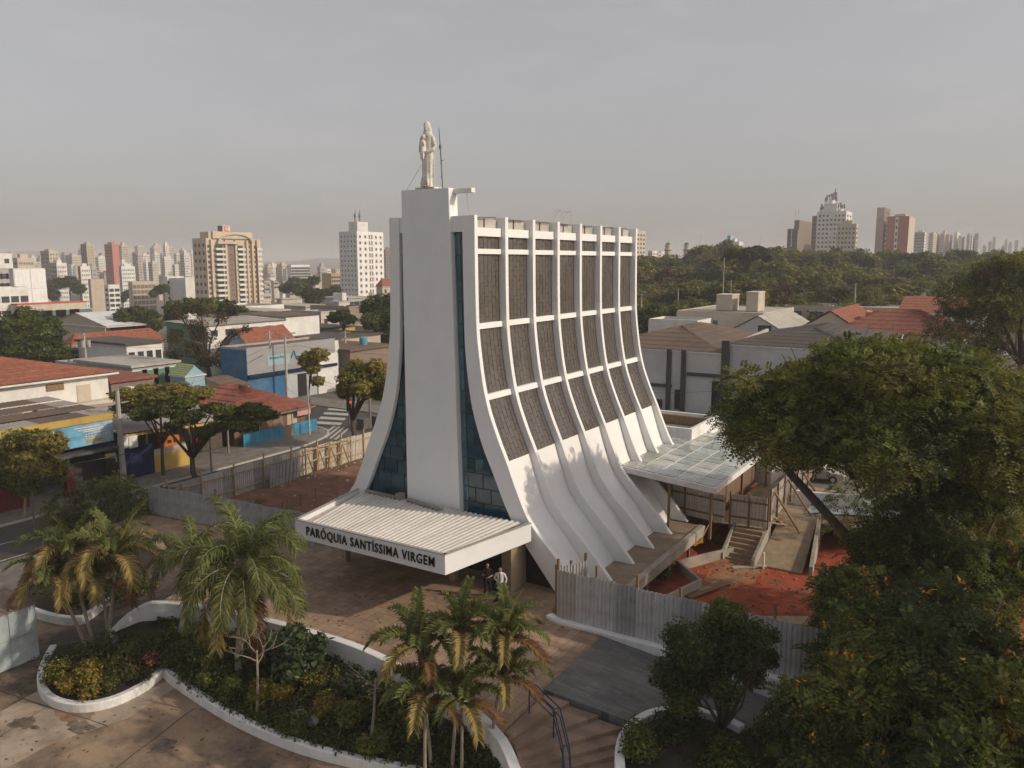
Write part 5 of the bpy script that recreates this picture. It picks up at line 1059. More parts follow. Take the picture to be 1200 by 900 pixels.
def bare(label, base, top, segs, m, seed):
    rnd = random.Random(seed); t = thing('bare_tree', label, 'tree', base); b = MB(); base = Vector(base); top = Vector(top)
    b.tube([base - Vector((0, 0, .2)), base.lerp(top, .5) + Vector((.05, 0, 0)), top], [.06, .05, .035], 6); part('trunk', b, m, t)
    def grow(p, d, l, r_, k):
        e = p + d * l; mid = p.lerp(e, .5) + Vector((rnd.uniform(-1, 1), rnd.uniform(-1, 1), .4)) * l * .12
        bb.tube([p, mid, e], [r_, r_ * .8, r_ * .55], 4)
        if k:
            for _ in range(rnd.choice((2, 3))): grow(e if rnd.random() < .6 else mid, (d + Vector((rnd.uniform(-1, 1), rnd.uniform(-1, 1), rnd.uniform(-.35, .6)))).normalized(), l * .68, r_ * .55, k - 1)
    for q in range(segs):
        bb = MB(); a = 2.4 * q + seed; grow(base.lerp(top, .75 + .25 * q / segs), Vector((math.cos(a), math.sin(a), .75)).normalized(), .75, .03, 3); part('branch', bb, m, t)
b0 = atz(301, 832, -1.2); bare('thin bare pale tree standing in the planted bed by the golden shrubs', tuple(b0), tuple(atD(301, 762, dep(b0))), 4, BARKP, 2)
b0 = atz(434, 872, -1.2); bare('thin bare leaning tree in the planted bed near the white wall', tuple(b0), tuple(atD(440, 795, dep(b0))), 4, BARKP, 5)
for px, py, s, rl in ((352, 838, .42, 'larger flat grey rock'), (366, 845, .38, 'lower grey rock beside the larger one'), (395, 815, .35, 'upper grey rock by the golden shrub'), (404, 806, .4, 'rearmost grey rock near the white wall')):
    p = atz(px, py, -1.1); t = thing('rock', rl + ' in the planted bed', 'rock', tuple(p), 'rocks in the planted bed'); b = MB(); b.ell(tuple(p), s, s * .7, s * .45, 9, 6); b.v = [tuple(Vector(v) + Vector((mnoise.noise(Vector(v) * 3), mnoise.noise(Vector(v) * 3 + Vector((5, 0, 0))), 0)) * .1) for v in b.v]; part('stone', b, CONCD, t)

rng = np.random.default_rng(91); Q = []
for _ in range(900):
    if rng.random() < .55: x, y, z = rng.uniform(-33, -15), rng.uniform(22.6, 30.5), .012
    else: x, y, z = rng.uniform(-38, -14), rng.uniform(11, 19), -1.775
    if z > 0 and y < 24.2 and not (-30 < x < -15.5 and y > 24.0): continue
    if z < 0 and y > 15.5 and x < -29.5: continue
    a = rng.uniform(0, 6.28); s_ = rng.uniform(.04, .11); c, sn = math.cos(a) * s_, math.sin(a) * s_
    Q.append([[x - c, y - sn, z], [x + sn * .45, y - c * .45, z + .01], [x + c, y + sn, z + .004], [x - sn * .45, y + c * .45, z + .012]])
o = bpy.data.objects.new('leaf_litter', quads_mesh('leaf_litter', np.array(Q), [LEAF_DRY, LEAF_BRN], rng.integers(0, 2, len(Q)))); COL.objects.link(o); o['kind'] = 'stuff'; o['label'] = 'dry leaves scattered over the plaza and the driveway'

# ================================================================== the city around
def M(name, col, **k): return mat(name, col, k.pop('rough', .8), k.pop('spread', .12), k.pop('scale', .6), **k)
WG = mat('window_glass', (.045, .05, .055), .25, .3, .8, spec=.5)
CREAM = M('cream_wall', (.50, .44, .355), dirt=(.38, .32, .26)); WHT = M('white_wall', (.66, .645, .61), dirt=(.47, .44, .40), dirtpos=(.5, .75)); GRY = M('grey_wall', (.36, .355, .35), dirt=(.25, .24, .23))
BEI = M('beige_wall', (.46, .385, .30)); BRN = M('brown_wall', (.21, .155, .125)); REDW = M('brick_red_wall', (.36, .125, .095)); DGR = M('dark_grey_wall', (.10, .095, .095)); OCH = M('ochre_wall', (.42, .27, .11))
BLU = M('blue_wall', (.035, .125, .25), dirt=(.10, .20, .30)); LBL = M('light_blue_wall', (.26, .42, .50), dirt=(.4, .45, .47)); GRN = M('green_wall', (.10, .20, .13), dirt=(.06, .12, .08)); YEL = M('yellow_wall', (.48, .33, .09), dirt=(.35, .22, .07)); NAVY = M('navy_wall', (.018, .030, .075), rough=1.0, spec=.05)
RBRICK = tilemat('dark_red_brick', (.20, .035, .03), (.6, .6, .6), .5, .16, .8, .2, .02)
ROOFD = M('dark_roof', (.085, .075, .068), dirt=(.15, .12, .10)); ROOFB = M('brown_fibre_roof', (.15, .105, .078), dirt=(.09, .07, .055), bump=.2); ROOFG = M('grey_fibre_roof', (.34, .31, .28), dirt=(.22, .19, .17)); ROOFW = M('white_metal_roof', (.60, .60, .60), rough=.5)
TILE = M('terracotta_tiles', (.28, .105, .065), scale=2.2, spread=.3, dirt=(.20, .07, .045)); TILE2 = M('old_terracotta_tiles', (.23, .083, .058), scale=2.2, spread=.3, dirt=(.15, .065, .05))
def wins(mb, face, at, u0, u1, z0, z1, nc, nr, wf=.5, hf=.5, d=.06, mi=0, skip=0, rnd=None):
    du, dz = (u1 - u0) / nc, (z1 - z0) / nr
    for i in range(nc):
        for j in range(nr):
            if skip and rnd.random() < skip: continue
            a = u0 + du * (i + .5 - wf / 2); b_ = a + du * wf; c = z0 + dz * (j + .5 - hf / 2); e = c + dz * hf
            if face == 'y': mb.box(a, b_, at - d, at + .02, c, e, mi)
            else: mb.box(at - .02, at + d, a, b_, c, e, mi)
def corner_box(px0, pxc, px1, ytop, D, depth=None):
    C = atD(pxc, ytop, D); x0 = atY(px0, ytop, C.y).x if px0 < pxc else C.x - (depth or 12); y1 = atX(px1, ytop, C.x).y if px1 > pxc else C.y + (depth or 12)
    if y1 < C.y or y1 > C.y + 200: y1 = C.y + (depth or 15)
    if x0 > C.x - 2 or x0 < C.x - 200: x0 = C.x - (depth or 12)
    return x0, C.x, C.y, y1, C.z
def roof_plane(b, e0, e1, r1, r0, nw, rows=6, amp=.05, mi=0):     # tiled slope: rolls running down, courses stepping
    e0, e1, r0, r1 = map(Vector, (e0, e1, r0, r1)); P = []
    nn = (e1 - e0).cross(r0 - e0)
    if nn.length < 1e-6: nn = (e1 - e0).cross(r1 - e0)
    nn.normalize(); nn = nn if nn.z > 0 else -nn
    for j in range(rows):
        for s in (0, .96):
            v = (j + s) / rows; row = []
            for i in range(2 * nw + 1):
                u = i / (2 * nw); p = e0.lerp(e1, u).lerp(r0.lerp(r1, u), v) + nn * (amp * (i % 2) + (.05 if s == 0 else 0)); row.append(tuple(p))
            P.append(row)
    if ((e1 - e0).cross(r0 - e0)).z < 0: P = P[::-1]
    b.grid(P, mi)
def hip_roof(x0, x1, y0, y1, z, h, oh, m, t, tiles=True, gable=None, th=.18, em=None):
    b = MB(); X0, X1, Y0, Y1 = x0 - oh, x1 + oh, y0 - oh, y1 + oh; w_, l_ = X1 - X0, Y1 - Y0
    am = .045 if tiles else .02; q = lambda L_: max(4, min(60, int(L_ / (.28 if tiles else .45))))
    if gable == 'y':                                         # ridge along Y, gables face Y
        xm = (X0 + X1) / 2; roof_plane(b, (X1, Y0, z), (X1, Y1, z), (xm, Y1, z + h), (xm, Y0, z + h), q(l_), 6, am); roof_plane(b, (X0, Y1, z), (X0, Y0, z), (xm, Y0, z + h), (xm, Y1, z + h), q(l_), 6, am)
    elif gable == 'x':
        ym = (Y0 + Y1) / 2; roof_plane(b, (X0, Y0, z), (X1, Y0, z), (X1, ym, z + h), (X0, ym, z + h), q(w_), 6, am); roof_plane(b, (X1, Y1, z), (X0, Y1, z), (X0, ym, z + h), (X1, ym, z + h), q(w_), 6, am)
    else:
        if w_ < l_: ra, rb_ = ((X0 + X1) / 2, Y0 + w_ / 2, z + h), ((X0 + X1) / 2, Y1 - w_ / 2, z + h); roof_plane(b, (X1, Y0, z), (X1, Y1, z), rb_, ra, q(l_), 6, am); roof_plane(b, (X0, Y1, z), (X0, Y0, z), ra, rb_, q(l_), 6, am); roof_plane(b, (X0, Y0, z), (X1, Y0, z), ra, ra, q(w_), 6, am); roof_plane(b, (X1, Y1, z), (X0, Y1, z), rb_, rb_, q(w_), 6, am)
        else: ra, rb_ = (X0 + l_ / 2, (Y0 + Y1) / 2, z + h), (X1 - l_ / 2, (Y0 + Y1) / 2, z + h); roof_plane(b, (X0, Y0, z), (X1, Y0, z), rb_, ra, q(w_), 6, am); roof_plane(b, (X1, Y1, z), (X0, Y1, z), ra, rb_, q(w_), 6, am); roof_plane(b, (X1, Y0, z), (X1, Y1, z), rb_, rb_, q(l_), 6, am); roof_plane(b, (X0, Y1, z), (X0, Y0, z), ra, ra, q(l_), 6, am)
    r_ = part('roof', b, m, t)
    e = MB(); e.box(X0, X1, Y0, Y1, z - th, z - .01); part('eave', e, em or (BRN if m is TILE2 else WHT), r_); return r_
def house(label, x0, x1, y0, y1, z1, wm, roof=('flat', ROOFG), win=(), cat='house', name='house', group=None, xm=None, z0=None, par=.35, oh=.35):
    z0 = (min(gz(x0, y0), gz(x1, y1)) - 1.5) if z0 is None else z0; t = thing(name, label, cat, ((x0 + x1) / 2, (y0 + y1) / 2, z0), group)
    b = MB(); kind = roof[0]
    b.box(x0, x1, y0, y1, z0, z1)
    if xm: b.m[-6:] = [0, 0, 0, 1, 0, 0]
    if kind == 'gabley':
        xmid = (x0 + x1) / 2; h = roof[2] * (x1 - x0) / (x1 - x0 + 2 * oh)
        for yy, o in ((y0, 0), (y1, 1)): tri = [(x0, yy, z1), (x1, yy, z1), (xmid, yy, z1 + h)]; b.poly(tri if not o else tri[::-1])
    if kind == 'gablex':
        ym = (y0 + y1) / 2; h = roof[2] * (y1 - y0) / (y1 - y0 + 2 * oh)
        for xx, o in ((x0, 1), (x1, 0)): tri = [(xx, y0, z1), (xx, y1, z1), (xx, ym, z1 + h)]; b.poly(tri if not o else tri[::-1], 1 if (xm and not o) else 0)
    part('wall', b, [wm] + ([xm] if xm else []), t)
    if kind == 'flat':
        b = MB(); b.box(x0 + .2, x1 - .2, y0 + .2, y1 - .2, z1, z1 + .03); part('roof', b, roof[1], t)
        if par: b = MB(); b.wall([(x0 + .1, y0 + .1), (x1 - .1, y0 + .1), (x1 - .1, y1 - .1), (x0 + .1, y1 - .1)], .2, z1 + .001, z1 + par, closed=True); part('parapet', b, roof[2] if len(roof) > 2 else wm, t)
    elif kind == 'slab':
        b = MB(); b.box(x0 - oh, x1 + oh, y0 - oh, y1 + oh, z1 + .002, z1 + .3); part('roof', b, roof[1], t)
    elif kind == 'shed':                                     # rises towards -X or +Y
        b = MB(); h = roof[2]; roof_plane(b, (x1 + oh, y0 - oh, z1 + .05), (x1 + oh, y1 + oh, z1 + .05), (x0 - oh, y1 + oh, z1 + h), (x0 - oh, y0 - oh, z1 + h), max(4, int((y1 - y0) / .5)), 4, .03); part('roof', b, roof[1], t)
        b = MB(); b.add([(x0, y0, z1), (x1, y0, z1), (x0, y0, z1 + h)], [(0, 1, 2)]); part('gable', b, wm, t)
    else: hip_roof(x0, x1, y0, y1, z1, roof[2], oh, roof[1], t, roof[1] in (TILE, TILE2), {'hip': None, 'gabley': 'y', 'gablex': 'x'}[kind])
    for w_ in win:
        f, u, z, ww, hh = w_[:5]; fm = w_[5] if len(w_) > 5 else WHT; b = MB(); p = MB()
        if f == 'x':
            b.box(x1 - .05, x1 + .05, u - ww / 2 - .08, u + ww / 2 + .08, z - .08, z + hh + .08); p.box(x1 + .0, x1 + .07, u - ww / 2, u + ww / 2, z, z + hh)
        else: b.box(u - ww / 2 - .08, u + ww / 2 + .08, y0 - .05, y0 + .05, z - .08, z + hh + .08); p.box(u - ww / 2, u + ww / 2, y0 - .07, y0, z, z + hh)
        wo_ = part('window', b, fm, t); part('pane', p, w_[6] if len(w_) > 6 else WG, wo_)
    return t
def hpx(label, px0, pxc, px1, ytop, D, wm, roof=('flat', ROOFG), wx=None, wy=None, depth=None, **k):
    x0, x1, y0, y1, z1 = corner_box(px0, pxc, px1, ytop, D, depth); win = []
    for f, sp, a0, a1 in (('x', wx, y0, y1), ('y', wy, x0, x1)):
        if not sp: continue
        nc, nr, ww, hh, ztop, dz = sp[:6]
        for i in range(nc):
            for j in range(nr): win.append((f, a0 + (a1 - a0) * (i + .5) / nc, z1 - ztop - dz * j - hh, ww, hh) + tuple(sp[6:]))
    return house(label, x0, x1, y0, y1, z1, wm, roof, win, **k)
# --- left street front
t = thing('mural_shop', 'long low shop with a blue mural sign, yellow eave and patched grey roof', 'shop', (-66, 29, -1.8))
b = MB(); b.box(-71.5, -63.6, 14, 37.6, -1.75, 3.4); part('wall', b, mat('dark_shop_wall', (.045, .042, .04), .8, .3), t)
b = MB(); b.box(-62.3, -61.95, 14, 37.7, 3.55, 4.05); part('eave', b, YEL, t)
MUR = mat('blue_mural_print', (.13, .34, .50), .55, .55, .45, dirt=(.45, .55, .60), dirtpos=(.48, .62), detail=7)
b = MB(); b.box(-62.25, -62.0, 15, 37.5, 1.75, 3.5); sg_ = part('sign', b, MUR, t)
b = MB(); b.box(-61.998, -61.98, 31.3, 31.65, 2.0, 2.75); b.ell((-61.99, 31.5, 2.95), .02, .17, .18, 10, 7); part('painted_figure', b, mat('painted_red', (.45, .10, .05), .6, .2), sg_)
b = MB(); b.box(-61.998, -61.98, 35.2, 36.6, 1.98, 2.22); part('badge', b, mat('painted_orange', (.5, .28, .04), .6, .2), sg_)
b = MB()
for k, (ya, yb_, z) in enumerate([(34.3, 36.4, 3.2), (34.6, 37.0, 3.0), (35.0, 36.8, 2.85), (32.4, 33.0, 2.0)]): b.box(-61.998, -61.98, ya, yb_, z, z + .08)
b.ell((-61.985, 32.5, 3.05), .012, .45, .3, 12, 7)
part('painted_lines', b, WHT, sg_)
b = MB(); place_text(b, '4125-7797', .5, (-61.985, 35.05, 2.35), (0, 1, 0), (0, 0, 1), width=2.2, height=.36, ext=.01, bold=.01); part('lettering', b, WHT, sg_)
b = MB(); b.box(-63.9, -61.6, 15, 38, 1.1, 1.3); b.bar((-61.6, 15, 1.0), (-60.6, 38, .75), .05, .05); part('awning', b, DGR, t)
b = MB(); nr = 30
ra = lambda u, v: (-62.1 - 10.5 * v, 14 + 24 * u, 3.95 + .45 * v)
for j in range(4):
    for i in range(12):
        rs_ = MB(); m_ = ROOFB if (i, j) in ((8, 1), (8, 2), (9, 0), (9, 1), (9, 2), (10, 1), (10, 2), (8, 3), (9, 3), (10, 3), (11, 1), (3, 0), (3, 1), (10, 0)) else ROOFG
        roof_plane(rs_, ra(i / 12, j / 4), ra((i + 1) / 12, j / 4), ra((i + 1) / 12, (j + 1) / 4 - .004), ra(i / 12, (j + 1) / 4 - .004), 5, 1, .035); part('roof_sheet', rs_, m_, t)
t = thing('yellow_wall', 'sunlit yellow street wall with a pale band along its top', 'wall', (-61.6, 42.5, -1.7)); b = MB(); b.box(-61.8, -61.6, 40.75, 44.4, -1.7, -.15); part('wall_body', b, YEL, t); b = MB(); b.box(-61.85, -61.55, 40.75, 44.4, -.15, .3); part('band', b, CREAM, t)
for k in range(4): b = MB(); y = 41.0 + k * .85; b.box(-61.55, -61.52, y, y + .6, -.08, .2); part('sign_panel', b, BEI, t)
t = thing('navy_wall', 'dark navy blue street wall between the mural shop and the yellow wall', 'wall', (-61.6, 39.2, -1.7)); b = MB(); b.box(-61.8, -61.6, 37.9, 40.74, -1.7, .9); part('wall_body', b, NAVY, t)
t = thing('open_shed', 'open fronted workshop under a wide pale grey roof behind the yellow wall', 'shed', (-68, 44, -1.8)); b = MB(); b.box(-76, -65, 38.2, 50.4, -1.75, 1.9); part('wall', b, mat('workshop_wall', (.10, .085, .07), .85, .3), t)
b = MB(); roof_plane(b, (-61.9, 38.1, 2.1), (-61.9, 50.5, 1.5), (-76.5, 50.5, 2.6), (-76.5, 38.1, 3.0), 26, 3, .03); part('roof', b, ROOFG, t); b = MB(); b.bar((-61.85, 38.1, 1.98), (-61.85, 50.5, 1.4), .12, .22); part('eave', b, YEL, t)
for y in (40.5, 44.6, 48.8): b = MB(); b.box(-62.2, -62.05, y - .08, y + .08, -1.7, 1.9); part('post', b, CONCD, t)
t = thing('orange_machine', 'orange painted machine parked under the open shed roof', 'machine', (-63.2, 43.3, -1.6)); b = MB(); b.prism([(-63.9, 42.3), (-62.5, 42.3), (-62.5, 44.0), (-63.9, 44.0)], -.4, 1.0); part('body', b, mat('orange_paint', (.48, .14, .02), .5, .2), t, bevel=.1); b = MB(); b.box(-62.52, -62.48, 42.7, 43.1, .4, .7); b.box(-62.52, -62.48, 43.3, 43.7, .4, .7); part('window', b, DARK, t)
b = MB(); b.box(-63.8, -62.6, 42.5, 43.8, -1.7, -.4); part('base', b, DGR, t)
t = thing('red_awning', 'small bright red awning strip at the edge of the open shed', 'awning', (-62, 46, 0)); b = MB(); b.bar((-61.9, 45.0, .35), (-61.9, 47.0, .55), .5, .2); part('awning_sheet', b, mat('bright_red', (.6, .02, .03), .5, .1), t)
for k, (y, z, s) in enumerate([(38.1, 1.0, .7), (38.9, .9, .8)]):
    t = thing('meter_box', ['white meter box behind the concrete pole at the corner of the mural shop', 'larger grey white meter box right of the concrete pole'][k], 'box', (-61.7, y, z)); b = MB(); b.box(-61.95, -61.5, y - s / 2, y + s / 2, z, z + 1.0); part('box_body', b, WHITE2, t, bevel=.03)
t = thing('red_brick_wall', 'dark red brick street wall with tall piers behind the round street tree', 'wall', (-61, 24, -1.7)); b = MB(); b.box(-61.2, -60.95, 10, 29.4, -1.7, .3); part('wall_body', b, RBRICK, t)
for y in (26.3, 29.6, 33.0): b = MB(); b.box(-61.3, -60.75, y - .28, y + .28, -1.7, .75 if y < 33 else .3); part('pier', b, RBRICK, t)
# white house with red hip roof
house('white house with a wide red hip roof and white fascia behind the mural shop', -90, -75.3, 22, 45.4, 5.5, WHT, ('hip', TILE, 1.9), [('x', 40.2, 4.45, 1.5, .5, WOOD, WOOD), ('x', 42.9, 2.9, 1.2, 1.6, CREAM, CREAM)], oh=.75)
t = thing('lean_to', 'low pale lean-to wall at the foot of the white house', 'wall', (-74.5, 43, 2)); b = MB(); b.box(-75.2, -74.2, 39.8, 46, -1.8, 3.0); part('wall', b, CREAM, t)
# tile-roofed house with the blue wall
house('brown house under a low terracotta hip roof at the street corner', -75, -63.8, 50.9, 60.2, 1.0, M('brown_render_wall', (.17, .10, .065)), ('hip', TILE2, 2.5), [('x', 58.3, -.6, 1.2, 1.1, CREAM, BEI), ('x', 56.4, -.6, 1.0, 1.1, WOODP, BRN), ('x', 53.5, -.8, .9, 1.2, CREAM, DARK)], oh=.8)
t = thing('shop_banner', 'pink and white banner hanging under the eave of the corner house', 'banner', (-63.2, 59.2, .3)); b = MB(); b.box(-63.3, -63.25, 58.6, 60.5, .15, .85); part('banner_sheet', b, mat('pink_banner', (.55, .28, .28), .6, .2, 3), t)
t = thing('blue_wall', 'bright blue painted brick garden wall with a gap in front of the corner house', 'wall', (-62.9, 56, -1.7))
BLB = tilemat('blue_painted_bricks', (.035, .21, .36), (.75, .75, .75), .5, .2, .7, .25, .02, dirt=(.12, .30, .42))
for ya, yb_ in ((51.2, 56.3), (57.7, 61.0)): b = MB(); b.box(-63.1, -62.85, ya, yb_, -1.7, -.45); part('wall_section', b, BLB, t)
b = MB(); b.box(-63.05, -62.9, 56.3, 57.7, -1.7, -.55); part('gate', b, BRN, t)
hpx('cream house with a brown slab roof and tiled edge behind the corner house', 243, 270, 292, 455, 93, CREAM, ('shed', ROOFB, .9), depth=7)
# grey sign building
x0, x1, y0, y1, z1 = corner_box(258, 288, 392, 411, 100)
t = house('grey shop building with a teal sign and blue painted side wall at the corner', x0, x1, y0, y1, z1, BLU, ('flat', ROOFB, GRY), [], cat='shop', name='shop', par=.3)
b = MB(); b.box(x1 + .002, x1 + .12, y0, y1, z1 - 3.1, z1 + .32); part('facade_panel', b, M('grey_facade', (.30, .295, .30), stretch=(1, .2, 1), dirt=(.24, .23, .23)), t)
b = MB(); b.box(x1 + .002, x1 + .5, y0, y1, z1 - 3.5, z1 - 3.12); part('awning', b, NAVY, t)
b = MB(); b.box(x1 + .002, x1 + .1, y0 + 6.2, y1, -1.8, z1 - 3.52); part('shopfront', b, M('pale_shopfront', (.40, .42, .43)), t)
for yy, w_ in ((y0 + 8.2, 1.6), (y0 + 12.2, 2.4), (y0 + 16, 1.6)):
    b = MB(); b.box(x1 + .1, x1 + .14, yy, yy + w_, -1.7, z1 - 3.9); part('door', b, DARK, t)
TEAL = mat('teal_sign_paint', (.03, .20, .26), .6, .2)
b = MB(); b.box(x1 + .12, x1 + .16, y0 + 3.2, y0 + 7.0, z1 - 2.3, z1 - 1.0); sg2 = part('sign', b, M('pale_blue_grey_sign', (.30, .40, .43)), t)
b = MB(); yy = y0 + 7.2; b.bar((x1 + .2, yy, z1 - 1.6), (x1 + .2, yy + .5, z1 - .7), .06, .16); b.bar((x1 + .2, yy + .5, z1 - .7), (x1 + .2, yy + 1.0, z1 - 1.9), .06, .16)
for k in range(7): b.box(x1 + .16, x1 + .2, y0 + 3.6 + k * .42, y0 + 3.9 + k * .42, z1 - 1.45, z1 - 1.45 + (.34 if k in (0, 4) else .24))
part('emblem', b, TEAL, sg2)
hpx('red tiled roof house set back behind the blue side wall', 262, 290, 345, 404, 118, LBL, ('gabley', TILE, 2.2), oh=.3)
hpx('white walled yard building right of the grey shop', 345, 378, 397, 405, 116, WHT, ('flat', ROOFG), par=.5)
hpx('low white wall block stepping down right of the grey shop', 352, 372, 396, 418, 110, WHT, ('flat', ROOFG), par=.2)
hpx('brown roofed workshop with timber frames right of the corner', 404, 410, 460, 412, 118, BRN, ('slab', ROOFB))
# further blocks on the left, each read off by its near corner
hpx('green two storey house with a dark balcony and long white side', 195, 242, 336, 383, 122, GRN, ('shed', ROOFG, .5), wx=(6, 1, 1.2, .9, .6, 1), xm=WHT, wy=(2, 1, 3.2, 1.6, .7, 1, GRN, DARK))
hpx('tall blank white gable wall block beyond the green house', 328, 335, 374, 372, 138, WHT, ('shed', ROOFB, .3))
hpx('yellow walled shed with dark roof left of the dark green tree', 368, 374, 416, 387, 150, YEL, ('slab', ROOFD), oh=.1)
hpx('long dark flat roofed block with a small terracotta corner', 372, 380, 446, 399, 135, BEI, ('slab', ROOFD))
hpx('long beige house under a broad terracotta hip roof', 72, 84, 192, 408, 126, BEI, ('hip', TILE, 2.1), wx=(4, 1, 1.6, 1.0, .9, 1))
hpx('small blue fronted house below the broad terracotta roof', 60, 80, 106, 411, 119, BLU, ('slab', ROOFG), wx=(1, 1, 1.6, 1.2, .8, 1))
hpx('white house with dark flat roof and tall dark windows', 141, 148, 190, 405, 112, WHT, ('slab', ROOFD), wx=(4, 1, .9, 1.7, 1.0, 1))
hpx('flat white roofed cream house beside the concrete pole', 108, 112, 150, 412, 121, CREAM, ('slab', ROOFW), wx=(2, 1, 1.5, 1.0, 1.2, 1, CREAM, BRN))
hpx('garage with a weathered slab roof and green doors', 151, 155, 208, 431, 99, GRY, ('slab', CONCP), wx=(4, 1, 2.2, 2.2, .5, 1, WHT, GRN))
hpx('small light blue gabled house behind the street tree', 214, 217, 240, 441, 99, LBL, ('gablex', M('lime_roof', (.30, .36, .17)), 1.3), oh=.15, depth=3)
hpx('dark red roofed low annex at the foot of the garage', 125, 130, 180, 449, 86, BRN, ('slab', TILE2))
hpx('grey wall yard strip below the white house with dark windows', 120, 125, 158, 433, 103, GRY, ('flat', ROOFD))
t = hpx('open sided market shed with a white metal gable roof', 58, 126, 173, 383, 168, BEI, ('gabley', ROOFW, 2.6), wx=(9, 1, 1.9, 3.2, .3, 1), wy=(5, 1, 4, 3.2, .3, 1, WHT, BEI), cat='shed', name='market_shed')
hpx('long low white building with a red roof edge', 12, 20, 102, 358, 192, CREAM, ('flat', ROOFG, mat('red_roof_edge', (.42, .10, .06), .7, .2)), wx=(5, 1, 6, 2.6, 1.6, 1, WHT, M('greenish_glass', (.10, .17, .15), rough=.3)), cat='building', name='building')
t = hpx('tall blank white wall of four stained panels', 10, 15, 53, 316, 215, WHT, ('flat', ROOFG), cat='building', name='building')
x0, x1, y0, y1, z1 = corner_box(10, 15, 53, 316, 215)
for i in (0, 1):
    for j in (0, 1): b = MB(); ya = y0 + .2 + i * (y1 - y0) / 2; b.box(x1 + .002, x1 + .12, ya, ya + (y1 - y0) / 2 - .4, z1 - 5.2 * (j + 1) + .15, z1 - 5.2 * j - .1); part('panel', b, WHITE2, t)
hpx('white building with small square windows left of the panelled wall', -30, -12, 33, 339, 190, WHT, ('flat', ROOFG), wx=(4, 2, 1.8, 1.5, 1.8, 3.4), cat='building', name='building')
hpx('grey block with two rows of dark windows at the left edge', -30, -12, 14, 316, 240, GRY, ('flat', ROOFG), wx=(4, 3, 2, 1.6, 1.2, 2.9), cat='building', name='building')
hpx('pale upper block behind the grey block at the left edge', -30, -14, 14, 298, 280, WHT, ('flat', ROOFG), wx=(2, 2, 1.6, 1.6, 1.5, 4), cat='building', name='building')
hpx('white office slab with one column of dark windows', 122, 127, 140, 335, 270, WHT, ('flat', ROOFG), wx=(2, 6, 1.6, 1.0, 1.0, 1.7), wy=(1, 6, 1.5, .7, 1.0, 1.7), cat='building', name='office_building')
hpx('brown and cream apartment block with window columns', 150, 155, 182, 331, 330, CREAM, ('flat', ROOFG), wx=(6, 5, 1.6, 1.6, 1.0, 2.2, WHT, BRN), cat='building', name='apartment_block', xm=CREAM)
hpx('white office block with a grid of dark windows beside the beige tower', 192, 196, 216, 325, 350, WHT, ('flat', ROOFG), wx=(6, 6, 1.6, 1.3, 1.5, 2.3), cat='building', name='office_building')
hpx('plain white annex between the office block and the beige tower', 214, 217, 229, 327, 345, WHT, ('flat', ROOFG), wx=(1, 1, 3, .8, 9, 2), cat='building', name='building')
hpx('blank beige block below the red tower', 103, 106, 122, 328, 400, BEI, ('flat', ROOFG), cat='building', name='building')
hpx('long white flat roofed building beyond the green house', 284, 289, 333, 361, 170, WHT, ('flat', ROOFG), cat='building', name='building')
t = hpx('low terrace block with blue water drums in a dark recess', 305, 308, 338, 366, 158, BRN, ('slab', CONCP), cat='building', name='building')
for k, px in enumerate((316, 326)):
    p = atD(px, 370, 152); tt = thing('water_drum', ['left blue water drum on the terrace of the low block', 'right blue water drum on the terrace of the low block'][k], 'drum', tuple(p)); b = MB(); b.tube([p - Vector((0, 0, .8)), p + Vector((0, 0, .6)), p + Vector((0, 0, .75))], [.7, .72, .3], 12); part('drum_body', b, mat('blue_plastic', (.02, .14, .42), .4, .1), tt)
hpx('cream shed with pale roof below the far trees', 324, 330, 354, 351, 235, CREAM, ('slab', CONCP), wx=(3, 1, 1.2, 1, 1.2, 1))
hpx('low green glazed building in the middle of the rooftops', 330, 338, 350, 361, 205, M('sea_green_wall', (.22, .30, .28)), ('slab', CONCP), wx=(3, 1, 2, 1.4, .6, 1))
hpx('cream terrace house with one dark window', 352, 358, 386, 360, 195, CREAM, ('slab', CONCP), wx=(2, 1, 1.2, 1, .8, 1))
hpx('grey rendered block with a small white side', 352, 376, 397, 367, 168, GRY, ('flat', ROOFG), xm=CREAM, wx=(2, 1, 1, 1.2, 1.2, 1))
hpx('cubic grey and cream house with small windows', 384, 397, 410, 355, 182, GRY, ('flat', ROOFG), xm=CREAM, wx=(2, 1, 1, 1.1, .6, 1), wy=(2, 1, .8, 1.0, 1, 1))
hpx('small white cube house rising behind the grey and cream house', 390, 401, 406, 345, 205, WHT, ('flat', ROOFG), depth=8)
hpx('brown grey blank wall right of the cubic house', 402, 409, 428, 361, 178, M('taupe_wall', (.25, .20, .17)), ('flat', ROOFG))
hpx('long grey white building at the foot of the white tower', 404, 408, 440, 350, 260, GRY, ('slab', CONCP), wx=(5, 1, 2.5, 1.6, 1, 1))
hpx('ochre apartment block near the white tower', 377, 388, 399, 321, 420, OCH, ('flat', ROOFG), wx=(4, 4, 1.5, 1.2, 1.2, 2), cat='building', name='apartment_block')
hpx('little house with a steep red roof beside the left fin', 441, 448, 462, 336, 300, CREAM, ('hip', TILE, 3), wx=(2, 1, 1.2, 1.5, 1, 1))
hpx('white apartment block with balconies between the two towers', 336, 341, 363, 311, 520, WHT, ('flat', ROOFG), wx=(6, 7, 2.6, 1.4, 1.2, 1.8), cat='building', name='apartment_block')
t = thing('water_tank', 'small teal water tank on the dark flat roof', 'tank', tuple(atD(426, 400, 125))); p = atD(426, 400, 125); b = MB(); b.tube([p - Vector((0, 0, .6)), p + Vector((0, 0, .5)), p + Vector((0, 0, .75))], [.62, .66, .35], 12); part('tank_body', b, mat('teal_plastic', (.10, .28, .36), .4, .1), t)
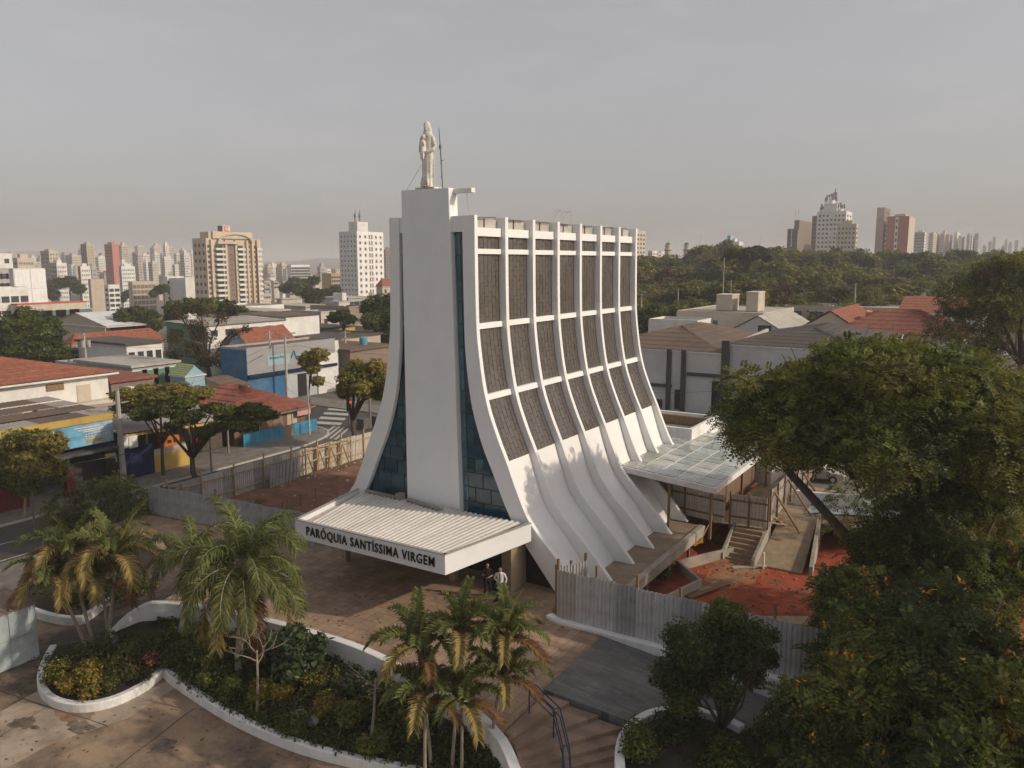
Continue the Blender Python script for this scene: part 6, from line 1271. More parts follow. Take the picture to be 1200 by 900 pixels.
# --- beige tower
def tower_parts(label, px0, pxc, px1, ytop, D, wm, cols_y, cols_x, fl=2.9, wf=.45, hf=.45, xm=None, name='apartment_tower', win=WG, ybase=None, cap=None, group=None, skip=.0, seed=0):
    x0, x1, y0, y1, z1 = corner_box(px0, pxc, px1, ytop, D, None); z0 = gz(x0, y0) - 3
    t = thing(name, label, 'tower', ((x0 + x1) / 2, (y0 + y1) / 2, z0), group); b = MB(); b.box(x0, x1, y0, y1, z0, z1)
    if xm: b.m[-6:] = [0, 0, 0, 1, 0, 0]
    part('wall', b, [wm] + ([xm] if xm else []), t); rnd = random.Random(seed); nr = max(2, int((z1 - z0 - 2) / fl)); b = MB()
    if D > 300 and 'beige' not in label[:6]: cols_y = int(cols_y * 1.7 + .5); cols_x = int(cols_x * 1.7 + .5); fl = min(fl, 2.3); nr = max(2, int((z1 - z0 - 2) / fl)) if 'tall white' not in label else nr
    if cols_y: wins(b, 'y', y0, x0 + .4, x1 - .4, z1 - 1.2 - nr * fl, z1 - 1.2, cols_y, nr, wf, hf, skip=skip, rnd=rnd)
    if cols_x: wins(b, 'x', x1, y0 + .4, y1 - .4, z1 - 1.2 - nr * fl, z1 - 1.2, cols_x, nr, wf, hf, skip=skip, rnd=rnd)
    if b.f: part('windows', b, win, t, kind='stuff')
    if cap:
        b = MB(); u = cap; b.box(x0 + (x1 - x0) * .25, x0 + (x1 - x0) * .75, y0 + (y1 - y0) * .25, y0 + (y1 - y0) * .7, z1, z1 + u); part('rooftop_block', b, xm or wm, t)
    return t, (x0, x1, y0, y1, z0, z1)
BEIT = M('beige_tower_wall', (.53, .44, .33), scale=.2)
t, (x0, x1, y0, y1, z0, z1) = tower_parts('broad beige apartment tower with white balconies, arched crown and red roof sign', 225, 241, 305, 279, 300, BEIT, 3, 0)
yl = y1 - y0
def onx(px): return atX(px, 300, x1).y
ym = lambda f: y0 + yl * f
b = MB(); b.box(x1 + .002, x1 + .8, ym(.10), ym(.80), z1, z1 + 2.6); b.box(x0 + 3, x1 - .002, ym(.05), ym(.85), z1 + .01, z1 + 2.4); part('crown_wall', b, BEIT, t)
b = MB(); P = [(x1 + 1.0, ym(.50) + yl * .30 * math.cos(a), z1 - 1.3 + 3.2 * math.sin(a)) for a in [math.pi * i / 14 for i in range(15)]]; b.tube(P, .5, 6); b.box(x1 + .6, x1 + 1.5, ym(.17), ym(.55), z1 - 2.0, z1 - 1.1); part('arch', b, CREAM, t)
recs = [(.36, .48, BRN, 1.2)]
for a0, a1, m_, d in recs: b = MB(); b.box(x1 + .002, x1 + .25, ym(a0), ym(a1), z0, z1 - 1.2); part('recess_panel', b, m_, t)
for f in (.31, .49, .06, .70, .80, .9): b = MB(); b.box(x1 + .003, x1 + .9, ym(f), ym(f) + .9, z0, z1 - (.5 if f < .8 else .2)); part('pier', b, BEIT, t)
fl = 1.95; nf = int((z1 - z0 - 3) / fl)
for a0, a1 in ((.13, .29), (.52, .66)):
    bmsh = MB(); bmsh.box(0, 1.5, 0, yl * (a1 - a0), 0, .75); mB = new_mesh('balcony', bmsh, WHT); dmsh = MB(); dmsh.box(0, .1, .2, yl * (a1 - a0) - .2, 0, 1.0); mD = new_mesh('balcony_door', dmsh, WG)
    for k in range(nf):
        z = z1 - 2.4 - fl * (k + 1); inst('balcony', mB, t, (x1 + .003, ym(a0), z)); inst('balcony_door', mD, t, (x1 + .003, ym(a0), z + .85))
b = MB()
for f, n_ in ((.73, 1), (.84, 1), (.01, 1)): wins(b, 'x', x1 + .003, ym(f), ym(f) + 1.6, z1 - 2 - nf * fl, z1 - 2, 1, nf, .75, .55)
wins(b, 'x', x1 + .25, ym(.40), ym(.46), z1 - 3 - nf * fl, z1 - 3, 2, nf, .4, .35)
part('windows', b, M('brown_windows', (.12, .06, .045)), t, kind='stuff')
b = MB(); 
for k in range(nf): b.box(x1 + .004, x1 + 1.0, ym(.90), ym(.99), z1 - 2.4 - fl * (k + 1), z1 - 2.4 - fl * (k + 1) + .9)
part('corner_balconies', b, WHT, t, kind='stuff')
p = Vector((x1 - 1.5, ym(.40), z1 + 2.4)); t2 = thing('rooftop_sign', 'white rooftop sign box with a red open bracket emblem on the beige tower', 'sign', tuple(p)); b = MB(); b.box(p.x - 3, p.x, p.y - 1.2, p.y + 2.2, p.z, p.z + 2.6); part('sign_box', b, [WHT], t2)
RD = mat('sign_red', (.55, .05, .04), .5, .1); b = MB(); q = p.x + .05; b.box(p.x, q, p.y - .8, p.y + 1.9, p.z + 1.9, p.z + 2.3); b.box(p.x, q, p.y - .8, p.y - .3, p.z + .35, p.z + 1.9); b.box(p.x, q, p.y - .3, p.y + 1.9, p.z + .35, p.z + .8); b.box(p.x, q + .01, p.y - .1, p.y + 1.4, p.z + 1.15, p.z + 1.5); part('emblem', b, RD, t2); b = MB(); b.box(p.x - 2.9, p.x - .1, p.y - 1.25, p.y - 1.2, p.z + .1, p.z + 2.5); part('side_panel', b, M('maroon_panel', (.22, .08, .08)), t2)
# --- white tower
t, (x0, x1, y0, y1, z0, z1) = tower_parts('tall white apartment tower with rows of framed windows and antennas', 397, 418, 449, 271, 380, M('white_tower_shade_wall', (.60, .60, .60)), 3, 0, 2.6, .28, .38, xm=M('white_tower_lit_wall', (.74, .73, .70)))  # one white wall in two tones: sunlit and shaded sides put into the colour
fr_ = MB(); wn = MB(); nr = int((z1 - z0 - 2) / 2.9)
for (f0, f1, nc) in ((.02, .40, 2), (.62, .98, 2)):
    wins(fr_, 'x', x1, y0 + (y1 - y0) * f0, y0 + (y1 - y0) * f1, z1 - 1 - nr * 2.9, z1 - 1, nc, nr, .42, .55, .08); wins(wn, 'x', x1 + .06, y0 + (y1 - y0) * f0, y0 + (y1 - y0) * f1, z1 - 1 - nr * 2.9, z1 - 1, nc, nr, .27, .34, .06)
part('window_frames', fr_, CREAM, t, kind='stuff'); 
b = MB(); wins(b, 'x', x1, y0 + (y1 - y0) * .42, y0 + (y1 - y0) * .6, z1 - 1 - nr * 2.9, z1 - 1, 2, nr, .6, .7, .05); part('loggias', b, BRN, t, kind='stuff'); part('windows', wn, WG, t, kind='stuff')
b = MB(); b.box(x1 - 6, x1 - .5, y0 + 1, y0 + (y1 - y0) * .45, z1, z1 + 4.5); part('rooftop_block', b, WHT, t)
for k in range(5): b = MB(); q = (x1 - 3 - (k % 2), y0 + 2 + k * 1.6, z1 + 4.5 if k < 4 else z1); b.tube([q, (q[0], q[1], q[2] + 4 + (k * 1.7) % 3)], .16, 4); b.box(q[0] - .2, q[0] + .2, q[1] - .2, q[1] + .2, q[2] + 2, q[2] + 3.6); part('antenna', b, DGR, t)
# --- named skyline towers, left
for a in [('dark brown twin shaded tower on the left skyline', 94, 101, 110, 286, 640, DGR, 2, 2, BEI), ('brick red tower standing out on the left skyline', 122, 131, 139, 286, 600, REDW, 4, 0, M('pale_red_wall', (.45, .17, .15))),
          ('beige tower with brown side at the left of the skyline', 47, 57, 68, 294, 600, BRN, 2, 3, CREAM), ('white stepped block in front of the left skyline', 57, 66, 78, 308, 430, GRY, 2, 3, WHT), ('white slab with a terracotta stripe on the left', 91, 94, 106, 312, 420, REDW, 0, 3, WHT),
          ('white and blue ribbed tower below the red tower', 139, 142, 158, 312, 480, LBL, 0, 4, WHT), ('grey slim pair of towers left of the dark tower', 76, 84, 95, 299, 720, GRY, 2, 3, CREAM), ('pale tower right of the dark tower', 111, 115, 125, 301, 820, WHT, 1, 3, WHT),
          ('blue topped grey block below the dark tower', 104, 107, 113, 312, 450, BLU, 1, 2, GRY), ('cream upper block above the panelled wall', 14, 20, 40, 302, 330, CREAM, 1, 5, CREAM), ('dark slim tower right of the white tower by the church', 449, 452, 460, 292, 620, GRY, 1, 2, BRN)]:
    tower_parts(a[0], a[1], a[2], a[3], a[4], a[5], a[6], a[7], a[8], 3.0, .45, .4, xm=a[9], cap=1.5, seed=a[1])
# --- right skyline
for a in [('white slab tower right behind the church roof line', 736, 746, 757, 270, 430, WHT, 3, 2, CREAM), ('pale blue and white building rising over the park trees', 843, 866, 871, 283, 420, WHT, 4, 1, WHT), ('dark brown tower with pale stripes right of the blue building', 923, 936, 951, 268, 470, DGR, 2, 0, BRN),
          ('narrow brown slab beside the white antenna building', 952, 958, 961, 253, 430, BRN, 2, 1, BRN), ('white building crowded with antennas on its stepped roof', 958, 992, 999, 247, 420, WHT, 4, 1, WHT), ('cream lower block in front of the antenna building', 981, 1004, 1006, 262, 400, CREAM, 3, 1, CREAM),
          ('beige slab joined to the terracotta tower', 1028, 1037, 1044, 243, 470, BEI, 0, 1, BRN), ('terracotta red tower with a white window stripe', 1040, 1066, 1073, 253, 450, REDW, 0, 0, CREAM), ('pale grey tower right of the terracotta tower', 1072, 1084, 1086, 272, 620, GRY, 3, 1, WHT)]:
    t, bb_ = tower_parts(a[0], a[1], a[2], a[3], a[4], a[5], a[6], a[7], a[8], 3.0, .5, .42, xm=a[9], cap=1.6 if 'slab' not in a[0] else None, seed=a[1])
    x0, x1, y0, y1, z0, z1 = bb_
    if 'terracotta red' in a[0]:
        b = MB(); b.box(x0 + (x1 - x0) * .38, x0 + (x1 - x0) * .52, y0 - .12, y0 - .002, z0, z1 - .5); part('white_stripe', b, WHT, t); b = MB(); wins(b, 'y', y0 - .12, x0 + (x1 - x0) * .40, x0 + (x1 - x0) * .5, z0, z1 - 1, 1, 14, .7, .5); part('windows', b, WG, t, kind='stuff')
    if 'crowded' in a[0]:
        b = MB(); b.box(x0 + 3, x1 - 5, y0 + 1, y1 - 1, z1, z1 + 4); b.box(x0 + 5, x1 - 8, y0 + 2, y1 - 2, z1 + 4, z1 + 6.5); part('stepped_roof', b, WHT, t)
        for k in range(14):
            b = MB(); qx = x0 + 1 + (x1 - x0 - 2) * ((k * .618) % 1); qz = z1 + (6.5 if x0 + 5 < qx < x1 - 8 else 4 if x0 + 3 < qx < x1 - 5 else 0); hh = 2.5 + (k * 1.3) % 3; b.tube([(qx, y0 + 3, qz), (qx, y0 + 3, qz + hh)], .18, 4); b.box(qx - .45, qx + .45, y0 + 2.7, y0 + 3.3, qz + hh * .4, qz + hh * .9); part('antenna', b, GRY, t)
        b = MB(); b.tube([(x0 + 8, y0 + 3, z1 + 6.5), (x0 + 8, y0 + 3, z1 + 12)], .4, 5); b.box(x0 + 7, x0 + 9, y0 + 2.5, y0 + 3.5, z1 + 8.2, z1 + 10); part('mast', b, GRY, t)
        for j in range(11): b = MB(); b.box(x0 + (x1 - x0) * .45, x0 + (x1 - x0) * .62, y0 - 1.0, y0 - .002, z1 - 3 - 3 * j, z1 - 2 - 3 * j); part('balcony', b, WHT, t)
    if 'dark brown tower' in a[0]:
        b = MB(); b.box(x0 + (x1 - x0) * .55, x1, y0 + 1, y1 - 1, z1, z1 + 5); part('rooftop_tower', b, BRN, t)
        for f in (.36, .93): b = MB(); b.box(x0 + (x1 - x0) * f, x0 + (x1 - x0) * (f + .07), y0 - .2, y0 - .002, z0, z1 - .6); part('pale_stripe', b, WHT, t)
        for f in (.55, .8): b = MB(); b.tube([(x0 + (x1 - x0) * f, y0 + 3, z1 + 5), (x0 + (x1 - x0) * f, y0 + 3, z1 + 11)], .12, 4); part('antenna', b, GRY, t)
    if 'pale blue' in a[0]: b = MB(); b.box(x0 + (x1 - x0) * .42, x0 + (x1 - x0) * .58, y0 - .6, y0 + 4, z1 - 12, z1 + 3.2); part('blue_core', b, LBL, t)
for k, (px, yt, D) in enumerate([(783, 284, 330), (805, 284, 345)]):
    p = atD(px, yt, D); p2 = atD(px + 4.2, yt, D); r_ = (p2 - p).length; z = p.z; s = D / FPX
    t = thing('minaret', ['pale minaret with a green dome standing clear left of the park trees', 'second minaret with green dome half hidden by the park trees'][k], 'minaret', (p.x, p.y, gz(p.x, p.y)))
    b = MB(); b.tube([(p.x, p.y, -2), (p.x, p.y, z - 10 * s)], r_ * .85, 12); b.tube([(p.x, p.y, z - 10 * s), (p.x, p.y, z - 9 * s), (p.x, p.y, z - 8 * s)], [r_ * .85, r_ * 1.15, r_ * 1.15], 12); b.tube([(p.x, p.y, z - 8 * s), (p.x, p.y, z - 3 * s)], r_ * .75, 12); part('shaft', b, CREAM, t)
    b = MB(); b.tube([(p.x, p.y, z - 4.2 * s), (p.x, p.y, z - 3.4 * s)], r_ * 1.0, 12); part('gallery', b, WHT, t); b = MB(); b.ell((p.x, p.y, z - 3 * s), r_ * .72, r_ * .72, 3 * s, 12, 8); part('dome', b, M('green_dome', (.08, .20, .12)), t)
# --- massed skyline, each tower its own object
rs = random.Random(31)
def skyline(px_a, px_b, n, yl, Dl, group, lab, seed, sh='far skyline row'):
    rs = random.Random(seed)
    for i in range(n):
        px = px_a + (px_b - px_a) * (i + rs.random()) / n; w_ = rs.uniform(4.5, 10); D = rs.uniform(*Dl); yt = rs.uniform(*yl); c = px - w_ * rs.uniform(.1, .35)
        wm = rs.choice([CREAM, WHT, WHT, BEI, GRY, CREAM]); k = rs.randrange(len(lab))
        MCN = {CREAM.name: 'cream', WHT.name: 'white', BEI.name: 'beige', GRY.name: 'grey', BRN.name: 'brown'}
        t, bb_ = tower_parts(lab[k], px - w_ / 2 - 2, c, px + w_ / 2, yt, D, wm, 2, rs.choice((2, 3, 4)), 3.1, rs.choice((.35, .5, .7)), .4, xm=rs.choice([wm, wm, CREAM, WHT, BRN if rs.random() < .2 else wm]), cap=rs.choice([None, 1.5, 3]), group=group, skip=.05, seed=i)
        PLACED.append((t, px, MCN[wm.name] + ' tower', LM_L if px < 500 else LM_R, 'in the ' + sh))
skyline(14, 225, 40, (291, 312), (650, 1100), 'hazy towers of the left skyline', ['small pale high rise among the massed left skyline'], 1)
skyline(140, 228, 16, (286, 300), (800, 1250), 'taller towers between the red tower and the beige tower', ['pale slim high rise between the red tower and the beige tower'], 2, 'tall skyline row')
skyline(306, 400, 26, (311, 326), (600, 1100), 'low towers between the beige tower and the white tower', ['small hazy block between the beige tower and the white tower'], 3, 'low skyline row')
skyline(305, 335, 6, (306, 314), (700, 1000), 'towers right behind the beige tower', ['hazy tower just right of the beige tower'], 4, 'hazy skyline')
skyline(760, 782, 5, (293, 300), (500, 700), 'low pale blocks left of the minaret', ['low pale block left of the minaret'], 5, 'low pale row')
skyline(1090, 1116, 4, (272, 276), (800, 900), 'cream high rise pair right of the pale grey tower', ['cream high rise of the pair right of the pale grey tower'], 6, 'cream pair')
skyline(1121, 1154, 5, (272, 277), (820, 950), 'cream high rise cluster near the right edge', ['cream high rise of the cluster near the right edge'], 7, 'cream cluster')
skyline(1156, 1215, 10, (277, 292), (1000, 1300), 'hazy towers at the right edge of the skyline', ['hazy tower at the right edge of the skyline'], 8, 'hazy skyline')
rs = random.Random(77)
for i in range(95):                                         # rooftops between the blocks and the skyline
    px = rs.choice([rs.uniform(12, 228), rs.uniform(305, 440)]); yb = rs.uniform(322, 350); D = 17.5 / ((yb - HOR) / 950) * rs.uniform(1.0, 1.35); D = min(D, 800); w_ = rs.uniform(6, 16)
    wm = rs.choice([CREAM, WHT, WHT, BEI, GRY, CREAM]); rf = rs.choice([('slab', CONCP), ('slab', ROOFG), ('hip', TILE, 2.5), ('flat', ROOFG), ('slab', ROOFW), ('slab', ROOFD)])
    yt = yb - rs.uniform(3, 9)
    o_ = hpx(('low house with a terracotta roof' if rf[0] == 'hip' else 'low flat roofed building') + ' among the distant rooftops below the skyline', px - w_ * .4, px, px + w_ * .6, yt, D, wm, rf, wx=(3, 1 if rs.random() < .6 else 2, 1.4, 1.2, 1.0, 2.6), group='distant rooftops below the skyline')
    PLACED.append((o_, px, {CREAM.name: 'cream', WHT.name: 'white', BEI.name: 'beige', GRY.name: 'grey'}[wm.name] + (' house with terracotta roof' if rf[0] == 'hip' else ' block with ' + {CONCP.name: 'concrete', ROOFG.name: 'grey', ROOFW.name: 'white metal', ROOFD.name: 'dark'}[rf[1].name] + ' roof'), LM_L, 'below the skyline'))
for i in range(46):                                         # the blocks and trees that the church hides from here
    px = rs.uniform(462, 738); D = rs.uniform(110, 420); p = atD(px, 400, D)
    if -60 < p.x < -52 or p.y < 78 or (p.x > -50 and p.y < 150): continue
    w_ = rs.uniform(5, 9); h_ = rs.uniform(3, 6.5); z0 = gz(p.x, p.y); wm = rs.choice([CREAM, WHT, BEI, GRY]); rf = rs.choice([('slab', CONCP), ('hip', TILE, 2.2), ('flat', ROOFG), ('slab', ROOFD), ('hip', TILE2, 2.2)])
    o_ = house('low house standing behind the church', p.x - w_, p.x + w_, p.y - w_ * .8, p.y + w_ * .8, z0 + h_, wm, rf, [('x', p.y + q, z0 + h_ - 2.4, 1.2, 1.2) for q in (-2, 2)], group='low houses behind the church')
    PLACED.append((o_, px, {CREAM.name: 'cream', WHT.name: 'white', BEI.name: 'beige', GRY.name: 'grey'}[wm.name] + (' house with terracotta roof' if rf[0] == 'hip' else ' flat roofed house'), [(-99, 'the left church fin')], 'behind the church'))
for i in range(16):
    px = rs.uniform(462, 738); D = rs.uniform(140, 330); p = atD(px, 400, D); k = rs.randrange(4)
    if -60 < p.x < -52: continue
    o_ = copy_tree(protos[k], (p.x, p.y, gz(p.x, p.y)), rs.uniform(0, 6), (.6, .6, .7), group='trees behind the church'); PLACED.append((o_, px, ['mid green', 'olive', 'dark green', 'grass green'][k] + ' tree', [(-99, 'the left church fin')], 'behind the church'))
hz = MB(); prof_ = [(-60, 296), (0, 291), (18, 292), (35, 296), (52, 300), (120, 306), (230, 308), (300, 306), (330, 307), (352, 304), (365, 301), (385, 301), (400, 304), (440, 307), (520, 309)]
P = []
for px, py in [(a + (c - a) * t_ / 4, b_ + (d - b_) * t_ / 4) for (a, b_), (c, d) in zip(prof_, prof_[1:]) for t_ in range(4)]:
    top = atD(px, py + .8 * mnoise.noise((px * .11, 0, 0)), 3400); row = []
    for k in range(7): u = k / 6; q = top + FH * (700 * (1 - u) - 900 * u * 0) - FH * (u * 900); row.append((q.x, q.y, -14 + (top.z + 14) * max(0, 1 - abs(u - .25) / .75) ** .8 + 10 * mnoise.noise((q.x * .004, q.y * .004, 0))))
    P.append(row)
hz.grid(P); struct('hills', hz, M('wooded_hills', (.055, .065, .04), scale=.01, dirt=(.10, .10, .07)), smooth=True)
# --- right-hand blocks
RW = M('pale_grey_plaster', (.50, .50, .50), dirt=(.40, .39, .38))
t = house('white plastered warehouse with dark pilasters and a brown fibre roof', -46, -28.6, 93, 118, 5.6, RW, ('hip', ROOFB, 2.3), [], cat='warehouse', name='warehouse', oh=.1)
PIL = M('dark_pilaster', (.055, .052, .052))
for px, w_ in ((784, 5), (801, 5.5)):
    xx = atY(px, 440, 93).x; b = MB(); b.box(xx - .28, xx + .28, 92.75, 92.998, -1.8, 5.7); part('pilaster', b, PIL, t)
b = MB(); b.box(-33.1, -28.6, 92.7, 92.996, 2.65, 3.05); b.box(-46, -35, 92.72, 92.996, 1.0, 1.35); part('band', b, PIL, t)
b = MB(); b.box(-30.0, -29.0, 92.9, 92.997, -1.6, 2.2); part('window', b, DARK, t); b = MB(); b.box(-34.6, -33.9, 92.9, 92.997, -1.6, .8); part('door', b, DARK, t)
b = MB(); b.box(-46, -36.2, 92.86, 92.997, -1.7, -.6); part('plinth', b, PIL, t)
b = MB(); b.bar((-28.7, 92.9, 6.0), (-28.7, 112, 6.9), .35, .5); part('verge', b, CREAM, t)
t = house('lower white warehouse wing with a dark divider and large brown roof', -28.4, -12.5, 93.2, 118, 6.7, RW, ('hip', ROOFD, 1.7), [('y', -20, -1.4, 1, 3.4, RW, DARK), ('y', -15, -1.4, 1, 3.4, RW, DARK)], cat='warehouse', name='warehouse', oh=.1)
b = MB(); b.box(-28.9, -28.0, 92.6, 92.9, -1.8, 7.1); part('pilaster', b, PIL, t); b = MB(); b.box(-28.0, -12.5, 92.95, 93.198, 2.7, 3.1); part('band', b, PIL, t)
house('white gabled house with a barred window behind the warehouse roof', -36.5, -28.5, 121, 140, 5.9, RW, ('gabley', CONCP, 2.4), [('y', -31.4, 5.3, 2.0, 1.6, WHT, WG)], oh=.25)
house('flat roofed white house carrying two water tanks', -47, -33, 126, 146, 8.2, CREAM, ('flat', CONCP), [('y', -44, 6.2, .9, .9), ('y', -40.5, 6.2, .8, .8)], par=.15)
house('narrow white parapet block at the left of the brown warehouse roof', -49, -41, 119, 126, 7.0, WHT, ('flat', ROOFG))
for k, (px0, px1, yt, yb) in enumerate([(839, 858, 346, 362), (874, 889, 343, 362)]):
    a = atY(px0, yb, 130); c = atY(px1, yt, 130); t = thing('water_tank', ['boxy pale water tank on the left of the flat white roof', 'taller boxy pale water tank on the right of the flat white roof'][k], 'tank', tuple(a)); b = MB(); b.box(a.x, c.x, 130, 134, 8.3, c.z); part('tank_body', b, CREAM, t, bevel=.05); b = MB(); b.box(a.x - .08, c.x + .08, 129.9, 134.1, c.z, c.z + .12); part('tank_lid', b, WHT, t)
house('long grey building with a row of wide windows below the park', -38, -14, 160, 172, 7.6, BEI, ('flat', CONCP), [('y', -36 + 4 * i, 5.6, 2.6, 1.3) for i in range(6)], cat='building', name='building')
house('small cream house with a terracotta roof left of the orange parapet', -27, -20.2, 128, 150, 6.6, CREAM, ('gabley', TILE, 2.4), [('x', 131, 4.6, .9, 1.2)])
house('long house under a wide dark terracotta roof on the right', -21.5, -5.5, 120, 132, 6.6, CREAM, ('hip', TILE2, 3.0), oh=.5)
house('white fronted long house with a pale terracotta roof and small windows', -15.5, -4, 140, 156, 8.4, WHT, ('gablex', TILE, 2.2), [('y', -12.5, 6.9, 1.4, .6), ('y', -8.6, 6.7, .5, .8), ('y', -7.6, 6.7, .5, .8), ('y', -6.6, 6.7, .5, .8)])
house('grey metal roofed shed behind the big umbrella tree', -11, 4, 92, 108, 5.2, RW, ('hip', M('grey_metal_roof', (.27, .265, .27), rough=.5), 2.4), oh=.3)
house('small house with an orange parapet between the tiled roofs', -19.6, -17, 134, 140, 8.2, M('orange_wall', (.42, .16, .07)), ('flat', CONCP), xm=CREAM)
house('white shed with arched doorway by the satellite dish', -16.5, -12.5, 158, 164, 9.0, WHT, ('flat', CONCP), [('y', -13.6, 6.8, 1.2, 1.8, WHT, RW)])
house('white low yard building left of the orange parapet', -26.5, -20, 152, 158, 7.2, WHT, ('slab', ROOFW))
house('cream block behind the tree at the right edge', 2, 16, 104, 124, 4.8, CREAM, ('hip', TILE2, 2.0))
p = atY(1080, 352, 150); t = thing('satellite_dish', 'large weathered satellite dish on a pole above the tiled roof', 'dish', (p.x, p.y, p.z - 3)); b = MB(); nrm = Vector((-.75, -.25, .6)).normalized(); ux = nrm.orthogonal().normalized(); uy = nrm.cross(ux)
R_ = 1.5; b.rings([[tuple(p + (ux * math.cos(2 * math.pi * j / 18) + uy * math.sin(2 * math.pi * j / 18)) * R_ * k / 5 + nrm * .45 * (k / 5) ** 2) for j in range(18)] for k in (.05, 1, 2, 3, 4, 5)], cap=False); part('dish_bowl', b, BEI, t); b = MB(); b.tube([p + Vector((0, 0, -3)), p], .09, 6); b.tube([p, p + nrm * 1.3], .03, 4); part('mount', b, GRY, t)
# yard walls behind the annex
t = thing('yard_wall', 'dark grey yard wall with a white pipe frame behind the glass roof', 'wall', (-26, 75, -1.8)); b = MB(); b.box(-30, -13, 74.8, 75, -1.8, 1.2); part('wall_body', b, PIL, t)
b = MB(); b.tube([(-28, 70, -1.8), (-28, 70, 2.0), (-17, 70, 1.9), (-17, 70, -1.8)], .07, 6); part('pipe_frame', b, WHT, t)
b = MB(); b.box(-49, -15, 67.5, 92.5, -1.795, -1.76); struct('yard', b, CONCD)
# --- utility poles and cables
def pole(label, base, top_z, r_=.13, arms=1, lamp=0, trafo=0, m=CONCP, tops=(0, 1, 0), group=None):
    b0 = Vector(base); t = thing('utility_pole', label, 'pole', base, group); b = MB(); b.tube([b0 - Vector((0, 0, .3)), Vector((b0.x, b0.y, top_z))], [r_ * 1.35, r_ * .8], 8); part('shaft', b, m, t); d = Vector(tops).normalized()
    for k in range(arms):
        b = MB(); c = Vector((b0.x, b0.y, top_z - .25 - .9 * k)); b.bar(c - d * 1.0 + Vector((.14, 0, 0)), c + d * 1.0 + Vector((.14, 0, 0)), .1, .12)
        for q in (-.9, -.45, .45, .9): b.tube([c + d * q + Vector((.14, 0, .06)), c + d * q + Vector((.14, 0, .24))], .045, 5)
        part('crossarm', b, CONCD, t)
    for k in range(trafo): b = MB(); c = Vector((b0.x + .25, b0.y - .4 + .8 * k, top_z - 1.9)); b.tube([c, c + Vector((0, 0, .9))], .27, 9); part('transformer', b, GRY, t)
    if lamp: b = MB(); c = Vector((b0.x, b0.y, top_z - .1)); e = c + Vector((lamp * 1.3, .1, .35)); b.tube([c, c.lerp(e, .6) + Vector((0, 0, .12)), e], .04, 5); b.box(min(e.x, e.x + lamp * .7), max(e.x, e.x + lamp * .7), e.y - .15, e.y + .15, e.z - .05, e.z + .09); part('lamp_arm', b, WHT, t)
    return t
def wire(label, a, bq, sag=.6, r_=.016, group='overhead cables'):
    a, bq = Vector(a), Vector(bq); t = thing('power_cable', label, 'cable', tuple(a), group); b = MB(); b.tube([a.lerp(bq, u) - Vector((0, 0, sag * 4 * u * (1 - u))) for u in [i / 8 for i in range(9)]], r_, 3, cap=False); part('strand', b, BLACK, t)
pb = atz(145, 563, -1.68); pole('thick concrete pole with a flat lamp head in front of the navy wall', tuple(pb), 6.0, .2, 0, lamp=1)
p2 = atz(319, 468, -1.7); pole('concrete pole with a crossarm before the blue corner shop', tuple(p2), atD(315, 387, dep(p2)).z, .15, 2)
p3 = atz(337, 471, -1.7); pole('taller pale concrete pole right of the crossarm pole', tuple(p3), atD(336, 391, dep(p3)).z, .15, 1, lamp=1)
p4 = atz(406, 440, -1.7); pole('distant concrete pole beside the vase shaped street tree', tuple(p4), atD(405.5, 387, dep(p4)).z, .16, 2)
p5 = atD(101, 425, 110); pole('concrete pole with two transformer drums before the long terracotta roof', (p5.x, p5.y, -1.8), atD(101, 390, 110).z, .16, 1, trafo=2)
p6 = atz(249, 571, -1.68); pole('thin dark pole beside the layered street tree', tuple(p6), 2.6, .07, 0, m=CONCD)
p7 = atz(363, 509, -1.66); pole('thin steel sign pole on the kerbed street corner', tuple(p7), atD(363, 452, dep(p7)).z, .06, 0, m=STEEL)
p8 = atz(42, 634, -1.7); pole('thin dark street pole on the near side of the left road', tuple(p8), 1.6, .06, 0, m=DGR)
p9 = atz(434, 500, -1.7); pole('dark pole near the crossing by the church fin', tuple(p9), atD(434, 455, dep(p9)).z, .12, 0, m=CONCD)
RP = []
for px, yt, D, lab in ((752, 345, 150, 'concrete pole just right of the church in the side street'), (795, 338, 160, 'second concrete pole along the side street'), (831, 334, 175, 'third concrete pole below the park trees'), (849, 302, 140, 'tall thin mast beside the left water tank'), (1003, 332, 160, 'grey lamp pole before the park between the bare trees'), (1117, 322, 160, 'tall grey pole left of the tree at the right edge'), (857, 328, 150, 'short thin pole beside the tall mast')):
    p = atD(px, yt, D); RP.append(p); pole(lab, (p.x, p.y, -1.8), p.z, .13 if 'thin' not in lab else .08, 0 if 'thin' in lab else 1, tops=(1, 0, 0))
for a, c, lab in ((p2 + Vector((0, 0, 7.6)), p3 + Vector((0, 0, 7.4)), 'cable between the two poles by the blue corner shop'), (p3 + Vector((0, 0, 7.2)), p4 + Vector((0, 0, 7)), 'cable from the taller pole to the distant pole'), (p3 + Vector((0, 0, 4.2)), p9 + Vector((0, 0, 3.8)), 'low cable crossing the street corner towards the church'), (p2 + Vector((0, 0, 4)), p7 + Vector((0, 0, 3.6)), 'low cable from the crossarm pole to the sign pole'),
                (pb + Vector((0, 0, 5.2)), p2 + Vector((0, 0, 6.5)), 'cable from the thick lamp pole along the street'), (pb + Vector((0, 0, 3.4)), (-60.6, 10, 3.2), 'low cable along the mural shop front'), (pb + Vector((0, 0, 4.4)), (-60.8, 8, 4.4), 'upper cable along the mural shop front'), (RP[0], RP[1], 'cable between the first two poles right of the church'), (RP[1], RP[2], 'cable between the second and third side street poles'),
                ((-48, 86, 1.3), (-26, 84, 2.6), 'upper slack cable in front of the white warehouse'), ((-48, 84, .2), (-24, 82, .5), 'lower cable in front of the white warehouse')):
    wire(lab, a, c)
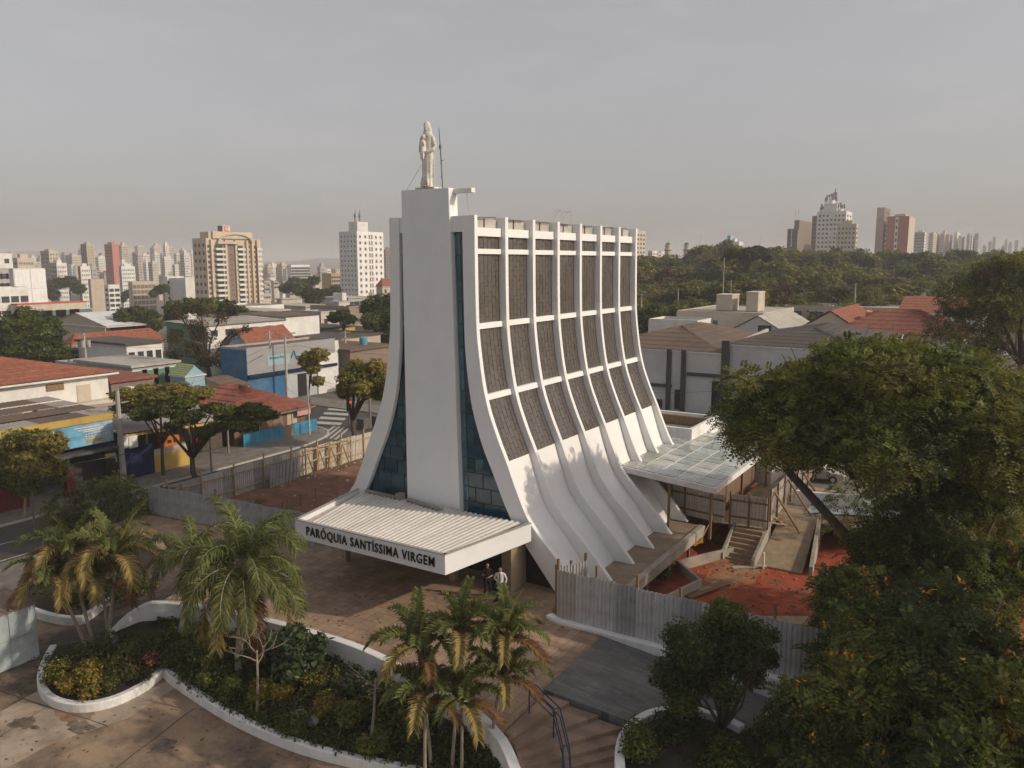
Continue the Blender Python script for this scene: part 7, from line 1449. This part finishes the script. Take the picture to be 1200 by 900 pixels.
for k, (a, c) in enumerate((((pb.x, pb.y, 5.6), (p2.x, p2.y, 5.4)), ((pb.x, pb.y, 4.9), (p2.x, p2.y, 4.6)), ((p2.x, p2.y, 6.0), (p5.x, p5.y, 5.0)), ((p4.x, p4.y, 5.8), (p9.x, p9.y, 3.6)), ((p3.x, p3.y, 5.9), (p9.x + 3, p9.y + 14, 5.0)))):
    wire(['topmost street cable leaving the thick lamp pole', 'lowest street cable leaving the thick lamp pole', 'cable from the crossarm pole back to the transformer pole', 'cable from the distant pole down to the dark pole', 'cable from the taller pole towards the church fin'][k], a, c)
t = thing('traffic_light', 'traffic light showing red on the vase shaped tree side of the crossing', 'traffic light', tuple(atz(409, 500, -1.7))); q = atz(409, 500, -1.7); D_ = dep(q); c = atD(409, 473, D_); b = MB(); b.tube([q, c], .06, 6); part('pole', b, DGR, t); b = MB(); b.box(c.x - .2, c.x + .14, c.y - .2, c.y + .2, c.z - .8, c.z + .5); part('housing', b, BLACK, t)
em = bpy.data.materials.new('red_signal'); em.use_nodes = True; em.node_tree.nodes['Principled BSDF'].inputs['Base Color'].default_value = (.5, .02, .02, 1); em.node_tree.nodes['Principled BSDF'].inputs['Emission Color'].default_value = (1, .03, .03, 1); em.node_tree.nodes['Principled BSDF'].inputs['Emission Strength'].default_value = .8
b = MB(); b.tube([(c.x + .14, c.y, c.z + .15), (c.x + .17, c.y, c.z + .15)], .17, 10); part('red_lens', b, em, t)
t = thing('litter_bin', 'pair of dark mesh crates standing by the dark pole at the crossing', 'crate', (p9.x, p9.y - 1, -1.7)); b = MB(); b.box(p9.x - .5, p9.x + .5, p9.y - 1.6, p9.y - .4, -1.7, -.6); part('crate_body', b, DGR, t); b = MB(); b.box(p9.x - .5, p9.x + .5, p9.y + .5, p9.y + 1.8, -1.7, -.6); part('crate_body', b, DGR, t)
# --- vehicles
def vehicle(name, label, cat, loc, rotz, L_, W_, H_, paint, van=False, s0=.35):
    t = thing(name, label, cat, (0, 0, 0)); 
    pr = [(0, .3), (L_, .3), (L_, .62), (L_ - .1, .85), (L_ * .72, .95), (L_ * .60, H_ * .96), (L_ * .55, H_), (L_ * .2, H_), (L_ * .1, H_ * .94), (.05, .95), (0, .8)] if not van else [(0, .3), (L_, .3), (L_, 1.0), (L_ - .35, H_ * .62), (L_ - .6, H_ * .97), (L_ - .8, H_), (.1, H_), (0, H_ * .95)]
    b = MB(); v = []
    for yy, sc in ((-W_ / 2, 0), (-W_ / 2 + .08, 1), (W_ / 2 - .08, 1), (W_ / 2, 0)): pass
    n = len(pr); vv = [(x - L_ / 2, -W_ / 2 * (1 if z < 1 else .86), z) for x, z in pr] + [(x - L_ / 2, W_ / 2 * (1 if z < 1 else .86), z) for x, z in pr]
    b.add(vv, [tuple(range(n - 1, -1, -1))[::-1], tuple(range(2 * n - 1, n - 1, -1))] + [(i, n + i, n + (i + 1) % n, (i + 1) % n) for i in range(n)]); part('body', b, paint, t, bevel=.05)
    g = MB(); zz0, zz1 = (.98, H_ * .9) if not van else (H_ * .6, H_ * .9)
    for sg in (-1, 1): yy = sg * W_ / 2 * .88; g.add([(L_ * (.14 if not van else .1) - L_ / 2, yy * 1.04, zz0), (L_ * (.66 if not van else .8) - L_ / 2, yy * 1.04, zz0), (L_ * (.56 if not van else .78) - L_ / 2, yy * .985, zz1), (L_ * (.2 if not van else .1) - L_ / 2, yy * .985, zz1)], [(0, 1, 2, 3) if sg < 0 else (3, 2, 1, 0)])
    part('side_windows', g, WG, t); g = MB(); xa, xb = ((L_ * .715, L_ * .61) if not van else (L_ - .36, L_ - .58)); g.add([(xa - L_ / 2 + .03, -W_ * .4, zz0 + .02), (xa - L_ / 2 + .03, W_ * .4, zz0 + .02), (xb - L_ / 2 + .03, W_ * .37, zz1), (xb - L_ / 2 + .03, -W_ * .37, zz1)], [(0, 1, 2, 3)]); part('windscreen', g, WG, t)
    for xx in (L_ * .2, L_ * .8):
        for sg in (-1, 1): b = MB(); b.tube([(xx - L_ / 2, sg * (W_ / 2 - .2), .33), (xx - L_ / 2, sg * (W_ / 2 + .02), .33)], .33, 12); wl = part('wheel', b, BLACK, t); b = MB(); b.tube([(xx - L_ / 2, sg * (W_ / 2 + .02), .33), (xx - L_ / 2, sg * (W_ / 2 + .035), .33)], .18, 10); part('rim', b, STEEL, wl)
    for sg in (-1, 1): b = MB(); b.box(L_ / 2 - .03, L_ / 2 + .02, sg * W_ * .36 - .15, sg * W_ * .36 + .15, .6, .75); part('headlight', b, WHT, t)
    t.location = loc; t.rotation_euler.z = rotz; return t
q = atz(392, 452, -1.78); vehicle('delivery_van', 'dark van stopped by the grey shop at the end of the cross street', 'van', (q.x, q.y, -1.79), R(-20), 5.4, 2.1, 2.6, M('dark_green_paint', (.03, .045, .04), rough=.35), True)
q = atz(958, 562, -1.76); vehicle('parked_car', 'pale beige car parked beyond the umbrella tree trunk', 'car', (q.x, q.y, -1.76), R(5), 4.2, 1.75, 1.45, M('beige_car_paint', (.42, .38, .32), rough=.3))
q = atD(89, 392, 150); vehicle('parked_car', 'dark car parked beside the open market shed', 'car', (q.x, q.y, gz(q.x, q.y)), R(80), 4.2, 1.75, 1.45, M('dark_car_paint', (.03, .03, .04), rough=.3))

# ================================================================== the two people under the canopy
SKIN = mat('skin', (.36, .20, .14), .6, .05); SHIRTW = mat('white_shirt', (.66, .66, .70), .8, .05, 6); BLKC = mat('black_cloth', (.012, .012, .014), .85, .2, 6); HAIR = mat('dark_hair', (.012, .009, .008), .6, .2); SHOE = mat('black_shoes', (.01, .01, .01), .4, .1); SOLE = mat('pale_soles', (.5, .48, .45), .7, .1)
def person(label, pos, ang, shirt, arms, legs, sleeve, tie=False):
    """arms: list of (shoulder side, elbow, wrist, finger direction) in body space, x right, y forward (facing -y is front)"""
    t = thing('person', label, 'person', pos); b = MB()
    b.rings([[(rx * math.cos(a), .01 + ry * math.sin(a), z) for a in [2 * math.pi * j / 16 for j in range(16)]] for z, rx, ry in ((.84, .165, .11), (.92, .172, .118), (1.02, .155, .108), (1.15, .165, .112), (1.28, .18, .115), (1.38, .185, .10), (1.43, .14, .085), (1.47, .07, .065))])
    b.tube([(0, .01, 1.42), (0, -.005, 1.56)], [.062, .056], 10)
    hd = (0, -.02, 1.615); b.ell(hd, .078, .095, .115, 16, 12); b.ell((0, -.035, 1.55), .055, .065, .055, 12, 8)
    b.tube([(0, -.108, 1.625), (0, -.128, 1.595)], [.010, .017], 6)
    for sx in (-1, 1): b.ell((sx * .08, -.01, 1.61), .014, .026, .034, 7, 6)
    for (hipx, knee, ank, toe) in legs:
        b.tube([(hipx, 0, .90), (hipx * 1.05, 0, .80), knee, tuple(Vector(knee).lerp(Vector(ank), .3)), ank], [.105, .098, .066, .066, .05], 10)
        a = Vector(ank); tv = Vector((*toe, 0)).normalized(); b.tube([a + Vector((0, 0, .02)) - tv * .05, a + tv * .05 - Vector((0, 0, .03)), a + tv * .19 - Vector((0, 0, .055))], [.052, .05, .036], 9)
    for sx, el, wr, fd in arms:
        s = Vector((sx * .175, .01, 1.385)); el, wr = Vector(el), Vector(wr); b.tube([s - Vector((sx * .05, 0, 0)), s + Vector((sx * .02, 0, -.03)), s.lerp(el, .5), el], [.062, .066, .056, .046], 9); b.tube([el, el.lerp(wr, .35), wr], [.046, .044, .029], 9)
        f = Vector(fd).normalized(); side = f.cross(Vector((0, 0, 1))); side = side.normalized() if side.length > .1 else Vector((1, 0, 0)); pl_ = wr + f * .045; b.tube([wr, pl_, wr + f * .085], [.027, .036, .034], 8)
        nn = side.cross(f)
        for k, ln in enumerate((.065, .076, .072, .055)): o = wr + f * .085 + side * (-.027 + .018 * k); b.tube([o, o + f * ln * .55, o + f * ln * .95 - nn * ln * .3], [.0095, .009, .0075], 6)
        o = wr + f * .03 + side * -.03; b.tube([o, o + f * .03 - side * .025, o + f * .062 - side * .03], [.012, .011, .009], 6)
    Mx = Matrix.Translation(Vector(pos)) @ Matrix.Rotation(ang, 4, 'Z'); inv = Mx.inverted(); b.v = [tuple(Mx @ Vector(v)) for v in b.v]
    A = [(Vector(el), Vector(wr)) for _, el, wr, _ in arms]
    def mf(c):
        p = inv @ c
        if p.z > 1.475: return 0
        for el, wr in A:
            u = max(0, min(1.0, (p - el).dot(wr - el) / (wr - el).length_squared)); dd = (el.lerp(wr, u) - p).length
            if (p - wr).length < .19 and (p - wr).dot(wr - el) > -.002: return 0
            if dd < .062 and sleeve == 'short' and u > .12: return 0
        if p.z < .085: return 3
        if p.z < .92 and not any((el.lerp(wr, max(0, min(1, (p - el).dot(wr - el) / (wr - el).length_squared))) - p).length < .075 for el, wr in A): return 2
        return 1
    remesh('body', b, .0085, [SKIN, shirt, BLKC, SHOE], t, mf, 2)
    h = MB(); h.ell((0, .004, 1.645), .086, .098, .10, 16, 10); h.v = [(x, y if not (y < -.045 and z < 1.675) else y + .07, max(z, 1.575 if y > .02 else 1.64)) for x, y, z in h.v]; h.v = [tuple(Mx @ Vector(v)) for v in h.v]; part('hair', h, HAIR, t, smooth=True)
    e = MB()
    for sx in (-1, 1): e.ell((sx * .03, -.105, 1.632), .011, .008, .007, 8, 6)
    e.v = [tuple(Mx @ Vector(v)) for v in e.v]; part('eyes', e, BLACK, t)
    m_ = MB(); m_.ell((0, -.104, 1.567), .022, .008, .006, 8, 6); m_.v = [tuple(Mx @ Vector(v)) for v in m_.v]; part('mouth', m_, mat('lips', (.28, .10, .09), .6), t)
    if tie: k = MB(); k.prism([(-.016, -.128), (.016, -.128), (.02, -.112), (-.02, -.112)], 1.0, 1.42); k.v = [tuple(Mx @ Vector((x, y - (.012 if z < 1.2 else -.03), z))) for x, y, z in k.v]; part('tie', k, BLKC, t)
    c = MB(); c.prism([(.17 * math.cos(a), .01 + .118 * math.sin(a)) for a in [2 * math.pi * j / 16 for j in range(16)]], .925, .965); c.v = [tuple(Mx @ Vector(v)) for v in c.v]; part('belt', c, SHOE, t)
    s_ = MB()
    for (hipx, knee, ank, toe) in legs: a = Vector(ank); tv = Vector((*toe, 0)).normalized(); n_ = Vector((-tv.y, tv.x, 0)); s_.bar(a - tv * .09 - Vector((0, 0, .088)), a + tv * .22 - Vector((0, 0, .088)), .085, .022)
    s_.v = [tuple(Mx @ Vector((v[0], v[1], max(v[2], .002)))) for v in s_.v]; part('soles', s_, SOLE if sleeve == 'short' else SHOE, t)
    return t
person('person in a black t-shirt and black trousers holding a phone under the canopy', (-20.92, 31.2, 0), R(38), BLKC,
       [(-1, (-.27, -.02, 1.12), (-.17, -.22, 1.18), (.3, -.6, .55)), (1, (.27, -.03, 1.10), (.02, -.24, 1.06), (-1, -.2, .05))],
       [(-.085, (-.10, -.02, .49), (-.12, .01, .10), (-.35, -1)), (.085, (.12, -.01, .49), (.15, 0, .10), (.3, -1))], 'short')
person('person in a white shirt, dark tie and black trousers with a jacket over the arm', (-20.1, 31.1, 0), R(20), SHIRTW,
       [(-1, (-.30, .02, 1.13), (-.13, -.19, 1.08), (.7, -.5, -.1)), (1, (.30, .04, 1.12), (.27, -.06, .88), (.0, -.25, -1))],
       [(-.085, (-.11, -.05, .49), (-.16, -.03, .10), (-.6, -1)), (.085, (.11, .02, .49), (.13, .12, .10), (.35, -1))], 'long', True)
ja = thing('jacket', 'black jacket hanging over the forearm of the person in the white shirt', 'jacket', (-20.35, 30.95, .45)); b = MB(); Mx = Matrix.Translation(Vector((-20.1, 31.1, 0))) @ Matrix.Rotation(R(20), 4, 'Z')
P = [[tuple(Mx @ Vector((-.37 + .26 * i / 6, -.16 - .03 * math.sin(i * 1.9) - (.06 if j == 0 else .0) + .015 * j, 1.10 - .58 * j / 6 + .02 * math.sin(i * 2)))) for i in range(7)] for j in range(7)]; P2_ = [[tuple(Mx @ Vector((-.37 + .26 * i / 6, -.06 + .03 * math.sin(i * 1.7), 1.10 - .5 * j / 6))) for i in range(7)] for j in range(7)]; b.grid(P); b.grid([P[0], P2_[0]]); b.grid(P2_[::-1]); part('cloth', b, BLKC, ja)

# ------------------------------------------------ air
hz = bpy.data.materials.new('air_haze'); hz.use_nodes = True; hz.node_tree.nodes.clear(); pv = hz.node_tree.nodes.new('ShaderNodeVolumePrincipled'); oo = hz.node_tree.nodes.new('ShaderNodeOutputMaterial')
pv.inputs['Color'].default_value = (.985, .965, .955, 1); pv.inputs['Density'].default_value = HAZE = 0.00044; pv.inputs['Anisotropy'].default_value = 0.0; hz.node_tree.links.new(pv.outputs[0], oo.inputs['Volume'])
b = MB(); b.box(-7000, 4500, -2000, 7000, -15, 75); h = part('haze', b, hz); h['kind'] = 'stuff'; h['label'] = 'thin pale haze lying over the city'
name_by_neighbours()
